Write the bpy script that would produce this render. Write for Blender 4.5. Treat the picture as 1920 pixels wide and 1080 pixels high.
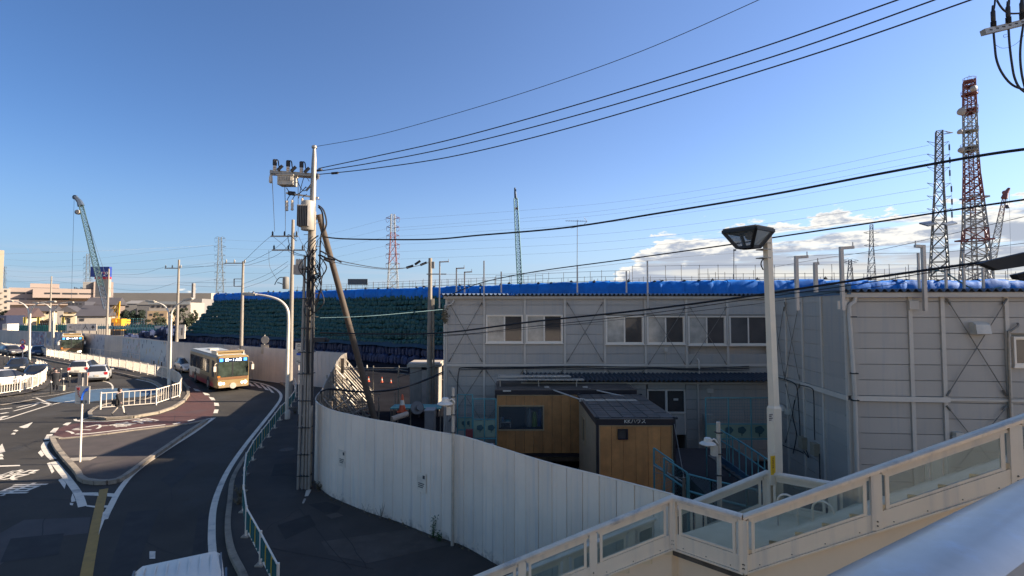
import bpy, bmesh, math, random
from mathutils import Vector, Matrix, noise
R = math.radians
random.seed(7)
sc = bpy.context.scene
for o in list(bpy.data.objects): bpy.data.objects.remove(o, do_unlink=True)

# ---------------------------------------------------------------- camera, sky, sun, exposure
FPX, CX, CY, EYE = 930.0, 960.0, 540.0, 6.7
PITCH = math.atan(40.0 / FPX)
cd = bpy.data.cameras.new('camera'); cam = bpy.data.objects.new('camera', cd)
sc.collection.objects.link(cam); sc.camera = cam
cd.sensor_width = 36; cd.lens = 36 * FPX / 1920; cd.clip_start = .1; cd.clip_end = 9000
cam.location = (0, 0, EYE); cam.rotation_euler = (R(90) + PITCH, 0, 0)
SUN_EL, SUN_AZ = R(25.5), R(88.5)          # azimuth clockwise from +Y
wd = bpy.data.worlds.new('World'); sc.world = wd; wd.use_nodes = True
sun = bpy.data.lights.new('sun', 'SUN'); so = bpy.data.objects.new('sun', sun); sc.collection.objects.link(so)
sun.energy = 2.5; sun.angle = R(.53); sun.color = (1, .91, .80)
sv = Vector((math.sin(SUN_AZ) * math.cos(SUN_EL), math.cos(SUN_AZ) * math.cos(SUN_EL), math.sin(SUN_EL)))
so.rotation_euler = sv.to_track_quat('Z', 'Y').to_euler(); so.location = (30, 0, 40)
sc.view_settings.view_transform = 'Standard'; sc.view_settings.look = 'None'
sc.view_settings.exposure = 2.22; sc.view_settings.gamma = 1; sc.view_settings.use_curve_mapping = False
sc.cycles.max_bounces = 6; sc.cycles.transparent_max_bounces = 16

def nn(nt, t, **k):
    n = nt.nodes.new(t)
    for a, b in k.items():
        if a.startswith('i_'): n.inputs[int(a[2:])].default_value = b
        else: setattr(n, a, b)
    return n
def mth(nt, op, a, b=None, c=None, clamp=False):
    n = nt.nodes.new('ShaderNodeMath'); n.operation = op; n.use_clamp = clamp
    for i, x in enumerate((a, b, c)):
        if x is None: continue
        if isinstance(x, (int, float)): n.inputs[i].default_value = x
        else: nt.links.new(x, n.inputs[i])
    return n.outputs[0]
def mapr(nt, x, a, b, c=0., d=1., smooth=True):
    n = nt.nodes.new('ShaderNodeMapRange'); n.interpolation_type = 'SMOOTHSTEP' if smooth else 'LINEAR'
    nt.links.new(x, n.inputs[0])
    for i, v in enumerate((a, b, c, d)): n.inputs[i + 1].default_value = v
    return n.outputs[0]
def mixc(nt, f, a, b, bl='MIX'):
    n = nt.nodes.new('ShaderNodeMix'); n.data_type = 'RGBA'; n.blend_type = bl
    for i, x in ((0, f), (6, a), (7, b)):
        if isinstance(x, (int, float)): n.inputs[i].default_value = x
        elif isinstance(x, tuple): n.inputs[i].default_value = x if len(x) == 4 else (*x, 1)
        else: nt.links.new(x, n.inputs[i])
    return n.outputs[2]
def build_world():
    nt = wd.node_tree; L = nt.links
    bg = nt.nodes['Background']
    sky = nn(nt, 'ShaderNodeTexSky', sky_type='NISHITA', sun_disc=False, sun_elevation=SUN_EL, sun_rotation=SUN_AZ,
             altitude=0, air_density=1.0, dust_density=.5, ozone_density=1.6)
    tc = nn(nt, 'ShaderNodeTexCoord'); sx = nn(nt, 'ShaderNodeSeparateXYZ'); L.new(tc.outputs['Generated'], sx.inputs[0])
    x, y, z = sx.outputs
    zs = nn(nt, 'ShaderNodeCombineXYZ'); L.new(x, zs.inputs[0]); L.new(y, zs.inputs[1]); L.new(mth(nt, 'MULTIPLY', z, 3.2), zs.inputs[2])
    n1 = nn(nt, 'ShaderNodeTexNoise'); L.new(zs.outputs[0], n1.inputs['Vector'])
    n1.inputs['Scale'].default_value = 21; n1.inputs['Detail'].default_value = 9; n1.inputs['Roughness'].default_value = .62
    n2 = nn(nt, 'ShaderNodeTexNoise'); L.new(zs.outputs[0], n2.inputs['Vector'])
    n2.inputs['Scale'].default_value = 3.2; n2.inputs['Detail'].default_value = 4
    st = nn(nt, 'ShaderNodeCombineXYZ'); L.new(x, st.inputs[0]); L.new(y, st.inputs[1]); L.new(mth(nt, 'MULTIPLY', z, 16), st.inputs[2])
    n3 = nn(nt, 'ShaderNodeTexNoise'); L.new(st.outputs[0], n3.inputs['Vector'])
    n3.inputs['Scale'].default_value = 3.0; n3.inputs['Detail'].default_value = 7; n3.inputs['Roughness'].default_value = .55
    # cumulus bank: its top rises with azimuth to the right
    top = mapr(nt, x, .14, .30, .02, .150)
    e = mth(nt, 'SUBTRACT', top, z)
    e2 = mth(nt, 'ADD', e, mth(nt, 'MULTIPLY', mth(nt, 'SUBTRACT', n1.outputs[0], .5), .12))
    e2 = mth(nt, 'ADD', e2, mth(nt, 'MULTIPLY', mth(nt, 'SUBTRACT', n2.outputs[0], .5), .06))
    body_ = mth(nt, 'SUBTRACT', 1.0, mth(nt, 'MULTIPLY', mapr(nt, n3.outputs[0], .53, .60), mapr(nt, e2, .09, .03)))
    bank = mth(nt, 'MULTIPLY', mapr(nt, e2, 0.0, .008), body_)
    deep = mapr(nt, mth(nt, 'ADD', e2, mth(nt, 'MULTIPLY', mth(nt, 'SUBTRACT', n1.outputs[0], .5), .10)), .012, .05)
    # layered gaps lower down
    gaps = mth(nt, 'MULTIPLY', mapr(nt, n3.outputs[0], .47, .62), mapr(nt, z, .11, .03))
    # thin veil near the horizon all the way round
    veil = mth(nt, 'MULTIPLY', mapr(nt, n3.outputs[0], .42, .66), mapr(nt, z, .12, .02))
    ccol = mixc(nt, deep, (2.05, 2.0, 1.88), (.92, 1.03, 1.24))
    ccol = mixc(nt, gaps, ccol, (2.1, 2.0, 1.75))
    hor = mapr(nt, z, .42, -.02)
    tint = mixc(nt, mapr(nt, x, -.8, .25), (.142, .20, .285), (.30, .335, .425))
    skyc = mixc(nt, 1.0, sky.outputs[0], tint, 'MULTIPLY')
    skyc = mixc(nt, mth(nt, 'MULTIPLY', mth(nt, 'POWER', hor, 2.6), .85), skyc, mixc(nt, mapr(nt, x, -.6, .5), (.68, .99, 1.36), (1.0, 1.33, 1.70)))
    c = mixc(nt, mth(nt, 'MULTIPLY', veil, .6), skyc, (1.15, 1.28, 1.5))
    c = mixc(nt, bank, c, ccol)
    L.new(c, bg.inputs[0]); bg.inputs[1].default_value = .112
build_world()

# ---------------------------------------------------------------- pixel -> place helpers (photograph is 1920 x 1080)
cp, sp = math.cos(PITCH), math.sin(PITCH)
def ray(px, py):
    x, y = (px - CX) / FPX, (CY - py) / FPX
    return Vector((x, cp - y * sp, sp + y * cp))
def P(px, py, Y):
    r = ray(px, py); return Vector((0, 0, EYE)) + r * (Y / r.y)
def G(px, py, z=0.):
    r = ray(px, py); t = (z - EYE) / r.z; return Vector((0, 0, EYE)) + r * t
def V(*a): return Vector(a)

# ---------------------------------------------------------------- materials
MC = {}
def M(name, col, rough=.6, metal=0., var=.18, scale=2.5, bump=0., bscale=40., dirt=None, dirtamt=.5, streak=0., emit=0., alpha=1., spec=.5, rnd=0., base=0.):
    if name in MC: return MC[name]
    m = bpy.data.materials.new(name); m.use_nodes = True; nt = m.node_tree; L = nt.links
    b = nt.nodes['Principled BSDF']
    b.inputs['Roughness'].default_value = rough; b.inputs['Metallic'].default_value = metal
    if max(col) < 1.45 * min(col) + .004 and not emit: col = (col[0] * 1.14, col[1] * .955, col[2] * .73)
    b.inputs['Specular IOR Level'].default_value = spec
    tc = nn(nt, 'ShaderNodeTexCoord'); gp = nn(nt, 'ShaderNodeNewGeometry')
    n = nn(nt, 'ShaderNodeTexNoise'); n.inputs['Scale'].default_value = scale; n.inputs['Detail'].default_value = 6; n.inputs['Roughness'].default_value = .6
    L.new(gp.outputs['Position'], n.inputs['Vector'])
    f = mapr(nt, n.outputs[0], .3, .7, 1 - var, 1 + var, False)
    if rnd:
        oi = nn(nt, 'ShaderNodeObjectInfo'); f = mth(nt, 'MULTIPLY', f, mapr(nt, oi.outputs['Random'], 0, 1, 1 - rnd, 1 + rnd, False))
    vm = nn(nt, 'ShaderNodeVectorMath', operation='SCALE'); vm.inputs[0].default_value = col; L.new(f, vm.inputs['Scale'])
    c = vm.outputs[0]
    if streak:
        mp = nn(nt, 'ShaderNodeMapping'); mp.inputs['Scale'].default_value = (7, 7, .35); L.new(gp.outputs['Position'], mp.inputs[0])
        s = nn(nt, 'ShaderNodeTexNoise'); s.inputs['Scale'].default_value = 1.; s.inputs['Detail'].default_value = 5; L.new(mp.outputs[0], s.inputs['Vector'])
        c = mixc(nt, mth(nt, 'MULTIPLY', mapr(nt, s.outputs[0], .48, .75), streak), c, dirt or (.16, .14, .12))
    elif dirt:
        s = nn(nt, 'ShaderNodeTexNoise'); s.inputs['Scale'].default_value = scale * .4; s.inputs['Detail'].default_value = 8; s.inputs['Roughness'].default_value = .7
        L.new(gp.outputs['Position'], s.inputs['Vector'])
        c = mixc(nt, mth(nt, 'MULTIPLY', mapr(nt, s.outputs[0], .5, .68), dirtamt), c, dirt)
    if base:      # splashed mud and rust creeping up from the foot, broken up by noise
        sz = nn(nt, 'ShaderNodeSeparateXYZ'); L.new(gp.outputs['Position'], sz.inputs[0])
        s = nn(nt, 'ShaderNodeTexNoise'); s.inputs['Scale'].default_value = 3.5; s.inputs['Detail'].default_value = 9; s.inputs['Roughness'].default_value = .75; L.new(gp.outputs['Position'], s.inputs['Vector'])
        k = mapr(nt, mth(nt, 'ADD', mth(nt, 'MULTIPLY', s.outputs[0], 1.7), mth(nt, 'MULTIPLY', sz.outputs[2], -1.1)), .52, .95)
        c = mixc(nt, mth(nt, 'MULTIPLY', k, base), c, (.20, .165, .12))
    L.new(c, b.inputs['Base Color'])
    if bump:
        bn = nn(nt, 'ShaderNodeTexNoise'); bn.inputs['Scale'].default_value = bscale; bn.inputs['Detail'].default_value = 4; L.new(gp.outputs['Position'], bn.inputs['Vector'])
        bp = nn(nt, 'ShaderNodeBump'); bp.inputs['Strength'].default_value = bump; bp.inputs['Distance'].default_value = .02
        L.new(bn.outputs[0], bp.inputs['Height']); L.new(bp.outputs[0], b.inputs['Normal'])
    if emit: b.inputs['Emission Color'].default_value = (*col, 1); b.inputs['Emission Strength'].default_value = emit
    if alpha < 1: b.inputs['Alpha'].default_value = alpha
    MC[name] = m; return m
def glass_mat(name, tint=(.8, .9, .9), amt=.55, rough=.03):
    """thin sheet glass: mostly see-through, with a sky reflection that grows at grazing angles"""
    if name in MC: return MC[name]
    m = bpy.data.materials.new(name); m.use_nodes = True; nt = m.node_tree; L = nt.links
    for n in list(nt.nodes): nt.nodes.remove(n)
    out = nn(nt, 'ShaderNodeOutputMaterial'); t = nn(nt, 'ShaderNodeBsdfTransparent'); t.inputs[0].default_value = (*tint, 1)
    g = nn(nt, 'ShaderNodeBsdfGlossy'); g.inputs['Roughness'].default_value = rough; g.inputs[0].default_value = (.9, .95, .95, 1)
    d = nn(nt, 'ShaderNodeBsdfDiffuse'); d.inputs[0].default_value = (.5, .55, .54, 1)
    fr = nn(nt, 'ShaderNodeFresnel'); fr.inputs[0].default_value = 1.45
    m1 = nn(nt, 'ShaderNodeMixShader'); m1.inputs[0].default_value = 1 - amt; L.new(t.outputs[0], m1.inputs[1]); L.new(d.outputs[0], m1.inputs[2])
    m2 = nn(nt, 'ShaderNodeMixShader'); L.new(fr.outputs[0], m2.inputs[0]); L.new(m1.outputs[0], m2.inputs[1]); L.new(g.outputs[0], m2.inputs[2])
    L.new(m2.outputs[0], out.inputs[0]); MC[name] = m; return m

# ---------------------------------------------------------------- mesh builder
def frame_from(d, up=V(0, 0, 1)):
    d = d.normalized()
    if abs(d.dot(up)) > .995: up = V(0, 1, 0)
    s = d.cross(up).normalized(); u = s.cross(d).normalized()
    return s, u, d
class MB:
    def __init__(s): s.v = []; s.f = []; s.mi = []; s.cur = 0
    def add(s, vs, fs):
        n = len(s.v); s.v += [Vector(q) for q in vs]; s.f += [tuple(i + n for i in f) for f in fs]; s.mi += [s.cur] * len(fs)
    def box(s, c, size, rz=0., R3=None):
        hx, hy, hz = (q / 2 for q in size); m = R3 or Matrix.Rotation(rz, 3, 'Z'); c = Vector(c)
        vs = [c + m @ V(a * hx, b * hy, d * hz) for d in (-1, 1) for a, b in ((-1, -1), (1, -1), (1, 1), (-1, 1))]
        s.add(vs, [(3, 2, 1, 0), (4, 5, 6, 7), (0, 1, 5, 4), (1, 2, 6, 5), (2, 3, 7, 6), (3, 0, 4, 7)]); return s
    def b2(s, lo, hi):
        return s.box([(a + b) / 2 for a, b in zip(lo, hi)], [abs(b - a) for a, b in zip(lo, hi)])
    def beam(s, a, b, w, h, up=V(0, 0, 1)):
        a, b = Vector(a), Vector(b); sd, u, d = frame_from(b - a, up)
        vs = [p + sd * (i * w / 2) + u * (j * h / 2) for p in (a, b) for i, j in ((-1, -1), (1, -1), (1, 1), (-1, 1))]
        s.add(vs, [(0, 1, 2, 3), (7, 6, 5, 4), (4, 5, 1, 0), (5, 6, 2, 1), (6, 7, 3, 2), (7, 4, 0, 3)]); return s
    def tube(s, a, b, r, n=8, r2=None):
        return s.path([a, b], r, n, r2)
    def path(s, pts, r, n=6, r2=None, closed=False):
        pts = [Vector(p) for p in pts]; k = len(pts); vs = []; sd = None
        for i, p in enumerate(pts):
            a = pts[i - 1] if (i or closed) else p; b = pts[(i + 1) % k] if (i < k - 1 or closed) else p
            d = (b - a).normalized()
            if sd is None: sd, u, _ = frame_from(d)
            else:
                sd = (sd - d * sd.dot(d)).normalized(); u = sd.cross(d)
            rr = r if r2 is None else r + (r2 - r) * i / (k - 1)
            vs += [p + (sd * math.cos(t * 2 * math.pi / n) + u * math.sin(t * 2 * math.pi / n)) * rr for t in range(n)]
        fs = []
        for i in range(k if closed else k - 1):
            j = (i + 1) % k
            fs += [(i * n + t, i * n + (t + 1) % n, j * n + (t + 1) % n, j * n + t) for t in range(n)]
        if not closed: fs += [tuple(range(n))[::-1], tuple((k - 1) * n + t for t in range(n))]
        s.add(vs, fs); return s
    def prism(s, poly, z0, z1):
        a = sum(poly[i][0] * poly[(i + 1) % len(poly)][1] - poly[(i + 1) % len(poly)][0] * poly[i][1] for i in range(len(poly)))
        if a < 0: poly = list(poly)[::-1]
        n = len(poly); vs = [(p[0], p[1], z0) for p in poly] + [(p[0], p[1], z1) for p in poly]
        s.add(vs, [tuple(range(n))[::-1], tuple(range(n, 2 * n))] + [(i, (i + 1) % n, n + (i + 1) % n, n + i) for i in range(n)]); return s
    def extr(s, pts, d):
        """extrude any planar 3-D outline along vector d"""
        pts = [Vector(p) for p in pts]; n = len(pts); d = Vector(d)
        s.add(pts + [p + d for p in pts], [tuple(range(n))[::-1], tuple(range(n, 2 * n))] + [(i, (i + 1) % n, n + (i + 1) % n, n + i) for i in range(n)]); return s
    def sheet(s, pts):
        s.add(pts, [tuple(range(len(pts)))]); return s
    def lathe(s, c, prof, n=16, ax=V(0, 0, 1)):
        c = Vector(c); sd, u, d = frame_from(ax); vs = []; k = len(prof)
        for r, h in prof: vs += [c + d * h + (sd * math.cos(t * 2 * math.pi / n) + u * math.sin(t * 2 * math.pi / n)) * r for t in range(n)]
        fs = [(i * n + t, i * n + (t + 1) % n, (i + 1) * n + (t + 1) % n, (i + 1) * n + t) for i in range(k - 1) for t in range(n)]
        fs += [tuple(range(n))[::-1], tuple((k - 1) * n + t for t in range(n))]
        s.add(vs, fs); return s
    def ribbon(s, pts, w, z):
        """flat strip of width w following ground points"""
        n = len(pts); vs = []
        for i, p in enumerate(pts):
            d = (Vector(pts[min(i + 1, n - 1)]) - Vector(pts[max(i - 1, 0)])); d.z = 0; d.normalize(); q = V(-d.y, d.x, 0) * (w / 2)
            a = Vector(p) + q; b = Vector(p) - q; a.z = b.z = z; vs += [a, b]
        s.add(vs, [(2 * i + 1, 2 * i + 3, 2 * i + 2, 2 * i) for i in range(n - 1)]); return s
    def build(s, name, mat, parent=None, smooth=False, label=None, fix=False):
        me = bpy.data.meshes.new(name)
        inv = INV.get(root_of(parent), None) if parent else None
        vs = [inv @ q for q in s.v] if inv else s.v
        me.from_pydata([tuple(q) for q in vs], [], s.f); me.update()
        if fix:
            bm = bmesh.new(); bm.from_mesh(me); bmesh.ops.recalc_face_normals(bm, faces=bm.faces); bm.to_mesh(me); bm.free()
        mats = mat if isinstance(mat, (list, tuple)) else [mat]
        for q in mats: me.materials.append(q)
        if len(mats) > 1:
            for p, i in zip(me.polygons, s.mi): p.material_index = i
        if smooth:
            me.polygons.foreach_set('use_smooth', [True] * len(me.polygons))
            try: me.set_sharp_from_angle(angle=R(38))
            except Exception: pass
        o = bpy.data.objects.new(name, me); sc.collection.objects.link(o)
        if parent: o.parent = parent
        if label: o['label'] = label
        return o
INV = {}
def root_of(o):
    while o is not None and o.parent is not None: o = o.parent
    return o
def tag(o, label=None, cat=None, group=None, kind=None):
    for k, v in (('label', label), ('category', cat), ('group', group), ('kind', kind)):
        if v: o[k] = v
    return o
def thing(name, label, cat, loc=(0, 0, 0), rz=0., group=None):
    o = bpy.data.objects.new(name, None); sc.collection.objects.link(o); o.empty_display_size = .3
    o.location = loc; o.rotation_euler.z = rz; tag(o, label, cat, group)
    INV[o] = (Matrix.Translation(Vector(loc)) @ Matrix.Rotation(rz, 4, 'Z')).inverted(); return o
def copy_tree(o, parent=None, label=None, loc=None, rz=None):
    c = o.copy(); sc.collection.objects.link(c); c.parent = parent
    if label: c['label'] = label
    if loc is not None: c.location = loc
    if rz is not None: c.rotation_euler.z = rz
    if parent is None: c.parent = None
    for ch in list(o.children):
        copy_tree(ch, c)
    return c
def kids(o): return [x for x in bpy.data.objects if x.parent == o]
def inst(me_obj, name, parent, mat4):
    """another object on the same mesh data, child of parent (local matrix)"""
    o = bpy.data.objects.new(name, me_obj.data); sc.collection.objects.link(o); o.parent = parent; o.matrix_local = mat4; return o
def spl(pts, n=8):
    pts = [Vector(p) for p in pts]; out = []
    for i in range(len(pts) - 1):
        p0 = pts[max(i - 1, 0)]; p1 = pts[i]; p2 = pts[i + 1]; p3 = pts[min(i + 2, len(pts) - 1)]
        for k in range(n):
            t = k / n
            out.append(.5 * ((2 * p1) + (p2 - p0) * t + (2 * p0 - 5 * p1 + 4 * p2 - p3) * t * t + (3 * p1 - p0 - 3 * p2 + p3) * t ** 3))
    return out + [pts[-1]]
def text_mesh(body, size, mat, name, parent, org, ex, ez, ext=.004, align='CENTER'):
    """lettering: ex = reading direction, ez = up direction of the letters (world)"""
    c = bpy.data.curves.new('txt', 'FONT'); c.body = body; c.size = size; c.extrude = ext; c.align_x = align; c.resolution_u = 2
    t = bpy.data.objects.new('txt', c); sc.collection.objects.link(t)
    dg = bpy.context.evaluated_depsgraph_get(); me = bpy.data.meshes.new_from_object(t.evaluated_get(dg))
    bpy.data.objects.remove(t); bpy.data.curves.remove(c)
    ex, ez = Vector(ex).normalized(), Vector(ez).normalized(); n = ex.cross(ez); org = Vector(org)
    inv = INV.get(root_of(parent), Matrix()) if parent else Matrix()
    for v in me.vertices: v.co = inv @ (org + ex * v.co.x + ez * v.co.y + n * v.co.z)
    me.materials.clear(); me.materials.append(mat)
    o = bpy.data.objects.new(name, me); sc.collection.objects.link(o)
    if parent: o.parent = parent
    return o
class Wall:
    """vertical plane through o along e; n points towards the viewer. uv() turns a photo pixel into (s, z) on it"""
    def __init__(s, o, e):
        s.o = V(o[0], o[1], 0); s.e = V(e[0], e[1], 0).normalized(); s.n = V(s.e.y, -s.e.x, 0)
    def uv(s, px, py):
        r = ray(px, py); c = V(0, 0, EYE); t = (s.o - c).dot(s.n) / r.dot(s.n); p = c + r * t
        return (p - s.o).dot(s.e), p.z
    def at(s, u, z, d=0.): return s.o + s.e * u + s.n * d + V(0, 0, z)
    def box(s, mb, u0, u1, z0, z1, d0, d1):
        c = s.at((u0 + u1) / 2, (z0 + z1) / 2, (d0 + d1) / 2)
        mb.box(c, (abs(u1 - u0), abs(d1 - d0), abs(z1 - z0)), math.atan2(s.e.y, s.e.x)); return mb
    def pbox(s, mb, x0, y0, x1, y1, d0, d1):
        a, b = s.uv(x0, y0); c, d = s.uv(x1, y1); return s.box(mb, a, c, b, d, d0, d1)

MW = M('white_paint', (.72, .72, .70), .45, var=.06)
MLINE = M('road_paint', (.62, .62, .60), .7, var=.1, scale=3, dirt=(.12, .12, .12), dirtamt=.55)
MSTEEL = M('galvanised_steel', (.29, .30, .31), .45, .6, var=.15, scale=6)
MDARK = M('black_rubber', (.02, .02, .022), .6, var=.1)
MCONC = M('concrete', (.33, .32, .30), .85, var=.15, scale=3, bump=.3, dirt=(.14, .13, .12))
MPOLE = M('pole_concrete', (.27, .26, .245), .85, var=.12, scale=5, bump=.15)
MCABLE = M('cable', (.015, .015, .017), .6, var=.05)

# ================================================================ GROUND, ROADS, PAVEMENTS
MASPH = M('asphalt', (.050, .050, .050), .8, var=.22, scale=.35, bump=.25, bscale=60, dirt=(.075, .072, .068), dirtamt=.6, spec=.15)
MASPH2 = M('asphalt_pavement', (.056, .054, .055), .85, var=.2, scale=.8, bump=.25, bscale=50, dirt=(.035, .034, .035), dirtamt=.6, spec=.3)
MPATCH = M('asphalt_patch', (.085, .082, .083), .9, var=.2, scale=2, bump=.2, spec=.2)
MPATCH2 = M('asphalt_patch_dark', (.034, .035, .038), .85, var=.2, scale=2, bump=.2, spec=.3)
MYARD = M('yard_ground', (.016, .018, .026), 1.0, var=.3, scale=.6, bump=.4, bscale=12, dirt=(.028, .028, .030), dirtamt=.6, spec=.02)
MEARTH = M('far_ground', (.22, .21, .19), .95, var=.3, scale=.02)
MRED = M('red_lane', (.095, .036, .024), .8, var=.15, scale=1.5, dirt=(.07, .05, .045), dirtamt=.5, bump=.2)
MBLUE = M('blue_lane', (.062, .110, .155), .8, var=.15, scale=1.2, dirt=(.06, .07, .08), dirtamt=.5, bump=.2)
MYEL = M('yellow_road_paint', (.36, .20, .04), .75, var=.15, scale=3, dirt=(.1, .08, .05), dirtamt=.4)
MKERB = M('kerb_concrete', (.27, .25, .22), .9, var=.2, scale=4, bump=.4, dirt=(.08, .07, .05), dirtamt=.7)

mb = MB(); mb.sheet([(-4000, -300, -.03), (4000, -300, -.03), (4000, 6000, -.03), (-4000, 6000, -.03)])
tag(mb.build('ground', MEARTH), kind='structure')

# hoarding line (ground points), from beyond the stairs round the corner and away to the left
NEAR = [G(590, 905), G(600, 920), G(620, 936), G(650, 950), G(700, 970), G(750, 986), G(800, 1007), G(845, 1022), G(880, 1036)]
d = (NEAR[-1] - NEAR[4]).normalized()
for _q in ((1015, 864), (1125, 892), (1185, 907.5), (1263, 928)): _p = G(*_q, 3.11); NEAR.append(V(_p.x, _p.y, 0))
def topg(px, py, z=3.12): q = G(px, py, z); return V(q.x, q.y, 0)
FAR = [topg(*q) for q in ((650, 662), (570, 657), (500, 652), (410, 645.5), (330, 641), (260, 633.5), (200, 628), (120, 623), (50, 620.5), (-60, 617))]
BEND = [NEAR[0] + V(-.45, 1.2, 0), NEAR[0] + V(-.9, 3.0, 0), V(-9.3, 25, 0), V(-11.2, 31.5, 0), V(-12.8, 37, 0), V(-13.4, 39.5, 0)]
HLINE = spl(NEAR[::-1] + BEND + FAR, 5)

mb = MB(); mb.sheet([(-330, -40, 0), (60, -40, 0), (60, 60, 0), (-330, 60, 0)][::1])
mb.sheet([(-330, 60, 0), (60, 60, 0), (60, 96, 0), (-330, 130, 0)])
tag(mb.build('road', MASPH), kind='structure')
mb = MB(); mb.sheet([(-150, -160, .02), (150, -160, .02), (150, 1.5, .02), (-150, 1.5, .02)]); tag(mb.build('bounce_sheet', M('bounce_pale', (.50, .47, .42), .85, var=.1)), kind='structure')  # unseen pale sheet added to bounce sunlight onto the shaded fronts
# yard behind the hoarding
yard = [(p.x, p.y) for p in HLINE] + [(-120, 120), (60, 120), (60, 8)]
YARD = yard

# right-hand pavement: guard fence line on its outer edge
GF = [G(*q) for q in ((520, 1140), (491, 1075), (466, 1030), (456, 985), (457, 940), (459, 902), (472, 872), (486, 850), (500, 830), (512, 812), (522, 797), (529, 787), (541, 775), (552, 757), (555, 742), (550, 728), (534, 717), (517, 712), (497, 708), (476, 704), (460, 701))]
GF2 = [G(440, 697.5), G(400, 692), G(350, 684.5), G(300, 678), G(240, 668), G(190, 660), G(140, 654), G(90, 650), G(0, 645)]
GFS = spl(GF + GF2, 4)
def offs(pts, w):
    out = []
    for i, p in enumerate(pts):
        dd = Vector(pts[min(i + 1, len(pts) - 1)]) - Vector(pts[max(i - 1, 0)]); dd.z = 0; dd.normalize()
        out.append(Vector(p) + V(-dd.y, dd.x, 0) * w)
    return out
def tri_sheet(name, outline, z, mat, kind='structure', parent=None):
    bm = bmesh.new(); vs = [bm.verts.new((p[0], p[1], z)) for p in outline]
    f = bm.faces.new(vs); f.normal_update(); bmesh.ops.triangulate(bm, faces=[f]);
    for q in bm.faces:
        if q.normal.z < 0: q.normal_flip()
    me = bpy.data.meshes.new(name); bm.to_mesh(me); bm.free(); me.materials.append(mat)
    o = bpy.data.objects.new(name, me); sc.collection.objects.link(o)
    if kind: o['kind'] = kind
    return o
kerbR = offs(GFS, .42)
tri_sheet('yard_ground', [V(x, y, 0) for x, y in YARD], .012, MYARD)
hl = [p for p in HLINE]
tri_sheet('pavement', [V(p.x, p.y, 0) for p in kerbR] + [V(p.x, p.y, 0) for p in hl[::-1]] + [V(3, 3, 0), V(-2, 4, 0)], .115, MASPH2)
def kerb(name, line, side=1, w=.16, h=.13, mat=MKERB, seg=.9, parent=None):
    """kerb built of separate stones, joints open by a few mm"""
    L_ = 0; cur = [Vector(line[0])]; stones = []
    for a, b in zip(line, line[1:]):
        a, b = Vector(a), Vector(b); n = max(1, round((b - a).length / seg))
        for k in range(n):
            q0 = a.lerp(b, k / n); q1 = a.lerp(b, (k + 1) / n); stones.append((q0, q1))
    root = thing(name, None, None, loc=tuple(V(line[0][0], line[0][1], 0)))
    root['kind'] = 'structure'
    far = MB()
    for k, (q0, q1) in enumerate(stones):
        dd = (q1 - q0); l = dd.length
        if l < .02: continue
        m_ = MB() if (q0.y < 32 and k < 290) else far
        c = (q0 + q1) / 2
        m_.box((c.x, c.y, h / 2 + .004), (l - .012, w, h + random.uniform(-.004, .004)), math.atan2(dd.y, dd.x))
        if m_ is not far: m_.build('kerb_stone', mat, root)
    if far.v: tag(far.build('kerb_stones', mat, root), kind='stuff')
    return root
kerb('kerb', kerbR)
# patches, covers and stains on the pavement
def patch(name, pix, z, mat, zg=0.): 
    mb = MB(); mb.sheet([(G(px, py, zg).x, G(px, py, zg).y, z) for px, py in pix]); o = mb.build(name, mat, fix=True)
    if o.data.polygons[0].normal.z < 0: o.data.flip_normals()
    return tag(o, kind='structure')
patch('pavement_patch', ((602, 1016), (780, 990), (860, 1012), (840, 1022), (720, 1050), (690, 1056), (616, 1040)), .120, MPATCH, .115)
patch('pavement_patch', ((578, 946), (612, 941), (640, 950), (632, 960), (606, 961)), .120, MPATCH2, .115)
patch('pavement_patch', ((609, 966), (632, 961), (644, 967), (622, 973)), .120, MPATCH, .115)
patch('pavement_patch', ((520, 985), (580, 965), (592, 985), (535, 1012)), .120, MPATCH2, .115)
patch('pavement_patch', ((515, 870), (562, 868), (560, 892), (508, 893)), .120, MPATCH2, .115)
patch('pavement_mark', ((574, 919), (584, 918), (578, 930), (571, 931)), .120, MLINE, .115)
patch('pavement_mark', ((570, 935), (574, 935), (570, 944), (566, 944)), .120, MLINE, .115)
patch('road_patch', ((240, 960), (300, 955), (250, 1080), (200, 1080)), .004, MPATCH2)
patch('road_patch', ((360, 1040), (372, 960), (392, 965), (384, 1045)), .004, MPATCH2)
patch('road_patch', ((0, 1000), (45, 975), (170, 970), (165, 1000), (60, 1010), (0, 1060)), .004, M('asphalt_patch_mid', (.058, .055, .058), .85, var=.2, scale=1))
mb = MB(); c = G(538, 843, .115); mb.lathe((c.x, c.y, .116), [(.33, 0), (.33, .006), (.0, .006)], 20)
tag(mb.build('manhole_cover', M('cast_iron', (.05, .05, .05), .6, .5, scale=20, bump=.5)), 'round iron manhole cover in the pavement beside the pole cluster', 'manhole cover')
mb = MB(); c = G(420, 797); mb.lathe((c.x, c.y, .005), [(.3, 0), (.3, .006), (0, .006)], 18)
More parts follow.
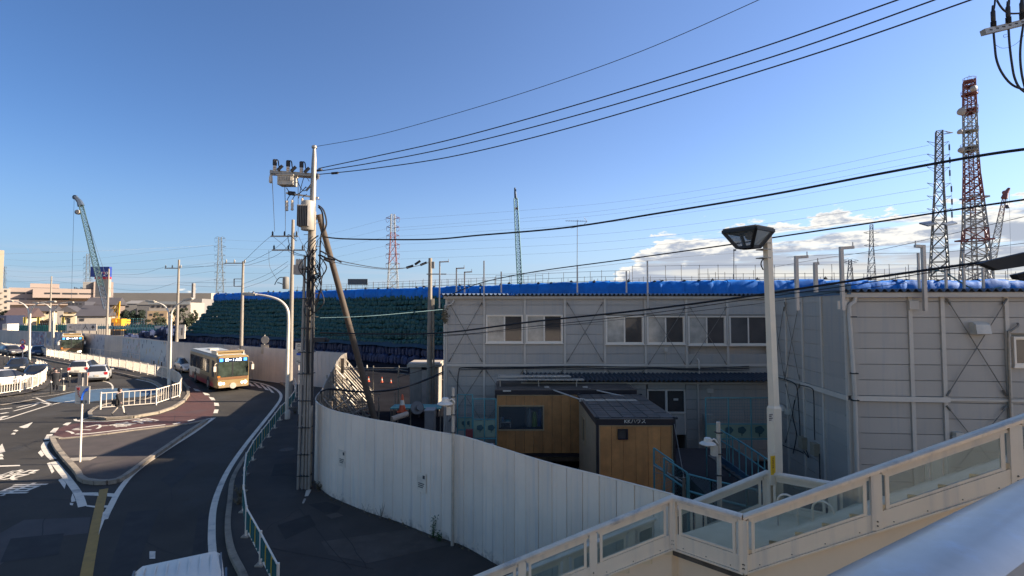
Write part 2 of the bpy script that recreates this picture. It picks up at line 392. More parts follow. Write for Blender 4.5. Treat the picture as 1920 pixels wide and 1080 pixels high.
# road markings ---------------------------------------------------
def strip(pix, w, mat=MLINE, z=.006, name='road_line', n=6, taper=None):
    pts = spl([G(*q) for q in pix], n); mb = MB(); mb.ribbon(pts, w, z); o = mb.build(name, mat)
    if o.data.polygons[0].normal.z < 0: o.data.flip_normals()
    return tag(o, kind='structure')
QZ = [0]
def quadm(pix, mat=MLINE, z=.006, name='road_marking', zg=0.):
    QZ[0] += 1; z += .0014 + .00003 * QZ[0]
    return patch(name, pix, z, mat, zg)
strip(((410, 1130), (402, 1075), (399, 1040), (397, 1000), (400, 955), (412, 915), (432, 875), (462, 832), (492, 794), (515, 765), (526, 748), (525, 737), (510, 726), (486, 718), (458, 713), (420, 706), (360, 696)), .2)
quadm(((457, 718), (470, 719), (486, 730), (470, 728)), MPATCH2, .005)
for (a, b, c, d_) in (((462, 716), (466, 716), (478, 724), (471, 724)), ((474, 717), (478, 718), (492, 728), (485, 727)), ((487, 720), (491, 721), (505, 732), (498, 731)), ((499, 724), (503, 725), (515, 737), (509, 736))): quadm((a, b, c, d_))
quadm(((280, 1040), (280.5, 1034), (291.5, 1034), (291, 1048), (280, 1048)))
# line to the right of the island, ending in a point
mb = MB(); Lp = spl([G(*q) for q in ((402, 783), (365, 810), (330, 832), (290, 858), (262, 878), (240, 898), (222, 922), (208, 948), (198, 968), (185, 1003))], 5)
mb.ribbon(Lp[:-4], .19, .006); o = mb.build('road_line', MLINE); tag(o, kind='structure')
if o.data.polygons[0].normal.z < 0: o.data.flip_normals()
quadm(((203.5, 955), (193, 961), (184.5, 1004)))
strip(((402, 783), (385, 787), (363, 795.5)), .16)
# yellow line
strip(((195, 917), (188, 945), (181, 978), (174, 1015), (167, 1050), (160, 1090)), .26, MYEL, name='yellow_road_line')
for q in (((152, 924), (184, 923.5), (185, 930), (156, 929)), ((201, 925), (221, 926), (215, 932), (201, 931)), ((160, 947), (178, 949), (178, 952), (162, 950)), ((196, 948), (204, 948), (201, 952), (195, 952))): quadm(q)
# line to the left of the island
strip(((88, 828), (82.5, 836), (86, 846), (93, 855), (100, 861)), .22)
strip(((101, 866), (112, 880), (126, 897), (138, 913), (148, 929), (155, 950)), .24)
for q in (((71, 849), (77, 844), (83, 853), (78, 857)), ((88, 869), (94, 867), (102, 884), (97, 888)), ((109, 900), (117, 897), (124, 907), (121, 917)), ((133, 936), (136, 925), (142, 940), (134, 942)), ((131, 943), (138, 944), (136, 948), (131, 947)),
          ((82, 825), (88, 815), (99.5, 814), (93, 825)), ((93, 811), (101, 803), (111, 802), (104, 811)), ((117, 797), (124, 793), (134, 792), (127, 798))): quadm(q)
# red bus lane
red = [(100, 817), (104, 808), (118, 800), (142, 793.5), (180, 790), (220, 789), (262, 785), (300, 777), (328, 768), (345, 757), (353, 747), (355, 735), (350, 722), (342, 712), (352, 709), (362, 716), (378, 732), (394, 745), (403, 756), (404, 768), (398, 780), (380, 790), (350, 798), (310, 802), (250, 809), (200, 816), (150, 821), (118, 824)]
tri_sheet('red_bus_lane', [G(*q) for q in red], .004, MRED)
strip(((142, 814), (170, 812.8), (225, 806.5), (270, 801), (310, 796.5)), .2, z=.009)
quadm(((323, 795), (337, 792), (339, 793.5), (326, 796)), z=.009); quadm(((351, 789), (364, 786), (366, 787.5), (353, 790.5)), z=.009)
for q in (((342, 721), (353, 724), (358, 727), (345, 725)), ((362, 728), (372, 731), (377, 734), (366, 733)), ((380, 736), (390, 738), (394, 741.5), (384, 741)), ((391, 744), (401, 746), (404, 751), (396, 750.5)), ((401, 755), (410, 756), (411, 761.5), (402, 761)), ((402, 768), (410, 768), (408, 775), (400, 775))): quadm(q, z=.009)
# worn lettering on the red lane (route words, foreshortened)
def road_text(body, px, py, size, ex, stretch, z=.010):
    ex = Vector(ex).normalized(); ez = V(-ex.y, ex.x, 0)
    c = bpy.data.curves.new('txt', 'FONT'); c.body = body; c.size = 1; c.align_x = 'CENTER'; c.align_y = 'CENTER'; c.resolution_u = 2; c.offset = .012
    t = bpy.data.objects.new('txt', c); sc.collection.objects.link(t)
    me = bpy.data.meshes.new_from_object(t.evaluated_get(bpy.context.evaluated_depsgraph_get())); bpy.data.objects.remove(t)
    g = G(px, py)
    for v in me.vertices:
        q = ex * v.co.x * size + ez * v.co.y * size * stretch; v.co = (g.x + q.x, g.y + q.y, z)
    me.materials.clear(); me.materials.append(MLINE); o = bpy.data.objects.new('road_lettering', me); sc.collection.objects.link(o)
    if me.polygons[0].normal.z < 0: me.flip_normals()
    return tag(o, kind='structure')
road_text('バス', 166, 804, 1.15, (.30, .95, 0), 1.35)
road_text('専用', 254, 793, 1.15, (.42, .9, 0), 1.35)
road_text('車', 30, 919.5, 1.42, (1, .06, 0), 1.0)
road_text('般', 21, 892.5, 1.35, (1, .06, 0), 1.05)
quadm(((-14, 873.5), (37, 872), (38, 874), (-14, 876)))
quadm(((-12, 849), (4, 832), (10, 847), (-1, 850))); quadm(((-12, 852), (4, 851), (7, 856), (-12, 857))); quadm(((-12, 858.5), (5, 857.5), (7, 861.5), (-12, 862)))
# arrow and dashes at left
quadm(((35, 801), (62, 791.5), (52, 802), (45, 803))); quadm(((24, 808), (29, 806), (35, 807), (31, 809.5))); quadm(((20, 814.5), (25, 811.5), (30, 812), (27, 815)))
# hatching at the left bus terminal
strip(((0, 785.5), (12, 785), (98, 758.5), (140, 751)), .16)
strip(((0, 785), (5, 784)), .16); strip(((25, 771), (60, 761.5), (78, 755), (97, 760)), .15, n=2); strip(((32, 764), (80, 753.5)), .18); strip(((0, 767.5), (23, 765)), .25); strip(((0, 776), (15, 773.5)), .3); strip(((0, 783.5), (13, 780)), .3)
strip(((68, 746), (98, 759)), .12, n=2)
# blue painted lane
tri_sheet('blue_lane', [G(*q) for q in ((83, 751), (100, 746), (128, 739), (150, 733.5), (180, 729.5), (214, 728), (262, 729), (300, 727), (309, 729), (296, 739), (262, 744), (215, 748), (180, 752), (150, 755.5), (118, 755))], .004, MBLUE)
strip(((60, 745.5), (100, 741), (140, 734), (180, 730), (211, 727.5)), .1)
strip(((255, 711), (282, 717), (297, 725), (300, 733)), .18); strip(((190, 714), (205, 718), (211, 724), (211, 730)), .12)
strip(((80, 674), (92, 676)), .15); strip(((0, 668), (30, 668)), .15)
# cracks and seams
rk = random.Random(31)
for (x0, y0, x1, y1, n_) in ((398, 1075, 250, 1000, 5), (300, 1000, 330, 900, 5), (60, 1040, 90, 960, 4), (430, 860, 500, 770, 5), (330, 780, 300, 860, 4), (20, 830, 120, 850, 5), (350, 740, 420, 770, 4), (220, 1060, 250, 985, 4)):
    strip([(x0 + (x1 - x0) * k / n_ + rk.uniform(-5, 5), y0 + (y1 - y0) * k / n_ + rk.uniform(-4, 4)) for k in range(n_ + 1)], .025, MPATCH2, .0047, 'road_crack', 3)
for q in (((300, 900), (352, 862), (372, 872), (322, 915)), ((20, 1010), (120, 1000), (110, 1040), (0, 1055)), ((435, 800), (470, 775), (482, 780), (450, 810))): patch('road_patch', q, .0042, MPATCH2)
for q in (((500, 1000), (560, 960)), ((560, 960), (660, 1078)), ((480, 1030), (700, 1075)), ((520, 905), (580, 903)), ((640, 1000), (690, 1075))):
    strip([(q[0][0] + (q[1][0] - q[0][0]) * k / 5 + rk.uniform(-3, 3), q[0][1] + (q[1][1] - q[0][1]) * k / 5 + rk.uniform(-2, 2)) for k in range(6)], .02, MPATCH2, .1205, 'pavement_crack', 3)
for q in (((0, 808), (60, 804), (120, 803)), ((0, 932), (60, 935), (160, 938))): strip(q, .03, MPATCH2, .0045, 'road_seam')

# the low island between the two carriageways ---------------------------------
ISL = [(97, 823), (101, 833), (109, 847), (122, 863), (136, 878), (146, 890), (150, 899), (160, 905), (180, 908), (202, 908), (220, 905), (236, 896), (250, 886), (272, 869), (300, 850), (330, 829), (356, 811), (378, 797), (386, 791), (352, 799), (310, 804), (250, 811), (200, 818), (150, 824), (115, 827)]
IG = [G(*q) for q in ISL]
tri_sheet('traffic_island', IG, .11, M('island_asphalt', (.062, .054, .052), .9, var=.2, scale=1.2, dirt=(.085, .055, .05), dirtamt=.5, bump=.3))
kerb('kerb', IG + [IG[0]], h=.15, w=.2, seg=1.1)
mb = MB(); g = G(150, 866); mb.box((g.x, g.y, .115), (1.0, .5, .02), .2); tag(mb.build('sign_footing', MCONC), kind='structure')

# peninsula with the long white fence ------------------------------------------
PEN_F = [(188, 771), (265, 767), (325, 755), (337, 746), (340, 736), (334, 725), (322, 717.5), (310, 713), (292, 708.5), (275, 704.5), (240, 697), (211, 692), (183, 686.5), (147, 680.5), (120, 676), (93, 671), (57, 663), (30, 659.5), (0, 656), (-40, 652)]
PF = [G(*q) for q in PEN_F]
outer = [(170, 784), (200, 787), (250, 784), (296, 776), (325, 766), (344, 754), (353, 742), (352, 730), (342, 717), (326, 708), (308, 702), (285, 697), (240, 689), (211, 684), (183, 679.5), (147, 674), (93, 665.5), (57, 659), (0, 653), (-40, 650)]
inner = [(-40, 657), (0, 660), (57, 668), (93, 677), (147, 687), (183, 693), (211, 699), (240, 705), (275, 713), (292, 719), (303, 727), (307, 735), (300, 744), (262, 753), (200, 760), (178, 768), (168, 776)]
tri_sheet('median_pavement', [G(*q) for q in outer + inner], .11, MASPH2)
kerb('kerb', [G(*q) for q in outer + inner + [outer[0]]], h=.15, w=.2, seg=1.2)
strip([(146, 789), (160, 785), (172, 782)], .12); strip(((141, 786), (143, 789), (160, 790.5), (200, 790), (262, 785)), .15, z=.012)
# left parking island
PKI = [(-30, 748), (10, 745), (50, 739), (84, 730), (94, 720), (97, 708), (90, 699), (76, 694), (60, 692), (40, 692)]
tri_sheet('parking_island', [G(*q) for q in PKI] + [G(-30, 692)], .10, MASPH2)
strip(((0, 744), (52, 742), (104, 735)), .15, MKERB, .02); strip(((0, 761), (32, 756), (64, 750)), .45, MKERB, .06, 'kerb_strip')

# ================================================================ HOARDINGS
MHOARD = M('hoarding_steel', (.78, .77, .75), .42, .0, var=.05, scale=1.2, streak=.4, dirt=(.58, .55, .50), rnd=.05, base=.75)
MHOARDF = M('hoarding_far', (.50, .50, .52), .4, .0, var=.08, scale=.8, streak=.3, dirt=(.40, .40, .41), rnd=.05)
def hoarding(root, line, h, w, mat, cap=True, maxn=290):
    """sheet panels with a folded edge each; line is a list of ground points"""
    acc = 0; pts = [Vector(line[0])]; total = []
    for a, b in zip(line, line[1:]): total.append((Vector(b) - Vector(a)).length)
    Lt = sum(total); n = round(Lt / w); w = Lt / n
    def at(s):
        for (a, b), l in zip(zip(line, line[1:]), total):
            if s <= l: return Vector(a).lerp(Vector(b), s / l if l else 0)
            s -= l
        return Vector(line[-1])
    proto = None; cnt = 0
    for i in range(n):
        p, q = at(i * w), at((i + 1) * w); dd = q - p; l = dd.length
        if l < .05: continue
        k = w / 12
        prof = [(-w / 2 + .004, 0), (-w / 2 + .012, -.018), (-w / 2 + k * 3.4, -.018), (-w / 2 + k * 3.7, -.011), (w / 2 - k * 3.7, -.011), (w / 2 - k * 3.4, -.018), (w / 2 - .012, -.018), (w / 2 - .004, 0), (w / 2 - .004, .012), (-w / 2 + .004, .012)]
        if proto is None:
            mb = MB(); mb.v = [V(x, y, z) for z in (.0, h) for x, y in prof]; m_ = len(prof)
            mb.f = [(j, (j + 1) % m_, m_ + (j + 1) % m_, m_ + j) for j in range(m_)] + [tuple(range(m_))[::-1], tuple(range(m_, 2 * m_))]; mb.mi = [0] * len(mb.f)
            o = mb.build('hoarding_panel', mat); o.parent = root; proto = o
        else:
            o = bpy.data.objects.new('hoarding_panel', proto.data); sc.collection.objects.link(o); o.parent = root
        c = (p + q) / 2; rz = math.atan2(dd.y, dd.x)
        o.matrix_local = INV[root] @ (Matrix.Translation((c.x, c.y, .06 + random.uniform(-.008, .008))) @ Matrix.Rotation(rz, 4, 'Z') @ Matrix.Rotation(random.uniform(-.003, .003), 4, 'X') @ Matrix.Diagonal((l / w, 1, 1, 1)))
    if cap:
        mb = MB(); mb.path([p + V(0, 0, h + .065) for p in line], .022, 5); mb.build('top_rail', mat, root)
        mb = MB(); mb.path([p + V(0, 0, .05) for p in line], .04, 4); mb.build('base_rail', mat, root)
near_line = spl(NEAR, 5)
root = thing('hoarding', 'white sheet steel site hoarding curving along the near pavement to the stairs', 'hoarding', tuple(NEAR[0]))
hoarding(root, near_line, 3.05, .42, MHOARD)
# two small notices with unreadable print
MPRINT = M('dark_print', (.06, .06, .07), .7)
for px, py, wpx in ((642.5, 859, 11), (791.5, 904, 14)):
    best = None
    for a, b in zip(near_line, near_line[1:]):
        if (b - a).length < .01: continue
        w_ = Wall((a.x, a.y), (b.x - a.x, b.y - a.y))
        s_, z_ = w_.uv(px, py)
        if 0 <= s_ <= (b - a).length and .2 < z_ < 3.2: best = (w_, s_, z_)
    if best:
        w_, s_, z_ = best; sgn = 1
        rt = thing('notice', 'small white notice fixed to the near hoarding, %s of the two' % ('left' if px < 700 else 'right'), 'notice', tuple(w_.at(s_, 0)), group='small notices on the hoarding')
        d0 = .022 * sgn
        mb = MB(); w_.box(mb, s_ - .2, s_ + .2, z_ - .28, z_ + .28, d0, d0 + .012 * sgn); mb.build('backing', M('notice_white', (.66, .66, .64), .5), rt)
        mb = MB()
        for k in range(3): w_.box(mb, s_ - .13, s_ + .13 - .03 * k, z_ - .02 - k * .055, z_ - .045 - k * .055, d0 + .012 * sgn, d0 + .017 * sgn)
        w_.box(mb, s_ + .06, s_ + .15, z_ + .12, z_ + .22, d0 + .012 * sgn, d0 + .017 * sgn)
        mb.build('print', MPRINT, rt)
root = thing('hoarding', 'grey steel hoarding bending back at the road corner, seen from its braced inner side', 'hoarding', tuple(BEND[0]))
bend_line = spl([NEAR[1]] + [NEAR[0]] + BEND + [FAR[0]], 5)[5:]
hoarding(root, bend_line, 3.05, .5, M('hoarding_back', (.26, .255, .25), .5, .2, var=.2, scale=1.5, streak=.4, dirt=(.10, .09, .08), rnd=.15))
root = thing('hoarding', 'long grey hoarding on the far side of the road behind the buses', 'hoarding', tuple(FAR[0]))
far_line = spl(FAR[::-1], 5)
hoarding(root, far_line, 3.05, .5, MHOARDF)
# printed murals on the far hoarding
def mural_mat(name, base, cols, scale, thr=.56, stretch=(1, 1, 1)):
    m = bpy.data.materials.new(name); m.use_nodes = True; nt = m.node_tree; L = nt.links; b = nt.nodes['Principled BSDF']; b.inputs['Roughness'].default_value = .5
    g = nn(nt, 'ShaderNodeNewGeometry'); mp = nn(nt, 'ShaderNodeMapping'); mp.inputs['Scale'].default_value = stretch; L.new(g.outputs['Position'], mp.inputs[0]); c = base
    for i, cc in enumerate(cols):
        t = nn(nt, 'ShaderNodeTexNoise', noise_dimensions='4D'); t.inputs['W'].default_value = i * 3.7 + scale; t.inputs['Scale'].default_value = scale; t.inputs['Detail'].default_value = 4; L.new(mp.outputs[0], t.inputs['Vector'])
        c = mixc(nt, mapr(nt, t.outputs[0], thr, thr + .02), c, cc)
    L.new(c, b.inputs['Base Color']); return m
mur = [(690, 0, None)]
def on_line(px, py, line):
    for a, b in zip(line, line[1:]):
        if (b - a).length < .01: continue
        w_ = Wall((a.x, a.y), (b.x - a.x, b.y - a.y)); s_, z_ = w_.uv(px, py)
        if -1e-3 <= s_ <= (b - a).length + 1e-3: return w_.at(s_, 0)
    return None
def mural(x0, x1, z0, z1, mat, label):
    pts = [on_line(x0 + (x1 - x0) * k / 8, 640, far_line) for k in range(9)]; pts = [p for p in pts if p is not None]
    if len(pts) < 2: return
    mb = MB()
    off = [p + (V(0, 0, 0) - p).normalized() * .06 for p in pts]
    for a, b in zip(off, off[1:]): mb.beam(V(a.x, a.y, (z0 + z1) / 2), V(b.x, b.y, (z0 + z1) / 2), .02, z1 - z0)
    o = mb.build('mural', mat); tag(o, label, 'mural', 'printed murals on the far hoarding'); return o
mural(57, 83, .4, 3.0, mural_mat('mural_dark', (.16, .18, .24), [(.30, .10, .12), (.10, .14, .22), (.32, .34, .38)], 1.6, .53), 'dark blue and red mural behind the double street lamps')
mural(84, 140, .9, 3.0, mural_mat('mural_town', (.30, .32, .36), [(.10, .16, .28), (.36, .30, .22), (.5, .5, .5)], 1.3, .54), 'blue grey townscape mural above the waiting bus')
mural(150, 196, .3, 3.0, mural_mat('mural_grey', (.43, .44, .45), [(.22, .22, .24), (.5, .5, .48)], 2.6, .57, (1, 1, .6)), 'pale mural of grey figures beside the thin dark pole')
mural(230, 262, .5, 2.9, mural_mat('mural_people', (.42, .44, .45), [(.40, .20, .08), (.12, .13, .15), (.20, .30, .22)], 3.0, .60, (1, 1, .4)), 'mural of orange and brown figures on the far hoarding')
mural(263, 312, .3, 3.0, mural_mat('mural_sea', (.36, .44, .46), [(.48, .50, .46), (.10, .13, .16), (.40, .33, .16)], 2.0, .61, (1, 1, .5)), 'pale green map like mural nearest the white car')
# symbols board standing behind the hoarding
a, b = P(126, 607, 84), P(182, 607, 84)
rt = thing('sign_board', 'long white board with four black symbols above the far hoarding', 'sign', (a.x, a.y, 0))
wl = Wall((a.x, a.y), (b.x - a.x, b.y - a.y)); Lw = (b - a).length
mb = MB(); z1 = P(126, 607, 84).z; z0 = P(126, 620, 84).z
for k in range(4):
    mb = MB(); wl.box(mb, Lw * k / 4 + .03, Lw * (k + 1) / 4 - .03, z0, z1, 0, .06); mb.build('board', M('sign_white', (.6, .6, .6), .5), rt)
mb = MB()
for k in range(5): wl.box(mb, Lw * k / 4 - .04, Lw * k / 4 + .04, 0, z1, -.12, -.02)
mb.build('posts', MSTEEL, rt)
for k, ch in enumerate(('<', '∷', '人', '✦')):
    text_mesh(ch, .95, MPRINT, 'symbol', rt, wl.at(Lw * (k + .5) / 4, z0 + .28, .07), wl.e, (0, 0, 1))
# diagonal pipe braces behind the bend of the hoarding -------------------------------
MPIPE = M('scaffold_pipe', (.25, .245, .23), .45, .5, var=.2, scale=8)
bl = bend_line; tot = [(b - a).length for a, b in zip(bl, bl[1:])]; Lb = sum(tot); nB = 22
def bend_at(s):
    for (a, b), l in zip(zip(bl, bl[1:]), tot):
        if s <= l: return a.lerp(b, s / max(l, 1e-6)), (b - a).normalized()
        s -= l
    return bl[-1], (bl[-1] - bl[-2]).normalized()
proto = None
for i in range(nB):
    p, dd = bend_at(.6 + (Lb - 1) * i / (nB - 1)); rz = math.atan2(dd.y, dd.x)
    if proto is None:
        rt = thing('brace_frame', 'leaning pipe brace in the row behind the bent hoarding', 'brace', (0, 0, 0), 0, 'pipe braces holding up the bent hoarding')
        for a_, b_ in (((0, -.12, 0), (0, -.12, 3.25)),): mb = MB(); mb.tube(a_, b_, .03, 6); mb.build('upright', MPIPE, rt)
        for a_, b_ in (((.05, -.14, 2.95), (.05, -2.35, .03)), ((.05, -.14, 1.7), (.05, -1.5, .03))): mb = MB(); mb.tube(a_, b_, .028, 6); mb.build('diagonal_pipe', MPIPE, rt)
        mb = MB(); mb.tube((-.05, -.1, .15), (-.05, -2.5, .15), .028, 6); mb.build('foot_pipe', MPIPE, rt)
        mb = MB(); mb.tube((-.75, -.18, 2.2), (.75, -.18, 2.2), .025, 6).tube((-.75, -.18, 1.1), (.75, -.18, 1.1), .025, 6); mb.build('ledger', MPIPE, rt)
        proto = rt; r2 = rt
    else: r2 = copy_tree(proto)
    r2.location = (p.x, p.y, 0); r2.rotation_euler.z = rz + random.uniform(-.22, .22); r2.rotation_euler.x = random.uniform(-.05, .05); r2.scale.z = random.uniform(.85, 1.03)
    r2['label'] = 'leaning pipe brace in the row behind the bent hoarding'

rq = random.Random(17)
for k in range(26):
    p, dd = bend_at(rq.uniform(.5, Lb - 3)); n_ = V(dd.y, -dd.x, 0); q = p + n_ * rq.uniform(.2, 1.4) + V(0, 0, rq.uniform(.3, 2.6)); d_ = V(dd.x * rq.uniform(-1, 1), dd.y * rq.uniform(-1, 1), rq.uniform(-.6, .6)) + n_ * rq.uniform(-.3, .9); d_.normalize(); l = rq.uniform(.8, 2.2)
    e = q + d_ * l; e.z = max(.05, e.z); mb = MB(); mb.tube(q, e, .026, 5); tag(mb.build('loose_pipe', MPIPE), 'stray scaffold pipe clamped at an angle among the leaning braces', 'pipe', 'stray pipes among the leaning braces')

# ================================================================ FENCES, POLES, LAMPS, SIGNS ALONG THE ROAD
MFW = M('fence_white', (.74, .73, .70), .45, var=.05)
MTEAL = M('fence_teal', (.03, .13, .125), .5, var=.2); MYP = M('fence_yellow', (.55, .36, .04), .5, var=.1)
# picket fence on the peninsula -----------------------------------------------
def picket_fence(line, label, h=1.1, sec=2.0, pitch=.13, z0=.11, indiv=True, name='picket_fence', thin=.022):
    root = thing(name, label, 'fence', (line[0].x, line[0].y, 0))
    tot = [(b - a).length for a, b in zip(line, line[1:])]; Lt = sum(tot); n = max(1, int(Lt / sec))
    def at(s):
        for (a, b), l in zip(zip(line, line[1:]), tot):
            if s <= l: return Vector(a).lerp(Vector(b), s / l if l else 0)
            s -= l
        return Vector(line[-1])
    P_ = [at(Lt * i / n) for i in range(n + 1)]
    mb = MB(); mb.box((0, 0, h / 2 + .02), (.07, .07, h + .04)); post = mb.build('post', MFW); post.parent = root
    pk = MB(); k = int(sec / pitch)
    proto = None
    for i, p in enumerate(P_):
        o = post if i == 0 else bpy.data.objects.new('post', post.data)
        if i: sc.collection.objects.link(o); o.parent = root
        o.matrix_local = INV[root] @ Matrix.Translation((p.x, p.y, z0))
    for i in range(n):
        a, b = P_[i], P_[i + 1]; dd = b - a; l = dd.length; rz = math.atan2(dd.y, dd.x)
        if proto is None:
            mb = MB(); mb.box((0, 0, h - .03), (l - .07, .05, .05)); mb.box((0, 0, .14), (l - .07, .045, .045))
            for q in range(1, k): mb.box((-l / 2 + l * q / k, 0, h / 2 + .055), (thin * 1.4, thin, h - .22))
            proto = mb.build('picket_panel', MFW); proto.parent = root; l0 = l; o = proto
        else:
            o = bpy.data.objects.new('picket_panel', proto.data); sc.collection.objects.link(o); o.parent = root
        c = (a + b) / 2
        o.matrix_local = INV[root] @ (Matrix.Translation((c.x, c.y, z0)) @ Matrix.Rotation(rz, 4, 'Z') @ Matrix.Diagonal((l / l0, 1, 1, 1)))
    return root
picket_fence(spl(PF[:5], 4), 'white picket railing wrapping the near end of the median, behind the walking person', sec=2.6, pitch=.24)
picket_fence(spl(PF[4:], 4), 'long white railing running back along the median from the paired street lamps', pitch=.14, sec=2.0)
picket_fence(spl([G(*q) for q in ((-30, 750), (0, 743), (28, 739), (56, 733), (76, 724), (86, 714), (87, 705), (80, 699), (68, 695))], 4), 'curved white picket fence in front of the parked dark cars', sec=1.5, pitch=.17)
# guard fence of the right pavement: teal and yellow panels
def guard_fence(line, label, sec, h=.85, z0=.11, col=True):
    root = thing('guard_fence', label, 'fence', (line[0].x, line[0].y, 0))
    tot = [(b - a).length for a, b in zip(line, line[1:])]; Lt = sum(tot); n = int(Lt / sec)
    def at(s):
        for (a, b), l in zip(zip(line, line[1:]), tot):
            if s <= l: return Vector(a).lerp(Vector(b), s / l if l else 0)
            s -= l
        return Vector(line[-1])
    P_ = [at(Lt * i / n) for i in range(n + 1)]
    for i, p in enumerate(P_):
        mb = MB(); mb.tube((p.x, p.y, z0), (p.x, p.y, z0 + h + .03), .035, 8); mb.build('post', MFW, root)
        if i < n and p.y < 40:
            mb = MB(); mb.box((p.x, p.y, z0 + .02), (.2, .2, .05)); mb.build('post_foot', MCONC, root)
        if i == n: break
        q = P_[i + 1]; dd = (q - p)
        mb = MB(); mb.tube(p + V(0, 0, z0 + h - .03), q + V(0, 0, z0 + h - .03), .024, 6); mb.build('rail', MFW, root)
        mb = MB(); mb.tube(p + V(0, 0, z0 + .25), q + V(0, 0, z0 + .25), .02, 6); mb.build('rail', MFW, root)
        if col:
            nn_ = 9
            for k in range(1, nn_):
                c = p.lerp(q, k / nn_); e = dd.normalized() * (dd.length / nn_ * .30)
                m_ = MB(); zc = z0 + (h + .22) / 2; hh = (h - .28) / 2 - .03
                if k % 3 == 0:
                    # yellow loop
                    pts = [c + e * .9 * math.cos(t) + V(0, 0, zc + hh * math.sin(t)) for t in [math.pi * 2 * j / 10 for j in range(10)]]
                    m_.path(pts, .016, 5, closed=True); m_.build('yellow_loop', MYP, root)
                else:
                    m_.beam(c + V(0, 0, zc - hh), c + V(0, 0, zc + hh), e.length * 1.2, .02, up=V(dd.x, dd.y, 0).normalized()); m_.build('teal_bar', MTEAL, root)
    return root
gfl = spl(GF[:14], 5); guard_fence(gfl, 'guard fence with teal bars and yellow loops along the near pavement kerb', 1.9)
guard_fence(spl(GF[13:] , 4), 'plain pipe guard fence round the bulge of the pavement before the far hoarding', 1.9, col=False)
guard_fence(spl([G(*q) for q in ((262, 682), (235, 677), (205, 672.5), (180, 669), (150, 665), (120, 661))], 3), 'pipe guard fence in short sections under the murals', 3.2, h=1.0, col=False)

# planting against the pole foot etc. comes later
def round_pole(mb, p, h, r0, r1, n=12): mb.path([p, p + V(0, 0, h)], r0, n, r1)
MINS = M('insulator', (.55, .53, .50), .3, var=.05)
def insulator(mb, p, h=.3, r=.06):
    mb.lathe(p, [(r * .5, 0), (r, .02), (r, h * .18), (r * .6, h * .22), (r, h * .3), (r, h * .45), (r * .6, h * .5), (r, h * .58), (r * .9, h * .75), (r * .45, h * .8), (r * .4, h)], 8)
# --- main pole with transformer -----------------------------------------------------
B = V(-7.64, 18.7, .11); TOPZ = P(586, 278, 18.7).z
root = thing('utility_pole', 'tallest concrete utility pole beside the hoarding, with transformer and crossarm of insulators', 'utility pole', tuple(B))
mb = MB(); mb.path([B, B + V(.06, 0, 10.3)], .20, 14, .135); mb.build('shaft', MPOLE, root, True)
mb = MB(); mb.path([B + V(.06, 0, 10.1), V(B.x + .09, B.y, TOPZ - .5), V(B.x + .09, B.y, TOPZ)], .125, 12, .06); mb.lathe(V(B.x + .09, B.y, TOPZ), [(.1, 0), (.1, .08), (.03, .12)], 10); mb.build('pole_top', MSTEEL, root, True)
def PM(px, py, dy=0.): return P(px, py, 18.7 + dy)
for dx, y0, y1, r in ((-.20, 915, 480, .05), (-.05, 915, 640, .04), (.08, 915, 680, .045), (.20, 915, 470, .05)):
    zt = P(580, y1, 18.6).z; mb = MB(); mb.tube((B.x + dx, B.y - .2 - abs(dx) * .2, .11), (B.x + .05 + dx * .75, B.y - .22, zt), r, 10)
    mb.build('conduit', M('conduit_grey', (.27, .27, .27), .5, var=.1, scale=5), root, True)
for py in (505, 560, 615, 660, 700, 750, 800, 850, 890):
    z = P(580, py, 18.6).z; mb = MB(); mb.box((B.x - .02, B.y - .1, z), (.50, .40, .03)); mb.build('band', MDARK, root)
for py in range(330, 640, 22):
    z = P(590, py, 18.7).z; mb = MB(); s_ = 1 if (py // 22) % 2 else -1; mb.tube((B.x + .05, B.y, z), (B.x + .05 + .3 * s_, B.y, z), .012, 5); mb.build('step_bolt', MSTEEL, root)
# crossarm pointing left with three cutouts
arm = MB(); arm.beam(PM(507, 322), PM(598, 329), .1, .12); arm.beam(PM(507, 326, .25), PM(598, 333, .25), .08, .1); arm.build('crossarm', MSTEEL, root)
arm = MB(); arm.beam(PM(596, 333), PM(574, 358), .05, .05); arm.build('arm_brace', MSTEEL, root)
for px in (515, 540, 565):
    y = 321 + (px - 507) * .08; g = PM(px, y)
    m_ = MB(); insulator(m_, g, .28, .07); m_.build('insulator', MINS, root, True)
    m_ = MB(); m_.lathe(g + V(0, 0, .24), [(.075, 0), (.08, .02), (.08, .2), (.05, .23)], 8); m_.build('insulator_cap', MDARK, root, True)
    m_ = MB(); m_.path(spl([g + V(0, 0, .45), g + V(.14, -.05, .42), g + V(.2, -.1, .2), g + V(.26, -.1, .12)], 4), .022, 5); m_.build('jumper', MCABLE, root)
    m_ = MB(); m_.tube(g + V(.16, -.1, .02), g + V(.34, -.1, .2), .06, 7); m_.build('cutout', MDARK, root, True)
g = PM(508, 327); m_ = MB(); m_.lathe(g + V(0, 0, -.34), [(.03, 0), (.07, .04), (.07, .2), (.05, .3)], 8); m_.build('hanging_insulator', MINS, root, True)
# switch box
c = PM(539, 340); m_ = MB(); m_.box(c, (.58, .42, .34)); m_.box(c + V(0, 0, .19), (.64, .48, .04)); 
for k in range(6): m_.box(c + V(-.22 + k * .088, -.22, .05), (.03, .05, .14))
m_.build('switch_box', M('switch_grey', (.42, .42, .40), .5), root)
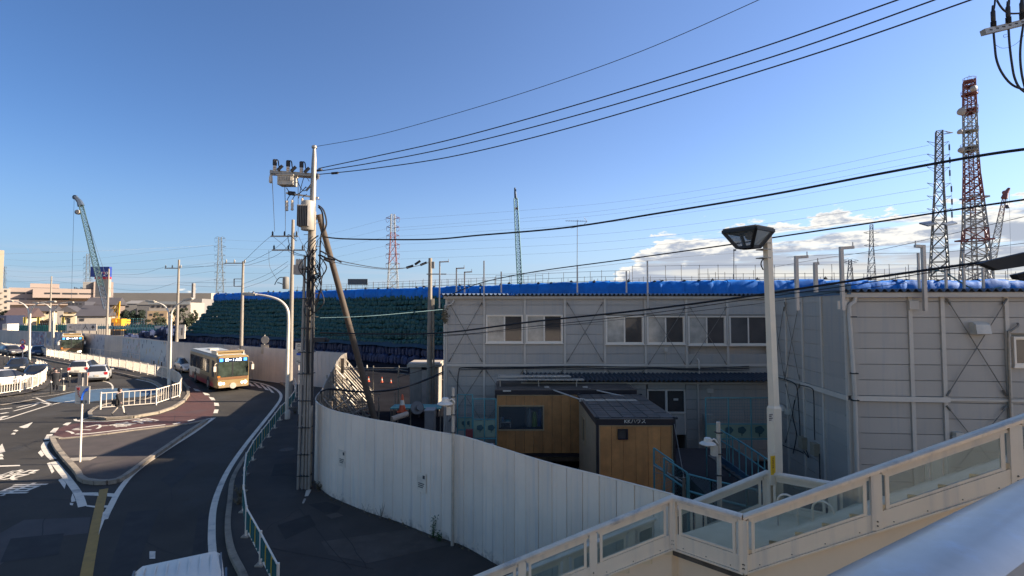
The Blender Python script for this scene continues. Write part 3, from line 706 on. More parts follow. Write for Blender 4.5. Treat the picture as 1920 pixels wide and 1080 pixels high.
# secondary arm, fuses
m_ = MB(); m_.beam(PM(537, 362), PM(597, 371), .06, .06); m_.build('lower_arm', M('light_arm', (.55, .55, .52), .5), root)
for px, py in ((538, 385), (548, 384), (567, 381)):
    m_ = MB(); g = PM(px, py, -.1); m_.lathe(g + V(0, 0, -.22), [(.02, 0), (.06, .03), (.045, .12), (.06, .2), (.045, .3), (.06, .36), (.02, .42)], 8); m_.build('fuse', MINS, root, True)
    m_ = MB(); m_.path(spl([g + V(0, 0, .18), g + V(.05, 0, .3), PM(px + 6, 366), PM(px + 8, 364)], 4), .014, 5); m_.build('jumper', MCABLE, root)
m_ = MB(); m_.tube(PM(541, 362), PM(553, 363), .08, 8); m_.build('arrester', MDARK, root, True)
# transformer
c0 = PM(577, 432, -.35)
m_ = MB(); m_.lathe(V(c0.x, c0.y, c0.z), [(.22, 0), (.24, .03), (.24, 1.02), (.20, 1.10), (.07, 1.13)], 18); m_.build('transformer_tank', M('tank_grey', (.33, .34, .34), .45, var=.08), root, True)
c1 = PM(570, 426, -.55)
for k in range(7): m_ = MB(); m_.box((c1.x - .19 + k * .062, c1.y - .02, c1.z + .42), (.02, .3, .78)); m_.build('cooling_fin', M('fin_grey', (.17, .17, .18), .5), root)
m_ = MB(); m_.box((c1.x, c1.y + .1, c1.z + .42), (.42, .16, .8)); m_.build('radiator', M('fin_grey', (.17, .17, .18), .5), root)
# small box and lower cable clutter
c = PM(561, 506); m_ = MB(); m_.box(c, (.32, .28, .36)); m_.build('meter_box', M('tank_grey2', (.30, .30, .31), .5), root)
for dx in (-.09, .0, .09): m_ = MB(); m_.lathe(c + V(dx, 0, .18), [(.04, 0), (.055, .03), (.05, .2), (.02, .24)], 8); m_.build('bushing', MINS, root, True)
m_ = MB(); m_.beam(c + V(.1, 0, .1), PM(586, 502), .05, .07); m_.beam(c + V(.1, 0, -.1), PM(586, 508), .05, .05); m_.build('bracket', MDARK, root)
rng = random.Random(3)
for k in range(34):
    y0 = rng.uniform(440, 560); x0 = rng.uniform(576, 601); y1 = y0 + rng.uniform(15, 70); x1 = rng.uniform(574, 603); bul = rng.choice((-1, 1, -1)) * rng.uniform(3, 17)
    m_ = MB(); m_.path(spl([PM(x0, y0, -.25), PM((x0 + x1) / 2 + bul, (y0 + y1) / 2, -.4), PM(x1, y1, -.25)], 6), rng.choice((.012, .016, .024)), 5); m_.build('cable_loop', MCABLE, root)
for (pts, r) in ((((574, 350), (562, 362), (548, 366), (537, 352)), .014), (((583, 345), (570, 358), (560, 345), (556, 330)), .014), (((580, 340), (572, 330), (566, 345), (560, 372)), .012), (((597, 385), (607, 395), (612, 420), (603, 440)), .03), (((597, 388), (604, 398), (606, 425), (601, 450), (599, 520)), .03), (((578, 480), (580, 560), (576, 640), (577, 700)), .05), (((584, 470), (588, 560), (586, 660), (585, 760)), .04), (((556, 452), (540, 440), (548, 470), (575, 480)), .012), (((600, 478), (612, 484), (628, 488)), .035), (((600, 470), (615, 478), (640, 492)), .03)):
    m_ = MB(); m_.path(spl([PM(x, y, -.3) for x, y in pts], 6), r, 6); m_.build('cable_loop', MCABLE, root)
m_ = MB(); c = PM(600, 637, -.2); m_.box(c, (.42, .25, .16)); m_.tube(c + V(.2, 0, .0), c + V(.32, 0, -.03), .07, 8); m_.build('closure_box', MDARK, root)
# leaning strut
s0 = P(598, 402, 18.8); s1 = V(-5.35, 21.6, 0)
rt = thing('strut_pole', 'brown concrete strut leaning from the tall utility pole into the yard', 'strut', tuple(s1)); mb = MB(); mb.path([s1, s0], .14, 12, .105); mb.build('shaft', M('strut_brown', (.085, .070, .058), .8, var=.15, scale=6), rt, True)
mb = MB(); mb.beam(s0 + V(0, 0, -.1), PM(588, 412), .1, .1); mb.build('clamp', MDARK, rt)
# --- generic utility poles ---------------------------------------------------------
def util_pole(px, pybase, pytop, label, Y=None, arms=(), r=.16, extra=None, baseY=None):
    Y = Y or G(px, pybase).y; b = P(px, 600, Y); b.z = .0; zt = P(px, pytop, Y).z
    rt = thing('utility_pole', label, 'utility pole', tuple(b), group='utility poles beyond the road'); mb = MB(); mb.path([b, V(b.x, b.y, zt)], r * 1.15, 12, r * .65); mb.build('shaft', MPOLE, rt, True)
    for x0, x1, ya in arms:
        mb = MB(); mb.beam(P(x0, ya, Y), P(x1, ya, Y), .08, .1); mb.build('crossarm', MSTEEL, rt)
        k = 3
        for i in range(k):
            xx = x0 + (x1 - x0) * (.06 + .88 * i / (k - 1))
            if abs(xx - px) < 3: xx += 4
            mb = MB(); insulator(mb, P(xx, ya, Y) + V(0, 0, .04), .35, .07); mb.build('insulator', MDARK if Y < 45 else MSTEEL, rt, True)
    return rt, b, zt
p2, b2_, z2_ = util_pole(546, 0, 412, 'slender utility pole just left of the tall one, two crossarms to the left', Y=36.5, arms=((508, 559, 443), (510, 571, 469)))
m_ = MB(); c = P(536, 529, 36); m_.lathe(c + V(0, 0, -.5), [(.2, 0), (.22, .03), (.22, .85), (.12, .9)], 12); m_.build('transformer_tank', M('fin_grey2', (.22, .23, .24), .5), p2, True)
m_ = MB(); m_.path(spl([P(541, 522, 36), P(526, 520, 36), P(519, 526, 36), P(515, 534, 36)], 5), .03, 5); m_.path(spl([P(541, 540, 36), P(528, 532, 36), P(520, 530, 36)], 5), .03, 5); m_.build('cable_loop', MCABLE, p2)
p3, _, _ = util_pole(453.5, 0, 490, 'utility pole with a short crossarm behind the near bus', Y=49, arms=((422, 457, 493.5),))
m_ = MB(); m_.beam(P(439, 523, 49), P(453, 523, 49), .08, .06); m_.beam(P(439, 523, 49), P(439, 537, 49), .08, .08); m_.beam(P(439, 537, 49), P(453, 537, 49), .08, .06); m_.build('side_bracket', MSTEEL, p3)
p4, _, _ = util_pole(332.5, 0, 487, 'dark utility pole rising behind the white car beside the far hoarding', Y=57.5, arms=((309, 337, 503),))
m_ = MB(); m_.box(P(341, 622, 57.2), (.75, .12, 1.6)); m_.build('pole_sign', M('sign_white2', (.62, .62, .60), .5), p4)
m_ = MB(); m_.box(P(341, 622, 57.1), (.12, .02, .8)); m_.build('sign_print', MPRINT, p4)
p5, _, _ = util_pole(201, 0, 504, 'utility pole just right of the store sign tower', Y=74)
p6, _, _ = util_pole(93.5, 0, 518, 'thin dark utility pole in front of the beige shopping mall', Y=89)
p7, b7, z7 = util_pole(806, 0, 484, 'utility pole inside the yard at the left end of the long grey building', Y=30, r=.17)
m_ = MB(); m_.tube(P(815, 600, 29.9) + V(0, 0, -6.5), P(812.5, 560, 29.9), .06, 8); m_.build('conduit', MPIPE, p7, True)
m_ = MB(); m_.beam(P(800, 514, 29.8), P(837, 514, 29.8), .06, .06); m_.build('crossarm', MSTEEL, p7)
m_ = MB(); m_.box(P(812, 497, 29.7), (.16, .2, .4)); m_.build('meter_box', MSTEEL, p7)
# --- street lamps with curved arms -------------------------------------------------
MLAMP = M('lamp_white', (.62, .62, .60), .4, .1, var=.05)
def curved_lamp(px, pyb, label, arms, group=None, r=.09):
    g = G(px, pyb); Y = g.y; rt = thing('street_lamp', label, 'street lamp', (g.x, g.y, 0), 0, group)
    for k, (x0, pts) in enumerate(arms):
        W_ = [P(px + x0, 700, Y)]; W_[0].z = .05
        W_ += [P(x, y, Y) for x, y in pts]
        mb = MB(); mb.path([W_[0]] + spl(W_[1:], 6), r, 10, r * .55); mb.build('curved_pole', MLAMP, rt, True)
        e = Vector(W_[-1]); d_ = (e - Vector(W_[-2])); d_.z *= .3; d_.normalize()
        mb = MB(); mb.beam(e - d_ * .1, e + d_ * .75, .26, .12); mb.beam(e + d_ * .05, e + d_ * .65, .2, .2); mb.build('lamp_head', M('lamp_head', (.42, .42, .40), .4), rt)
    mb = MB(); mb.lathe((g.x, g.y, .05), [(.16, 0), (.16, .5), (.11, .6)], 10); mb.build('base', MLAMP, rt, True)
    return rt
curved_lamp(539, 789, 'tall single street lamp curving left over the road by the guard fence', [(0, ((540, 640), (541, 600), (538, 578), (524, 563), (500, 555), (478, 552)))], r=.1)
curved_lamp(317.5, 724, 'pair of street lamps at the tip of the median, arms to both sides', [(-1, ((316, 650), (317, 600), (315, 583), (306, 572), (290, 566))), (1.5, ((320, 650), (321, 600), (323, 584), (332, 572), (346, 563)))], 'double street lamps along the median')
curved_lamp(54.5, 692, 'left double street lamp behind the parked cars', [(-.5, ((54.5, 630), (54, 590), (50, 576), (38, 567), (24, 565))), (.5, ((56, 630), (57, 590), (61, 577), (74, 568), (92, 566)))], 'double street lamps along the median')
curved_lamp(98.5, 668, 'double street lamp seen in front of the cream houses', [(-.5, ((97.5, 630), (97, 590), (94, 577), (84, 570), (72, 568))), (.6, ((100.5, 630), (101, 590), (104, 578), (114, 569), (128, 567)))], 'double street lamps along the median')
# --- signs -----------------------------------------------------------------------
MSB = M('sign_back', (.38, .38, .37), .5, .3); MBLU = M('sign_blue', (.02, .10, .45), .4, var=.03); MRD = M('sign_red', (.5, .02, .02), .4, var=.03); MSW = M('sign_face', (.62, .62, .60), .4, var=.03)
g = G(150, 866, .11)
rt = thing('road_sign', 'white lane direction sign with blue arrow and red cross on the island', 'road sign', tuple(g))
mb = MB(); mb.tube(g, g + V(0, 0, 3.62), .038, 10); mb.build('pole', MFW, rt, True)
Yg = g.y; a = P(140.5, 757, Yg - .06); b = P(168.5, 724, Yg - .06)
mb = MB(); mb.b2((a.x, Yg - .06, a.z), (b.x, Yg - .04, b.z)); mb.build('sign_plate', MSW, rt)
def SP(px, py): return P(px, py, Yg - .068)
m_ = MB(); m_.path(spl([SP(153.5, 750), SP(154, 744), (SP(157, 736)), SP(162, 731)], 5), .045, 4); m_.build('blue_arrow', MBLU, rt)
m_ = MB(); m_.extr([SP(159, 729.5), SP(166, 726.5), SP(164, 734)], (0, -.01, 0)); m_.build('blue_arrow', MBLU, rt, fix=True)
m_ = MB(); m_.beam(SP(144, 727), SP(149, 732), .02, .04); m_.beam(SP(149, 727), SP(144, 732), .021, .041); m_.build('red_cross', MRD, rt)
m_ = MB()
for x, y in ((146.5, 735), (147, 739), (148.5, 742.5), (151, 745.5)): m_.box(SP(x, y), (.05, .012, .05), 0)
m_.build('red_dots', MRD, rt)
for k, ch in enumerate('一般車'): text_mesh(ch, .155, MPRINT, 'sign_lettering', rt, SP(146.5 + k * 7.2, 756), (1, 0, 0), (0, 0, 1))
for x0, x1 in ((146, 153.5), (158, 165)):
    a = P(x0, 723.5, Yg); b = P(x1, 699, Yg); mb = MB(); mb.b2((a.x, Yg - .02, a.z), (b.x, Yg + .01, b.z)); mb.build('wood_board', M('sign_wood', (.50, .36, .24), .7, var=.08), rt)
a = P(154, 723, Yg); b = P(157.5, 699, Yg); mb = MB(); mb.b2((a.x, Yg - .01, a.z), (b.x, Yg + .03, b.z)); mb.build('upright', M('sign_dark', (.08, .09, .11), .6), rt)
# round signs at left
g = G(42.5, 690); Y = g.y; rt = thing('road_sign', 'pair of round signs, red ringed above blue, left of the double lamp', 'road sign', tuple(g))
mb = MB(); mb.tube(g, P(42.5, 638, Y), .04, 8); mb.build('pole', MFW, rt, True)
for py, m1, m2 in ((641.5, MRD, MSW), (651, MRD, MBLU)):
    c = P(42.5, py, Y - .08); r_ = 4.9 / 930 * Y
    mb = MB(); mb.lathe(c, [(r_, 0), (r_, .02)], 20, V(0, -1, 0)); mb.build('sign_rim', m1, rt)
    mb = MB(); mb.lathe(c + V(0, -.021, 0), [(r_ * .72, 0), (r_ * .72, .01)], 20, V(0, -1, 0)); mb.build('sign_disc', m2, rt)
text_mesh('30', .32, MBLU, 'sign_lettering', rt, P(42.5, 643.2, Y - .12), (1, 0, 0), (0, 0, 1))
c = P(42.5, 651, Y - .12); mb = MB(); mb.beam(c + V(-.17, 0, .17), c + V(.17, 0, -.17), .01, .06, up=V(0, 1, 0)); mb.build('red_bar', MRD, rt)
# back of round sign beside the guard fence
g = G(494.5, 712, .11); Y = g.y; rt = thing('road_sign', 'grey back of a round sign over a square plate, against the far hoarding', 'road sign', tuple(g))
mb = MB(); mb.tube(g, P(496.5, 628, Y), .035, 8); mb.build('pole', MFW, rt, True)
mb = MB(); mb.lathe(P(497, 637.5, Y - .07), [(.37, 0), (.37, .02)], 22, V(0, -1, 0)); mb.build('round_plate', MSB, rt)
mb = MB(); a = P(489.5, 663, Y); b = P(504.5, 646, Y); mb.b2((a.x, Y - .07, a.z), (b.x, Y - .05, b.z)); mb.build('square_plate', MSB, rt)
# bus stop
g = G(560, 752, .11); Y = 31.5; g = P(560.5, 740, Y); g.z = .11; rt = thing('bus_stop_sign', 'white bus stop sign with timetable on a thin pole left of the pole cluster', 'bus stop sign', tuple(g))
mb = MB(); mb.tube(g, P(560.5, 644, Y), .03, 8); mb.build('pole', MFW, rt, True)
a = P(554.5, 671.5, Y); b = P(566.5, 643, Y); mb = MB(); mb.b2((a.x, Y - .07, a.z), (b.x, Y - .03, b.z)); mb.build('sign_plate', MSW, rt)
mb = MB(); mb.lathe(P(560.5, 678, Y - .05), [(.22, 0), (.22, .03)], 16, V(0, -1, 0)); mb.build('round_plate', MSW, rt)
mb = MB(); 
for py, w in ((646, .16), (649, .22), (655, .12), (658, .2)): mb.box(P(560.5, py, Y - .08), (w, .01, .035))
mb.build('print', MPRINT, rt)
mb = MB(); mb.box(P(560.5, 664, Y - .08), (.3, .01, .14)); mb.build('blue_print', MBLU, rt)
mb = MB(); mb.box(P(559, 677, Y - .09), (.2, .01, .05)); mb.box(P(562, 680, Y - .09), (.2, .01, .05)); mb.build('print', MPRINT, rt)
# bollards
MBOL = M('bollard_black', (.02, .02, .022), .5); proto = None
for i, (px, py, h) in enumerate(((0.5, 680, 1), (8, 683, 1), (16.5, 685, 1), (25, 686, 1), (35, 690, 1), (66, 699, 1), (77, 702, 1), (89, 706, 1), (114, 712, 1), (127, 718, 1), (130, 728, 1), (118, 734, 1), (95, 741, 1), (288, 693, 0), (302.5, 696, 0))):
    g = G(px, py)
    if proto is None:
        rt = thing('bollard', 'black bollard with a silver cap', 'bollard', (0, 0, 0), 0, 'black bollards along the bus terminal pavement')
        mb = MB(); mb.lathe((0, 0, 0), [(.055, 0), (.055, .86), (.05, .88)], 10); mb.build('post', MBOL, rt, True)
        mb = MB(); mb.lathe((0, 0, .885), [(.062, 0), (.062, .07), (.03, .1)], 10); mb.build('cap', MFW, rt, True); proto = rt; o = rt
    else: o = copy_tree(proto)
    o.location = (g.x, g.y, .1)
    o['label'] = {0: 'black bollard at the left edge of the photo', 5: 'black bollard right of the left double lamp foot', 8: 'black bollard behind the silver estate car bumper', 11: 'second nearest black bollard, just left of the lane sign', 12: 'nearest black bollard, in front of the standing person', 13: 'left of two bollards under the sea mural', 14: 'right of two bollards under the sea mural'}.get(i, {1: 'second bollard from the left edge, behind the dark half cut car', 2: 'third bollard from the left edge, above the black sedan roof', 3: 'fourth bollard from the left edge, above the black sedan bonnet', 4: 'bollard just left of the round red and blue signs', 6: 'second bollard right of the left double lamp foot', 7: 'third bollard right of the left double lamp foot', 9: 'bollard directly below the white estate car', 10: 'bollard between the estate car and the lane sign'}.get(i, ''))
# thin pole with white hat lamp in front of and behind the hoarding
MHAT = M('lamp_hat_white', (.70, .70, .68), .35, var=.04)
def hat_lamp(px, pyb, pyt, Y, label, side, z0=.11, lamp_at=(835, 755), r=.05):
    g = P(px, 700, Y); g.z = z0; rt = thing('area_light', label, 'lamp', tuple(g)); zt = P(px, pyt, Y).z
    mb = MB(); mb.path([g, V(g.x, g.y, zt)], r, 10, r * .8); mb.build('pole', M('pole_beige', (.50, .48, .44), .5, var=.1, scale=6), rt, True)
    c = P(lamp_at[0], lamp_at[1], Y - .05); s = 15 / 930 * Y
    mb = MB(); mb.lathe(c, [(s * .3, -s * .35), (s * .32, -s * .2), (s * .98, -s * .12), (s, -.01), (s * .8, s * .1), (s * .5, s * .22), (s * .42, s * .62), (s * .3, s * .7)], 22); mb.build('lamp_shade', MHAT, rt, True)
    mb = MB(); e = V(g.x, g.y, c.z); mb.path(spl([c + V(s * .35, 0, s * .25), c + V(s * .8, 0, s * .5), c + V(s * 1.15, 0, s * .1), V(g.x, g.y, c.z - s * .3)], 6), .02, 6); mb.build('arm', MHAT, rt, True)
    mb = MB(); mb.box((g.x - r - .06, g.y - .03, c.z - s * .9), (.13, .14, .24)); mb.build('control_box', M('box_beige', (.55, .54, .50), .5), rt)
    for k in range(3): mb = MB(); mb.box((g.x, g.y, zt - .25 - k * .5), (r * 2.5, r * 2.5, .02)); mb.build('strap', MDARK, rt)
    return rt
Yb = G(848, 1023, .11).y
hat_lamp(850, 1022, 727, Yb, 'thin pole on the near pavement carrying a small white hat shaped lamp', -1, lamp_at=(835, 756))
hat_lamp(1345, 0, 791, 12.0, 'thin pole carrying a white hat shaped lamp behind the stair railing', -1, z0=0, lamp_at=(1327, 831), r=.06)
# --- off-frame pole at top right with its crossarm ------------------------------------
Yq = 8.5; g = P(1990, 100, Yq); rt = thing('utility_pole', 'end of a grey crossarm with black insulators and drooping cables, top right corner', 'utility pole', (g.x, g.y, 0))
mb = MB(); mb.path([V(g.x, g.y + .3, 0), V(g.x, g.y + .3, 14.5)], .19, 14, .13); mb.build('shaft', MPOLE, rt, True)
mb = MB(); a, b = P(1843, 61, Yq), P(2010, 20, Yq + .2); mb.beam(a, b, .09, .095); mb.build('crossarm', MSTEEL, rt)
dd = (b - a)
for k in range(6): mb = MB(); q = a + dd * (.06 + .07 * k); mb.box(q + V(0, -.047, 0), (.05, .008, .02)); mb.build('slot', MDARK, rt)
for px, py in ((1863, 52), (1891, 44), (1917, 36)):
    q = P(px, py, Yq)
    mb = MB()
    prof = [(.012, 0)]
    for k in range(5): prof += [(.022, .008 + k * .022), (.042, .012 + k * .022), (.042, .018 + k * .022), (.022, .022 + k * .022)]
    prof += [(.03, .125), (.034, .13), (.034, .29), (.022, .31), (.014, .4)]
    mb.lathe(q, prof, 12); mb.build('insulator', MDARK, rt, True)
for pts, r in ((((1863, 20), (1865, 8), (1866, -10)), .014), (((1891, 14), (1892, 4), (1891, -8)), .016), (((1917, 14), (1918, 0), (1918, -10)), .016), (((1863, 62), (1865, 85), (1868, 110), (1876, 132), (1890, 152), (1905, 163), (1925, 169)), .017), (((1891, 55), (1893, 85), (1897, 118), (1902, 145), (1912, 165), (1930, 178)), .017), (((1919, 45), (1914, 80), (1913, 110), (1916, 140), (1922, 165)), .017), (((1869, 0), (1876, 12), (1886, 22), (1898, 25.5), (1925, 24)), .015), (((1865, 83), (1878, 90), (1893, 88), (1908, 80), (1920, 66)), .003), (((1888, 64), (1882, 66), (1883, 70), (1890, 68)), .003)):
    mb = MB(); mb.path(spl([P(x, y, Yq) for x, y in pts], 7), r, 7); mb.build('cable', MCABLE, rt, True)

# ================================================================ PREFAB OFFICES, CABINS, YARD
MSIDE = M('siding_grey', (.43, .425, .42), .42, .0, var=.05, scale=.8, rnd=.06, streak=.35, dirt=(.30, .29, .28))
MFRAME = M('prefab_frame', (.56, .55, .53), .45, var=.06)
MBEAM = M('prefab_beam', (.62, .61, .59), .45, var=.06)
MROOF = M('corrugated_roof', (.085, .105, .13), .5, .1, var=.2, scale=2)
MRFL = M('roof_fascia', (.50, .49, .47), .5, var=.08)
MALU = M('window_aluminium', (.78, .77, .75), .4, .1, var=.04)
MGLD = M('glass_dark', (.075, .070, .072), .06, var=.3, scale=.8, spec=.8)
MGLL = M('glass_light', (.44, .43, .41), .12, var=.35, scale=1.5, spec=.8)  # mottled tone stands in for reflections in the pale panes
MBRACE = M('brace_rod', (.20, .20, .195), .5, .4)
WC = Wall((-3.16, 23.3), (1, 0))
def build_prefab(name, label, W, s0, s1, zb, zt, bays, rows, skip, zband, frame_w=.10, depth=8., extra=None, rowz=None):
    """bays: list of s positions of the columns; each bay holds horizontal siding boards between columns"""
    o = W.at(s0, 0); rt = thing(name, label, 'site office', tuple(V(o.x, o.y, 0)))
    mb = MB(); W.box(mb, s0, s1, zb, zt - .05, -.2, -depth); mb.build('wall_core', MSIDE, rt)
    zs = [z for z in rows if zb <= z < zt - .05] + [zt + .01]
    for a, b in zip(bays, bays[1:]):
        for z0, z1 in zip(zs, zs[1:]):
            segs = [(a + frame_w / 2 + .004, b - frame_w / 2 - .004)]
            for (w0, w1, y0, y1) in skip:
                if z1 > y0 + .03 and z0 < y1 - .03:
                    # window cuts this board
                    segs = [q for s_ in segs for q in ((s_[0], min(s_[1], w0)), (max(s_[0], w1), s_[1])) if q[1] - q[0] > .04]
                    continue
            for p, q in segs:
                mb = MB(); W.box(mb, p, q, z0 + .008, z1 - .008, -.05, .0 + random.uniform(-.003, .003)); mb.build('siding_board', MSIDE, rt)
    for s in bays:
        mb = MB(); W.box(mb, s - frame_w / 2, s + frame_w / 2, zb, zband - .02, -.05, .045); mb.build('column', MFRAME, rt)
        mb = MB(); W.box(mb, s - frame_w / 2, s + frame_w / 2, zband + .10, zt + .02, -.05, .045); mb.build('column', MFRAME, rt)
    return rt
def window(W, rt, x0, y0, x1, y1, left=None, right=None, split=.5, d=.03):
    a, z1 = W.uv(x0, y0); b, z0 = W.uv(x1, y1); m = a + (b - a) * split
    fr = MB()
    t = .05
    for q in ((a, b, z1 - t, z1), (a, b, z0, z0 + t), (a, a + t, z0 + t, z1 - t), (b - t, b, z0 + t, z1 - t)): W.box(fr, *q, -.04, d + .05)
    W.box(fr, a - .04, b + .04, z0 - .04, z0, -.02, d + .08)
    f = fr.build('window', MALU, rt)
    for (p, q, mat, dd) in ((a + t, m, left or MGLL, .02), (m, b - t, right or MGLD, .0)):
        s = MB(); 
        for k in ((p, q, z1 - t - .035, z1 - t), (p, q, z0 + t, z0 + t + .035), (p, p + .035, z0 + t + .035, z1 - t - .035), (q - .035, q, z0 + t + .035, z1 - t - .035)): W.box(s, *k, dd - .02, dd + .015)
        s.build('sash', MALU, f)
        g = MB(); W.box(g, p + .035, q - .035, z0 + t + .035, z1 - t - .035, dd - .012, dd - .004); g.build('pane', mat, f)
    return f
def xbrace(W, rt, x0, y0, x1, y1, d=.06, r=.012):
    for (a, b) in (((x0, y0), (x1, y1)), ((x0, y1), (x1, y0))):
        u0, z0 = W.uv(*a); u1, z1 = W.uv(*b); mb = MB(); mb.tube(W.at(u0, z0, d), W.at(u1, z1, d + .02), r, 5)
        for u, z, s in ((u0, z0, 1), (u1, z1, -1)): mb.tube(W.at(u, z, d), W.at(u + (u1 - u0) * .06 * s, z + (z1 - z0) * .06 * s, d), r * 2.2, 6)
        mb.build('cross_brace', MBRACE, rt)
# ---- long building ----
def zc(py): return WC.uv(1100, py)[1]
def sc_(px): return WC.uv(px, 620)[0]
cols = [sc_(x) for x in (837, 908, 984, 1059, 1134, 1210, 1287, 1364, 1442, 1518)]
wins = [(911, 590, 981, 643), (986, 590, 1055, 643), (1135, 592, 1207, 645), (1212, 592, 1284, 645), (1289, 592, 1361, 647), (1366, 592, 1440, 647)]
skip = []
for w in wins:
    a, z1 = WC.uv(w[0], w[1]); b, z0 = WC.uv(w[2], w[3]); skip.append((a, b, z0 - .02, z1))
zband = zc(686); rows = [zband + .10 + .457 * k for k in range(9)]; rows = [zband - .02 - .457 * k for k in range(11, -1, -1)] + rows
bld = build_prefab('site_office', 'long two storey grey prefab site office with six aluminium windows upstairs', WC, cols[0] - .05, cols[-1] + .05, 0.0, zc(560), cols, rows, skip, zband)
for i, w in enumerate(wins): window(WC, bld, *w, left=[None, None, None, None, None, M('glass_mid', (.09, .09, .095), .08, var=.4, scale=.6, spec=.8)][i])
for x0, x1, y0, y1 in ((842, 904, 567, 678), (1063, 1130, 567, 678), (842, 904, 694, 790), (911, 981, 694, 790), (986, 1055, 694, 790), (1139, 1206, 694, 790)): xbrace(WC, bld, x0, y0, x1, y1)
for x0, x1 in ((1214, 1283), (1291, 1360)): xbrace(WC, bld, x0, 575, x1, 683, d=.14)
mb = MB(); WC.box(mb, cols[0] - .1, cols[-1] + .1, zband - .02, zband + .1, -.05, .06); mb.build('floor_beam', MFRAME, bld)
mb = MB(); WC.box(mb, cols[0] - .12, cols[-1] + .1, zc(560), zc(555.5), -.05, .16); mb.build('gutter', MRFL, bld)
def corrugated(W, s0, s1, z, d0, slope, L_, pitch=.2, amp=.045, mat=MROOF, parent=None, name='roof'):
    """wavy sheet: front edge at height z, distance d0 in front of the wall, running back L_"""
    mb = MB(); n = int((s1 - s0) / pitch * 6); prof = []
    for i in range(n + 1):
        s = s0 + (s1 - s0) * i / n; prof.append((s, amp * (1 if (i % 6) in (1, 2) else (-1 if (i % 6) in (4, 5) else 0))))
    vs = []
    for (s, h) in prof:
        vs += [W.at(s, z + h, d0), W.at(s, z + h + slope * L_, d0 - L_), W.at(s, z + h - .012, d0), W.at(s, z + h - .012 + slope * L_, d0 - L_)]
    fs = []
    for i in range(n): k = 4 * i; fs += [(k, k + 4, k + 5, k + 1), (k + 3, k + 7, k + 6, k + 2), (k + 2, k + 6, k + 4, k)]
    mb.add(vs, fs); return mb.build(name, mat, parent)
corrugated(WC, cols[0] - .25, cols[-1] + .1, zc(553.5) + .03, .28, .03, 8.8, parent=bld)
mb = MB(); WC.box(mb, cols[0] - .2, cols[-1] + .1, zc(555.2), zc(554), -.3, .2); mb.build('eave_closer', MDARK, bld)
# downpipe at left corner
mb = MB(); q = [WC.at(WC.uv(852, 562)[0], WC.uv(852, 562)[1], .1), WC.at(WC.uv(848, 570)[0], WC.uv(848, 570)[1], .12), WC.at(WC.uv(836, 573)[0], WC.uv(836, 573)[1], .12), WC.at(WC.uv(834, 600)[0], WC.uv(834, 600)[1], .1), WC.at(WC.uv(834, 780)[0], 0.5, .1)]
mb.path(q, .05, 8); mb.build('downpipe', MFRAME, bld, True)
# cables along the band
for k, (yy, r) in enumerate(((687, .018), (689.5, .022), (691.5, .015))):
    pts = [(862 + 60 * i, yy + 1.2 * math.sin(i * 1.3 + k) + (3 if i in (7, 8) else 0)) for i in range(10)]
    pts = [(857, 800), (858, 770), (858.5, 720), (861, 696), (868, 689)] + pts[1:] if k < 2 else pts
    mb = MB(); mb.path(spl([WC.at(*WC.uv(x, y), .13 + .02 * k) for x, y in pts], 5), r, 6); mb.build('wall_cable', MCABLE, bld)
for x, y in ((1248, 656),):
    mb = MB(); WC.pbox(mb, x - 3, y - 4, x + 3, y + 3, .0, .1); mb.build('outlet_box', MFRAME, bld)
    mb = MB(); mb.tube(WC.at(*WC.uv(x, y + 3), .03), WC.at(*WC.uv(x, 684), .03), .015, 5); mb.build('conduit', MFRAME, bld)
mb = MB(); mb.path([WC.at(*WC.uv(1307, 673), .02), WC.at(*WC.uv(1309, 676), .12), WC.at(*WC.uv(1309.5, 704), .12)], .04, 8); mb.build('vent_pipe', MFRAME, bld, True)
# nest of dry weeds on the left corner
# roof posts
MRP = M('post_grey_metal', (.46, .46, .47), .45, .3, var=.08)
def roof_post(W, rt, px, y0, y1, arm=0, w=.06, d=.25):
    u, z1 = W.uv(px, y0); _, z0 = W.uv(px, y1); mb = MB(); mb.beam(W.at(u, z0, d), W.at(u, z1, d), w, w)
    if arm:
        u2, _ = W.uv(px + arm, y0); mb.beam(W.at(u + .0, z1 - w / 2, d), W.at(u2, z1 - w / 2 + .02, d), w, w * .9)
        mb.beam(W.at(u2 - .02 * (1 if arm > 0 else -1), z1 - w / 2, d), W.at(u2 - .02 * (1 if arm > 0 else -1), z1 + .12, d), .02, .02)
    mb.build('roof_post', MRP, rt)
for a in ((826, 491, 578, 17), (857, 503, 549, 15), (872, 510, 549, 14), (908, 490, 578, 0), (940, 510, 549, 0), (1172, 509, 549, 0), (1211, 490, 578, 0), (1081, 500, 549, 0)): roof_post(WC, bld, a[0], a[1], a[2], a[3])
# ---- lean-to annex ----
WA = Wall((.6, 22.05), (1, 0))
rt = thing('annex', 'low lean to annex with dark corrugated eave and sliding door below the long office', 'annex', (.6, 22, 0))
zt = WA.uv(1200, 720)[1]
s0 = 0; s1 = WA.uv(1470, 700)[0]
zs = [.1 + .44 * k for k in range(9) if .1 + .44 * k < zt - .1] + [zt - .02]
da, dz1 = WA.uv(1213, 730); db, dz0 = WA.uv(1286, 815)
cs = [0, 1.8, 3.6, 5.4, da - .02]; cs2 = [db + .02, db + 1.1, db + 2.6, s1]
for C_ in (cs, cs2):
    for a, b in zip(C_, C_[1:]):
        for z0, z1 in zip(zs, zs[1:]): mb = MB(); WA.box(mb, a + .005, b - .005, z0 + .006, z1 - .006, -.06, 0); mb.build('siding_board', MSIDE, rt)
mb = MB(); WA.box(mb, da, db, dz1 + .02, zt - .02, -.06, -.01); WA.box(mb, 0, da, 0, zt - .05, -.1, -.9); WA.box(mb, db, s1, 0, zt - .05, -.1, -.9); mb.build('wall_core', MSIDE, rt)
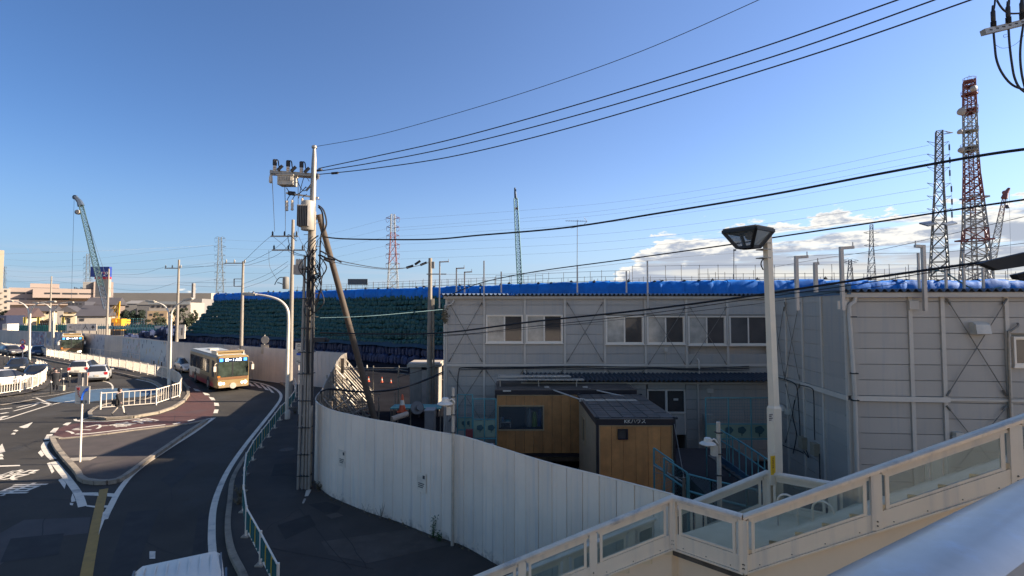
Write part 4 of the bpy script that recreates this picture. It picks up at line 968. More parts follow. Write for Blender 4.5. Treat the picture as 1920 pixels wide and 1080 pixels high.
f = MB(); t = .06; m_ = (da + db) / 2; dzm = WA.uv(1250, 772)[1]
for q in ((da, db, dz1 - t, dz1), (da, da + t, dz0, dz1 - t), (db - t, db, dz0, dz1 - t), (m_ - .05, m_ + .05, dz0, dz1 - t), (da + t, m_ - .05, dzm - .08, dzm), (m_ + .05, db - t, dzm - .08, dzm)): WA.box(f, *q, -.05, .03)
dr = f.build('door', MALU, rt)
for p, q in ((da + t, m_ - .05), (m_ + .05, db - t)):
    g = MB(); WA.box(g, p, q, dzm, dz1 - t, -.04, -.03); g.build('pane', MGLD, dr)
    g = MB(); WA.box(g, p, q, dz0, dzm - .08, -.04, -.01); g.build('door_panel', MFRAME, dr)
g = MB(); WA.pbox(g, 1263, 747, 1272, 751, -.02, -.015); g.build('door_notice', MSW, dr)
mb = MB(); WA.box(mb, -.2, s1, zt, WA.uv(1200, 716)[1], -.05, .12); mb.build('gutter', MRFL, rt)
corrugated(WA, -.1, s1, WA.uv(1200, 710.5)[1], .5, .06, 1.7, pitch=.2, amp=.04, mat=M('roof_dark', (.035, .05, .065), .45, .1, var=.2), parent=rt)
mb = MB(); mb.tube(WA.at(WA.uv(1308, 725)[0], zt, .06), WA.at(WA.uv(1309, 790)[0], .1, .06), .04, 8); mb.build('downpipe', MFRAME, rt, True)
mb = MB(); WA.pbox(mb, 1324, 728, 1336, 736, 0, .12); mb.build('outlet_box', MFRAME, rt)
# white panels laid on the lean-to
mb = MB(); a, b = P(935, 705, 21.3), P(1069, 705, 21.6); mb.beam(a, b, .5, .04); mb.beam(P(931, 711, 21.0), P(1094, 711.5, 21.3), .35, .04)
for x in (938, 1010, 1081): mb.tube(P(x, 711, 21.2), P(x, 726, 21.2), .025, 6)
tag(mb.build('plank_rack', M('plank_grey', (.42, .43, .43), .45, .3)), 'two pale metal planks racked above the roof of the rear wooden cabin', 'rack')
# ---- right building ----
WR = Wall((9.42, 14.0), (.995, -.104)); WS_e = V(.091, .996, 0)
WS = Wall((9.42 + .091 * 4.9, 14.0 + .996 * 4.9), (-.091, -.996))     # left wall, s runs from far to near
def zr(py): return WR.uv(1600, py)[1]
def sr(px, py=640): return WR.uv(px, py)[0]
colr = [0.02] + [sr(x, 620) for x in (1706.5, 1767, 1887)]; wd_ = colr[3] - colr[2]; colr += [colr[3] + wd_, colr[3] + 2 * wd_, colr[3] + 3 * wd_, colr[3] + 4 * wd_]
zbr = zr(748); rz0 = [zbr + .10 + .436 * k for k in range(9)]; rz0 = [zbr - .06 - .436 * k for k in range(11, -1, -1)] + rz0
wa, wz1 = WR.uv(1896, 631); wz0 = WR.uv(1896, 686)[1]
rb = build_prefab('site_office', 'nearer grey prefab office block at the right edge, its end wall facing the cabins', WR, 0, colr[-1], 0, zr(558), colr, rz0, [(wa, wa + 1.7, wz0 - .02, wz1)], zbr, depth=4.6)
mb = MB(); window(WR, rb, 1896, 631, 2010, 688, left=M('glass_mid2', (.07, .07, .075), .08, var=.4, scale=.8, spec=.8))
mb = MB(); WR.box(mb, .05, sr(1773), zbr - .04, zbr + .10, .046, .10); mb.build('floor_beam', MBEAM, rb)
mb = MB(); WR.box(mb, sr(1774), colr[-1], zbr + .0, zbr + .06, .0, .05); mb.build('floor_beam', MFRAME, rb)
xbrace(WR, rb, 1772, 560, 1884, 742, r=.012); xbrace(WR, rb, 1772, 760, 1884, 900, r=.012)
mb = MB(); WR.box(mb, -.12, colr[-1], zr(557.5), zr(549), -.05, .16); mb.build('gutter', MRFL, rb)
corrugated(WR, -.15, colr[-1], zr(548) + .05, .22, .02, 5.0, pitch=.2, amp=.04, parent=rb)
mb = MB(); WR.box(mb, -.1, colr[-1], zr(549), zr(547), -.3, .18); mb.build('eave_closer', MDARK, rb)
# end wall of the right building
Ls = 4.9; ss = [0.0, .55, 1.45, 2.35, 3.25, 4.15, 4.86]
def us(px, py=600): return WS.uv(px, py)[0]
ss = [0.0, us(1474), us(1505), us(1541), Ls - .03]
MSIDEB = MSIDE
zs = [z for z in rz0 if z < 7.0] + [7.12]
for a, b in zip(ss, ss[1:]):
    for z0, z1 in zip(zs, zs[1:]):
        mb = MB(); WS.box(mb, a + .03, b - .03, z0 + .008, z1 - .008, -.05, 0); mb.build('siding_board', MSIDEB, rb)
for s in ss:
    mb = MB(); WS.box(mb, s - .035, s + .035, 0, zbr - .05, -.05, .04); WS.box(mb, s - .035, s + .035, zbr + .1, 7.1, -.05, .04); mb.build('column', MBEAM, rb)
mb = MB(); WS.box(mb, us(1503), Ls + .05, zbr - .04, zbr + .10, .041, .09); mb.build('floor_beam', MBEAM, rb)
mb = MB(); WS.box(mb, 0, us(1502), zbr, zbr + .06, .0, .05); mb.build('floor_beam', MFRAME, rb)
mb = MB(); WS.box(mb, -.05, Ls + .18, 7.12, 7.42, -.05, .05); mb.build('verge_board', M('verge_blue', (.075, .15, .21), .5, var=.08), rb)
mb = MB(); WS.box(mb, 0, Ls, 0, 7.1, -.08, -.3); mb.build('wall_core', MSIDE, rb)
for x0, y0, x1, y1 in ((1453, 575, 1474, 705), (1474, 566, 1503, 712), (1476, 720, 1503, 830)): xbrace(WS, rb, x0, y0, x1, y1, r=.010)
# downpipe at the corner
mb = MB(); q = [WR.at(sr(1602), zr(556), .1), WR.at(sr(1600), zr(566), .1), WR.at(sr(1592), zr(571), .12), WR.at(sr(1589), zr(575), .12), WR.at(.10, 4.4, .12), WR.at(.10, .2, .12)]
mb.path(q, .055, 10); mb.build('downpipe', MFRAME, rb, True)
for z in (zr(595), zr(700), zr(750)): mb = MB(); WR.box(mb, .02, .18, z, z + .03, .05, .19); mb.build('pipe_clip', MDARK, rb)
# vent hood, pipe
u0, z1 = WR.uv(1817, 604); u1, z0 = WR.uv(1845, 627)
mb = MB(); pr = [WR.at(u0, z1, 0), WR.at(u0, z1, .12), WR.at(u0, z1 - .06, .22), WR.at(u0, z0 + .02, .26), WR.at(u0, z0, .2), WR.at(u0, z0, 0)]
mb.extr(pr, WR.e * (u1 - u0)); mb.build('vent_hood', M('vent_white', (.60, .60, .58), .4), rb, fix=True)
mb = MB(); mb.path(spl([WR.at(*WR.uv(1905, 606), .05), WR.at(*WR.uv(1902, 611), .1), WR.at(*WR.uv(1888, 621), .1), WR.at(*WR.uv(1884, 632), .1), WR.at(*WR.uv(1887, 740), .1), WR.at(*WR.uv(1889, 830), .1)], 5), .028, 8); mb.build('pipe', MPIPE, rb, True)
mb = MB(); mb.path([WR.at(*WR.uv(1786, 824), .05), WR.at(*WR.uv(1800, 816), .05)], .1, 8); WR.pbox(mb, 1785, 809, 1800, 824, 0, .15); mb.build('outlet_box', M('vent_white', (.6, .6, .58), .4), rb)
for a in ((1492, 480, 582, 22), (1528, 492, 548, 6), (1566, 465, 582, 23), (1716, 462, 583, -15)): roof_post(WR, rb, a[0], a[1], a[2], a[3], w=.085, d=.3 if a[0] > 1560 else .02)
for px in (1750, 1804, 1838, 1877): roof_post(WR, rb, px, 500 if px in (1804, 1877) else 470, 543, 0, w=.05, d=-.6)
mb = MB(); mb.path(spl([WR.at(*WR.uv(x, y), -.7) for x, y in ((1780, 503), (1805, 506), (1835, 524), (1860, 538), (1885, 541), (1920, 536))], 6), .02, 6); mb.build('hose', M('hose_teal', (.08, .18, .18), .5), rb)
for px in (1705.5, 1572): mb = MB(); a, b = WR.uv(px, 572); WR.box(mb, a - .06, a + .18, b - .12, b + .12, .05, .1); mb.build('bracket', MBEAM, rb)
# boxes, lamp, cables on the end wall
MTAN = M('junction_tan', (.33, .30, .24), .6)
for x, y in ((1509, 829), (1532, 841)):
    u, z = WS.uv(x, y); mb = MB(); WS.box(mb, u - .12, u + .16, z - .2, z + .18, 0, .16); mb.build('junction_box', MTAN, rb)
u, z = WS.uv(1474, 765); mb = MB(); mb.lathe(WS.at(u, z - .08, .2), [(.2, 0), (.19, .08), (.13, .16), (.02, .2)], 16); mb.build('wall_lamp', MHAT, rb, True)
mb = MB(); WS.box(mb, u + .1, u + .3, z - .18, z, 0, .12); mb.build('wall_lamp_box', MHAT, rb)
for pts in (((1456, 706), (1480, 712), (1496, 720), (1501, 735), (1505, 790), (1506, 820)), ((1505, 722), (1528, 728), (1532, 745), (1533, 800), (1534, 825)), ((1513, 846), (1522, 858), (1518, 845)), ((1543, 851), (1544, 900)), ((1462, 828), (1480, 838), (1502, 845), (1512, 850)), ((1496, 750), (1492, 780), (1499, 815), (1493, 850))):
    mb = MB(); mb.path(spl([WS.at(*WS.uv(x, y), .1) for x, y in pts], 5), .016, 5); mb.build('wall_cable', MCABLE, rb)
# ---- wooden cabins ----
MWOOD = M('cabin_wood', (.56, .228, .062), .55, var=.2, scale=2.2, rnd=.10, streak=.45, dirt=(.34, .15, .05))
MWTRIM = M('cabin_trim', (.48, .30, .14), .6, var=.1); MCROOF = M('cabin_roof', (.14, .13, .135), .4, .35, var=.2, scale=1.5); MCFR = M('cabin_frame', (.03, .025, .03), .5, .2)
def cabin(rt, W, s0, s1, z0, z1, depth, bw, winpix=None, panels_left=False, nside=0):
    n = round((s1 - s0) / bw); cut = None
    if winpix: a, b = W.uv(winpix[0], winpix[1]); c, d = W.uv(winpix[2], winpix[3]); cut = (a, c, d, b)
    for i in range(n):
        a, b = s0 + (s1 - s0) * i / n, s0 + (s1 - s0) * (i + 1) / n
        segs = [(z0 + .14, z1 - .2)]
        if cut and b > cut[0] + .01 and a < cut[1] - .01: segs = [(z0 + .14, cut[2]), (cut[3], z1 - .2)]
        for p, q in segs:
            if cut and len(segs) == 2 and p < z0 + .2:
                for e0, e1 in ((a, cut[0]), (cut[1], b)):
                    if e1 - e0 > .02 and e1 - e0 < b - a: mb = MB(); W.box(mb, e0 + .004, e1 - .004, cut[2], cut[3], -.04, 0); mb.build('plank', MWOOD, rt)
            mb = MB(); W.box(mb, a + .005, b - .005, p, q, -.04, random.uniform(-.002, .003)); mb.build('plank', MWOOD, rt)
    fr = MB(); W.box(fr, s0 - .07, s1 + .07, z1 - .19, z1 - .01, -.05, .05); W.box(fr, s0 - .07, s1 + .07, z0, z0 + .12, -.05, .05); W.box(fr, s0 - .08, s0 - .01, z0, z1 - .01, -.1, .06); W.box(fr, s1 + .01, s1 + .08, z0, z1 - .01, -.1, .06); fr.build('steel_frame', MCFR, rt)
    tr = MB(); W.box(tr, s0, s1, z1 - .235, z1 - .2, .004, .02); W.box(tr, s0 - .005, s0 + .03, z0 + .12, z1 - .24, .004, .02); W.box(tr, s1 - .03, s1 + .005, z0 + .12, z1 - .24, .004, .02); tr.build('trim', MWTRIM, rt)
    return cut
W1 = Wall((-.62, 20.5), (1, 0)); s1 = W1.uv(1190, 740)[0]; zt1 = W1.uv(1000, 731)[1]; zb1 = W1.uv(1000, 856)[1]
c1 = thing('cabin', 'rear wooden cabin with long window, yellow jacket hanging inside', 'cabin', (-.62, 20.5, 0))
cut = cabin(c1, W1, 0, s1, zb1, zt1, 2.3, .385, (935, 762, 1018, 805))
lo = (-.66, 20.56, zb1); 
mb = MB(); mb.b2((-.64, 20.55, zb1), (-.58, 22.85, zt1 - .02)); mb.b2((s1 - .66, 20.55, zb1), (s1 - .6, 22.85, zt1 - .02)); mb.b2((-.6, 22.8, zb1), (s1 - .6, 22.86, zt1 - .02)); mb.b2((-.6, 20.6, zb1), (s1 - .6, 22.8, zb1 + .08)); mb.build('shell', MCFR, c1)
mb = MB(); mb.b2((-.70, 20.45, zt1 - .01), (s1 - .54, 22.9, zt1 + .02)); o = mb.build('roof', MCROOF, c1)
for k in range(14): mb = MB(); y = 20.55 + .17 * k; mb.b2((-.62, y, zt1 + .02), (s1 - .62, y + .03, zt1 + .045)); mb.build('roof_rib', MCROOF, o)
fr = MB(); a, b, zl, zh = cut
for q in ((a - .05, b + .05, zh, zh + .05), (a - .05, b + .05, zl - .05, zl), (a - .05, a, zl, zh), (b, b + .05, zl, zh)): W1.box(fr, *q, -.05, .035)
wf = fr.build('window', MWTRIM, c1)
mb = MB(); W1.box(mb, a, b, zl, zh, -.04, -.03); mb.build('pane', glass_mat('cabin_glass', (.8, .84, .86), .93), wf)
mb = MB(); W1.box(mb, a, b, zl - .1, zl - .02, -.1, -.6); mb.build('counter', M('desk_dark', (.03, .03, .03), .6), c1)
def hang(x0, y0, x1, y1, d, col, nm, lab):
    u0, z1 = W1.uv(x0, y0); u1, z0 = W1.uv(x1, y1); m_ = MB()
    for k in range(6):
        w = (u1 - u0) * (.35 + .65 * math.sin(min(1, (k + 1) / 4) * 1.57)); zz = z1 - (z1 - z0) * k / 5; m_.v += [W1.at((u0 + u1) / 2 + w / 2 * sx_, zz, d + .05 * sy_) for sx_, sy_ in ((-1, -1), (0, -1.6), (1, -1), (1, 1), (0, 1.6), (-1, 1))]
    for k in range(5): m_.f += [(k * 6 + j, k * 6 + (j + 1) % 6, k * 6 + 6 + (j + 1) % 6, k * 6 + 6 + j) for j in range(6)]
    m_.f += [tuple(range(6)), tuple(range(30, 36))]; m_.mi = [0] * len(m_.f); o = m_.build(nm, M(nm + '_cloth' + str(x0), col, .9, var=.15), None, True); return tag(o, lab, 'jacket')
hang(998, 775, 1007, 803, -.3, (.30, .36, .03), 'jacket', 'yellow green jacket hanging inside the rear cabin window')
hang(989, 768, 996, 803, -.3, (.40, .38, .38), 'jacket', 'pale grey jacket hanging left of the yellow one in the cabin window')
hang(1009, 772, 1016, 802, -.35, (.02, .04, .16), 'jacket', 'dark blue jacket at the right end of the cabin window')
mb = MB(); W1.pbox(mb, 937, 792, 958, 794, -.1, -.4); W1.pbox(mb, 956, 792, 958, 803, -.12, -.38); W1.pbox(mb, 937, 792, 939, 803, -.12, -.38)
tag(mb.build('side_table', M('table_white', (.5, .5, .5), .5)), 'small white table inside the cabin window at the left', 'table')
for x, c in ((939, (.5, .5, .5)), (943, (.10, .25, .45)), (952, (.08, .35, .33))):
    mb = MB(); u, z = W1.uv(x, 792); h = .16 if x < 950 else .07; mb.lathe(W1.at(u, z, -.22), [(.045 if x < 950 else .13, 0), (.045 if x < 950 else .13, h), (.02, h + .02)], 10)
    tag(mb.build('container', M('tub%d' % x, c, .5)), {939: 'white bottle standing on the white table in the cabin', 943: 'blue bottle standing on the white table in the cabin', 952: 'teal tub on the white table in the cabin'}[x], 'container')
mb = MB(); W1.pbox(mb, 943, 731.5, 958, 733.5, .05, .08); mb.build('name_plate', MSW, c1)
# front cabin
W2 = Wall((2.72, 15.7), (1, 0)); s2 = W2.uv(1261, 800)[0]; zt2 = W2.uv(1200, 785)[1]; zb2 = .35
c2 = thing('cabin', 'front wooden cabin with dark slatted roof and small square window, by the white hoarding', 'cabin', (2.72, 15.7, 0))
cut = cabin(c2, W2, 0, s2, zb2, zt2, 4.2, .385, (1158, 804, 1177, 824))
fr = MB(); a, b, zl, zh = cut
for q in ((a, b, zh - .04, zh), (a, b, zl, zl + .04), (a, a + .04, zl + .04, zh - .04), (b - .04, b, zl + .04, zh - .04)): W2.box(fr, *q, -.05, .05)
wf = fr.build('window', MCFR, c2); mb = MB(); W2.box(mb, a + .04, b - .04, zl + .04, zh - .04, -.03, -.02); mb.build('pane', MGLD, wf)
WL = Wall((2.66, 19.9), (0, -1))
n = 2
mb = MB(); w0, zz1 = WL.uv(1084, 778); w1, zz0 = WL.uv(1090, 832)
w0, w1 = 1.0, 1.75; zz1 = zt2 - .55; zz0 = zt2 - 1.5
for q in ((0, w0, zb2 + .1, zt2 - .2), (w1, 4.15, zb2 + .1, zt2 - .2), (w0, w1, zb2 + .1, zz0), (w0, w1, zz1, zt2 - .2)): mb = MB(); WL.box(mb, q[0] + .003, q[1] - .003, q[2], q[3], -.04, 0); mb.build('side_panel', M('cabin_side', (.40, .25, .13), .6, var=.1), c2)
fr = MB()
for q in ((w0, w1, zz1 - .04, zz1), (w0, w1, zz0, zz0 + .04), (w0, w0 + .04, zz0 + .04, zz1 - .04), (w1 - .04, w1, zz0 + .04, zz1 - .04)): WL.box(fr, *q, -.04, .04)
wf = fr.build('window', MWTRIM, c2); mb = MB(); WL.box(mb, w0 + .04, w1 - .04, zz0 + .04, zz1 - .04, -.03, -.02); mb.build('pane', MGLD, wf)
mb = MB(); WL.box(mb, -.05, 4.2, zt2 - .19, zt2 - .01, -.05, .04); WL.box(mb, -.05, 4.2, zb2, zb2 + .1, -.05, .04); mb.build('side_frame', MCFR, c2)
mb = MB(); mb.b2((2.72 + s2, 15.75, zb2), (2.78 + s2, 19.9, zt2 - .02)); mb.b2((2.75, 19.85, zb2), (2.7 + s2, 19.9, zt2 - .02)); mb.build('shell', MCFR, c2)
mb = MB(); mb.b2((2.62, 15.62, zt2 - .01), (2.84 + s2, 19.95, zt2 + .02)); o = mb.build('roof', MCROOF, c2)
MSLAT = M('roof_slat', (.085, .09, .105), .35, .3, var=.25, scale=3, rnd=.15); MSLATW = M('roof_slat_white', (.42, .40, .36), .5, var=.1)
for r_ in range(12):
    y0 = 15.7 + r_ * .35
    for k in range(6):
        x0 = 2.70 + k * (s2 + .06) / 6; mat = MSLATW if (r_ in (8,) and k < 5) else MSLAT
        mb = MB(); mb.b2((x0 + .012, y0 + .012, zt2 + .02), (x0 + (s2 + .06) / 6 - .012, y0 + .338, zt2 + .038 + random.uniform(0, .012))); mb.build('roof_slat', mat, o)
text_mesh('KKハウス', .16, M('letter_white', (.7, .7, .7), .5), 'lettering', c2, W2.at(W2.uv(1190, 792.5)[0], W2.uv(1190, 792.5)[1], .056), (1, 0, 0), (0, 0, 1), .006)
for x, y in ((2.66, 15.66), (2.8 + s2, 15.66), (2.66, 19.9), (2.8 + s2, 19.9)): mb = MB(); mb.box((x, y, zt2 + .03), (.12, .12, .06)); mb.build('corner_casting', MDARK, c2)
for (x0, y0, x1, y1, Ya, Yb_) in ((1025, 727, 1091, 750, 20.9, 18.9), (1097, 727, 1208, 752, 20.9, 18.9)):
    mb = MB(); mb.tube(P(x0, y0, Ya), P(x1, y1, Yb_), .03, 7); mb.box(P(x0, y0, Ya), (.2, .1, .12)); mb.box(P(x1, y1, Yb_), (.2, .1, .12))
    tag(mb.build('stay_pipe', MRP), 'grey stay pipe joining the two wooden cabin roofs, %s of two' % ('left' if x0 < 1050 else 'right'), 'pipe')
# guy wires
for pts, lab in ((((3.3, 15.6, .6), (2.68, 16.6, 1.5)), 'thin guy wire at the side window of the front cabin'), ((tuple(P(1286, 915, 14.5)), tuple(P(1263, 790, 15.7))), 'thin guy wire right of the front cabin')):
    mb = MB(); mb.tube(pts[0], pts[1], .01, 5); tag(mb.build('guy_wire', MSTEEL), lab, 'wire')
# ---- yard clutter at left ----
MSHED = M('shed_grey', (.34, .33, .32), .6, var=.12, scale=2, streak=.3)
sx0 = P(768, 755, 31); sx1 = P(820, 755, 31)
rt = thing('shed', 'small pale shed with a flat overhanging roof and tan door in the yard', 'shed', (sx0.x, 31, 0)); zt = P(780, 688, 31).z
WSh = Wall((sx0.x, 31), (1, 0)); Lh = sx1.x - sx0.x
for q in ((0, Lh * .42), (Lh * .62, Lh)):
    mb = MB(); WSh.box(mb, q[0], q[1], .6, zt, -.06, 0); mb.build('wall_panel', MSHED, rt)
mb = MB(); WSh.box(mb, Lh * .43, Lh * .61, .65, zt - .2, -.05, .01); mb.build('door', M('door_tan', (.48, .38, .29), .6), rt)
mb = MB(); WSh.box(mb, 0, .06, .6, zt, -.06, -1.8); WSh.box(mb, Lh - .06, Lh, .6, zt, -.06, -1.8); WSh.box(mb, 0, Lh, .6, zt, -1.8, -1.86); mb.build('side_wall', MSHED, rt)
mb = MB(); WSh.box(mb, -.15, Lh + .2, zt, zt + .16, -2, .2); WSh.box(mb, -.1, Lh + .1, zt + .16, zt + .24, -1.9, .1); mb.build('roof', M('shed_roof', (.42, .40, .37), .6), rt)
mb = MB(); WSh.box(mb, -.05, Lh + .05, .45, .6, -1.9, .05); 
for k in range(4): WSh.box(mb, Lh * k / 3 - .05, Lh * k / 3 + .05, 0, .45, -.2, 0)
mb.build('base_frame', M('base_brown', (.10, .065, .05), .8), rt)
# cones
MCO = M('cone_orange', (.62, .09, .02), .5, var=.05); proto = None
for i, (px, pyb, Y, s, lab) in enumerate(((754, 772, 22.5, 1.1, 'orange and white traffic cone on the green board in the yard'), (716, 717, 0, .7, 'small red cone on the dark yard near the pipe frame, right of the other'), (691, 716, 0, .7, 'small red cone on the dark yard beside the leaning strut'), (733, 718, 0, .5, 'small cone right of the two red cones in the yard'))):
    g = G(px, pyb) if not Y else P(px, pyb, Y)
    if proto is None:
        rt = thing('traffic_cone', lab, 'traffic cone', (0, 0, 0), 0, 'traffic cones in the yard')
        mb = MB(); mb.lathe((0, 0, .03), [(.15, 0), (.10, .25)], 14); mb.lathe((0, 0, .03), [(.065, .45), (.03, .67)], 14); mb.build('cone', MCO, rt, True)
        mb = MB(); mb.lathe((0, 0, .03), [(.10, .25), (.065, .45)], 14); mb.build('white_band', MSW, rt, True)
        mb = MB(); mb.box((0, 0, .015), (.36, .36, .03)); mb.build('base', MCO, rt); proto = rt; o = rt
    else: o = copy_tree(proto, label=lab)
    o.location = tuple(g); o.scale = (s, s, s)
# green board, box, tank, roll
a, b = P(736, 762.5, 23), P(829, 762.5, 23); mb = MB(); mb.beam(a, b, .9, .06)
tag(mb.build('green_board', M('board_teal', (.10, .26, .22), .6)), 'long teal board on supports across the yard below the shed', 'board')
mb = MB()
for x in (738, 770, 800, 826): q = P(x, 764, 23); mb.tube((q.x, q.y, 0), tuple(q), .03, 6)
tag(mb.build('trestle', MPIPE), 'pipe trestle legs carrying the teal board', 'trestle')
q = P(805, 800, 19.5); zt = P(805, 770, 19.5).z; rt = thing('cabinet', 'grey upright metal cabinet just behind the near hoarding', 'cabinet', (q.x, q.y, 0))
mb = MB(); mb.b2((q.x - .17, 19.4, 0), (q.x + .19, 19.95, zt)); mb.build('body', M('cabinet_grey', (.14, .145, .16), .5), rt); mb = MB(); mb.b2((q.x - .19, 19.36, zt), (q.x + .21, 19.98, zt + .04)); mb.build('lid', M('cabinet_lid', (.22, .22, .24), .5), rt)
a, b = P(735, 786, 21), P(764, 776, 21.5); mb = MB(); mb.tube(a, b, .12, 12); tag(mb.build('pipe_roll', M('roll_tan', (.42, .36, .31), .7), None, True), 'tan pipe lying slanted behind the hoarding near the strut foot', 'pipe')
q = P(786, 765, 22.3); mb = MB(); mb.lathe(q + V(-.1, 0, 0), [(.28, 0), (.3, .02), (.3, .06), (.28, .08)], 18, V(.4, -1, .3)); mb.lathe(q + V(0, -.1, .03), [(.12, 0), (.12, .14)], 12, V(.4, -1, .3))
tag(mb.build('cable_reel', M('reel_grey', (.16, .16, .17), .5, .5)), 'metal cable reel on the teal board under the shed', 'reel')
# pipe barrier frame across the yard
rt = thing('scaffold', 'long horizontal scaffold pipe frame across the yard in front of the dark bags', 'scaffold', tuple(G(640, 720)))
Yp = 33
for (x0, y0, x1, y1) in ((640, 693, 748, 694), (640, 690, 765, 690), (742, 692, 765, 696), (748, 700, 832, 712)): mb = MB(); mb.tube(P(x0, y0, Yp), P(x1, y1, Yp), .035, 6); mb.build('pipe', MPIPE, rt)
for x in (642, 700, 748, 770, 824): mb = MB(); q = P(x, 690, Yp); mb.tube((q.x, q.y, 0), (q.x, q.y, q.z + .15), .035, 6); mb.build('pipe_post', MPIPE, rt)
for x0, y0 in ((654, 688), (670, 689), (688, 690)): mb = MB(); q = P(x0, y0, Yp); mb.lathe(q, [(.05, 0), (.05, .12), (.02, .2)], 8); mb.build('beacon', MSW, rt)
for x, y0, y1 in ((747, 690, 770), (741, 735, 790), (711, 760, 790), (710, 745, 772), (680, 740, 795), (733, 765, 790)):
    mb = MB(); q = P(x, y0, 24); mb.tube((q.x, q.y, .01), tuple(q), .022, 6); tag(mb.build('stake', MPIPE), 'thin steel stake standing in the dark yard behind the hoarding', 'stake', 'thin stakes in the yard')
for (x0, y0, x1, y1, Y, c) in ((639, 658 + 14, 644, 700, 31, (.5, .25, .1)), (616, 753, 622, 775, 22.5, (.5, .36, .22))):
    a, b = P(x0, y0, Y), P(x1, y1, Y); mb = MB(); mb.b2((a.x, Y, a.z), (b.x, Y + .1, b.z)); tag(mb.build('board', M('board_%d' % x0, c, .7)), 'orange brown board hung among the braces' if x0 > 630 else 'tan timber board leaning behind the hoarding crest near the poles', 'board')
# cables draped across the yard from the poles
for pts, lab in ((((600, 735), (620, 729), (660, 733), (700, 734), (750, 728), (790, 715), (832, 697)), 'thick black cable drooping across the yard from the pole cluster to the office corner'), (((600, 738), (612, 731), (670, 735), (730, 733), (780, 720), (832, 700)), 'second black cable drooping across the yard'), (((745, 708), (780, 697), (825, 684)), 'thin cable from the yard post to the office corner')):
    mb = MB(); mb.path(spl([P(x, y, 21 + (x - 600) / 232 * 2.2) for x, y in pts], 6), .035 if 'thick' in lab else .018, 6); tag(mb.build('cable', MCABLE, None, True), lab, 'cable')
# ---- green mesh stair guards with tree emblem boards ----
MGP = M('guard_green', (.10, .27, .25), .5, var=.1); MGB = M('board_green', (.24, .34, .28), .6, var=.08); MTREE = M('emblem_green', (.05, .10, .09), .7)
MMESH = M('mesh_wire', (.14, .22, .21), .5, .3)
def wire_mesh(mb, a, b, c, d_, nx, ny, r=.005, diag=True):
    """wires on the quad a-b-c-d (a,b bottom; d,c top)"""
    a, b, c, d_ = map(Vector, (a, b, c, d_))
    def Q(u, v): return a.lerp(b, u).lerp(d_.lerp(c, u), v)
    if diag:
        L_ = nx + ny
        for k in range(-ny, nx):
            u0, v0 = k / nx, 0; u1, v1 = (k + ny) / nx, 1
            if u0 < 0: v0 = -u0 * nx / ny; u0 = 0
            if u1 > 1: v1 = 1 - (u1 - 1) * nx / ny; u1 = 1
            if u1 > u0 + 1e-3: mb.beam(Q(u0, v0), Q(u1, v1), r, r); mb.beam(Q(1 - u0, v0), Q(1 - u1, v1), r, r)
    else:
        for k in range(nx + 1): mb.beam(Q(k / nx, 0), Q(k / nx, 1), r, r)
        for k in range(ny + 1): mb.beam(Q(0, k / ny), Q(1, k / ny), r, r)
def emblem(rt, c, s):
    m_ = MB(); pts = []
    for k in range(18): t = math.pi * 2 * k / 18; rr = s * (1 + .10 * math.cos(5 * t)); pts.append(c + V(math.cos(t) * rr * .95, 0, math.sin(t) * rr * .8 + s * .45))
    m_.extr(pts, (0, -.008, 0)); m_.extr([c + V(-s * .12, 0, -s * .9), c + V(s * .12, 0, -s * .9), c + V(s * .07, 0, 0), c + V(-s * .07, 0, 0)], (0, -.008, 0)); m_.build('tree_emblem', MTREE, rt, fix=True)
def panel_guard(x0, x1, ytop, ymid, yb, Y, label, nposts, emb, Y2=None):
    Y2 = Y2 or Y; a = P(x0, ytop, Y); rt = thing('mesh_guard', label, 'guard fence', (a.x, Y, 0))
    for k in range(nposts):
        t = k / (nposts - 1); x = x0 + (x1 - x0) * t; Yk = Y + (Y2 - Y) * t; p = P(x, ytop, Yk); q = P(x, yb, Yk); mb = MB(); mb.tube((p.x, p.y, min(q.z, .1)), tuple(p), .025, 6); mb.build('post', MGP, rt)
    A, B_, C_, D_ = P(x0, ymid, Y), P(x1, ymid, Y2), P(x1, ytop, Y2), P(x0, ytop, Y)
    mb = MB(); mb.beam(D_, C_, .035, .035); mb.beam(A, B_, .035, .035); mb.beam(P(x0, yb, Y), P(x1, yb, Y2), .04, .05); mb.build('rail', MGP, rt)
    mb = MB(); wire_mesh(mb, A, B_, C_, D_, max(8, int((x1 - x0) / 3)), 9, .006, False); tag(mb.build('mesh', MMESH, rt), kind='stuff')
    mb = MB(); p, q = P(x0, ymid, Y), P(x0, yb, Y); h = p.z - q.z; mb.beam(P(x0, (ymid + yb) / 2, Y) + V(0, .03, 0), P(x1, (ymid + yb) / 2, Y2) + V(0, .03, 0), .02, h * .86); mb.build('toe_board', MGB, rt)
    for x, s in emb: t = (x - x0) / (x1 - x0); emblem(rt, P(x, (ymid + yb) / 2 - 1 + 1, Y + (Y2 - Y) * t) + V(0, -.0, -.02), s)
    return rt
panel_guard(887, 930, 748, 786, 822, 19.6, 'mesh guard with pale green board and two tree emblems left of the rear cabin', 3, ((900, .14), (921, .14)))
panel_guard(858, 886, 740, 783, 806, 20.8, 'smaller mesh guard with tree emblems beside the office corner', 3, ((870, .11), (880, .11)), Y2=19.9)
panel_guard(1323, 1450, 746, 795, 823, 17.5, 'wide mesh guard with tree emblem boards below the annex eave, right of the sliding door', 4, ((1367, .15), (1391, .15), (1424, .17)))
mb = MB(); WA.pbox(mb, 1312, 773, 1328, 812, .3, .6); o = mb.build('air_conditioner', M('ac_white', (.42, .42, .40), .5)); tag(o, 'white air conditioner unit against the annex wall beside the green guard', 'air conditioner')
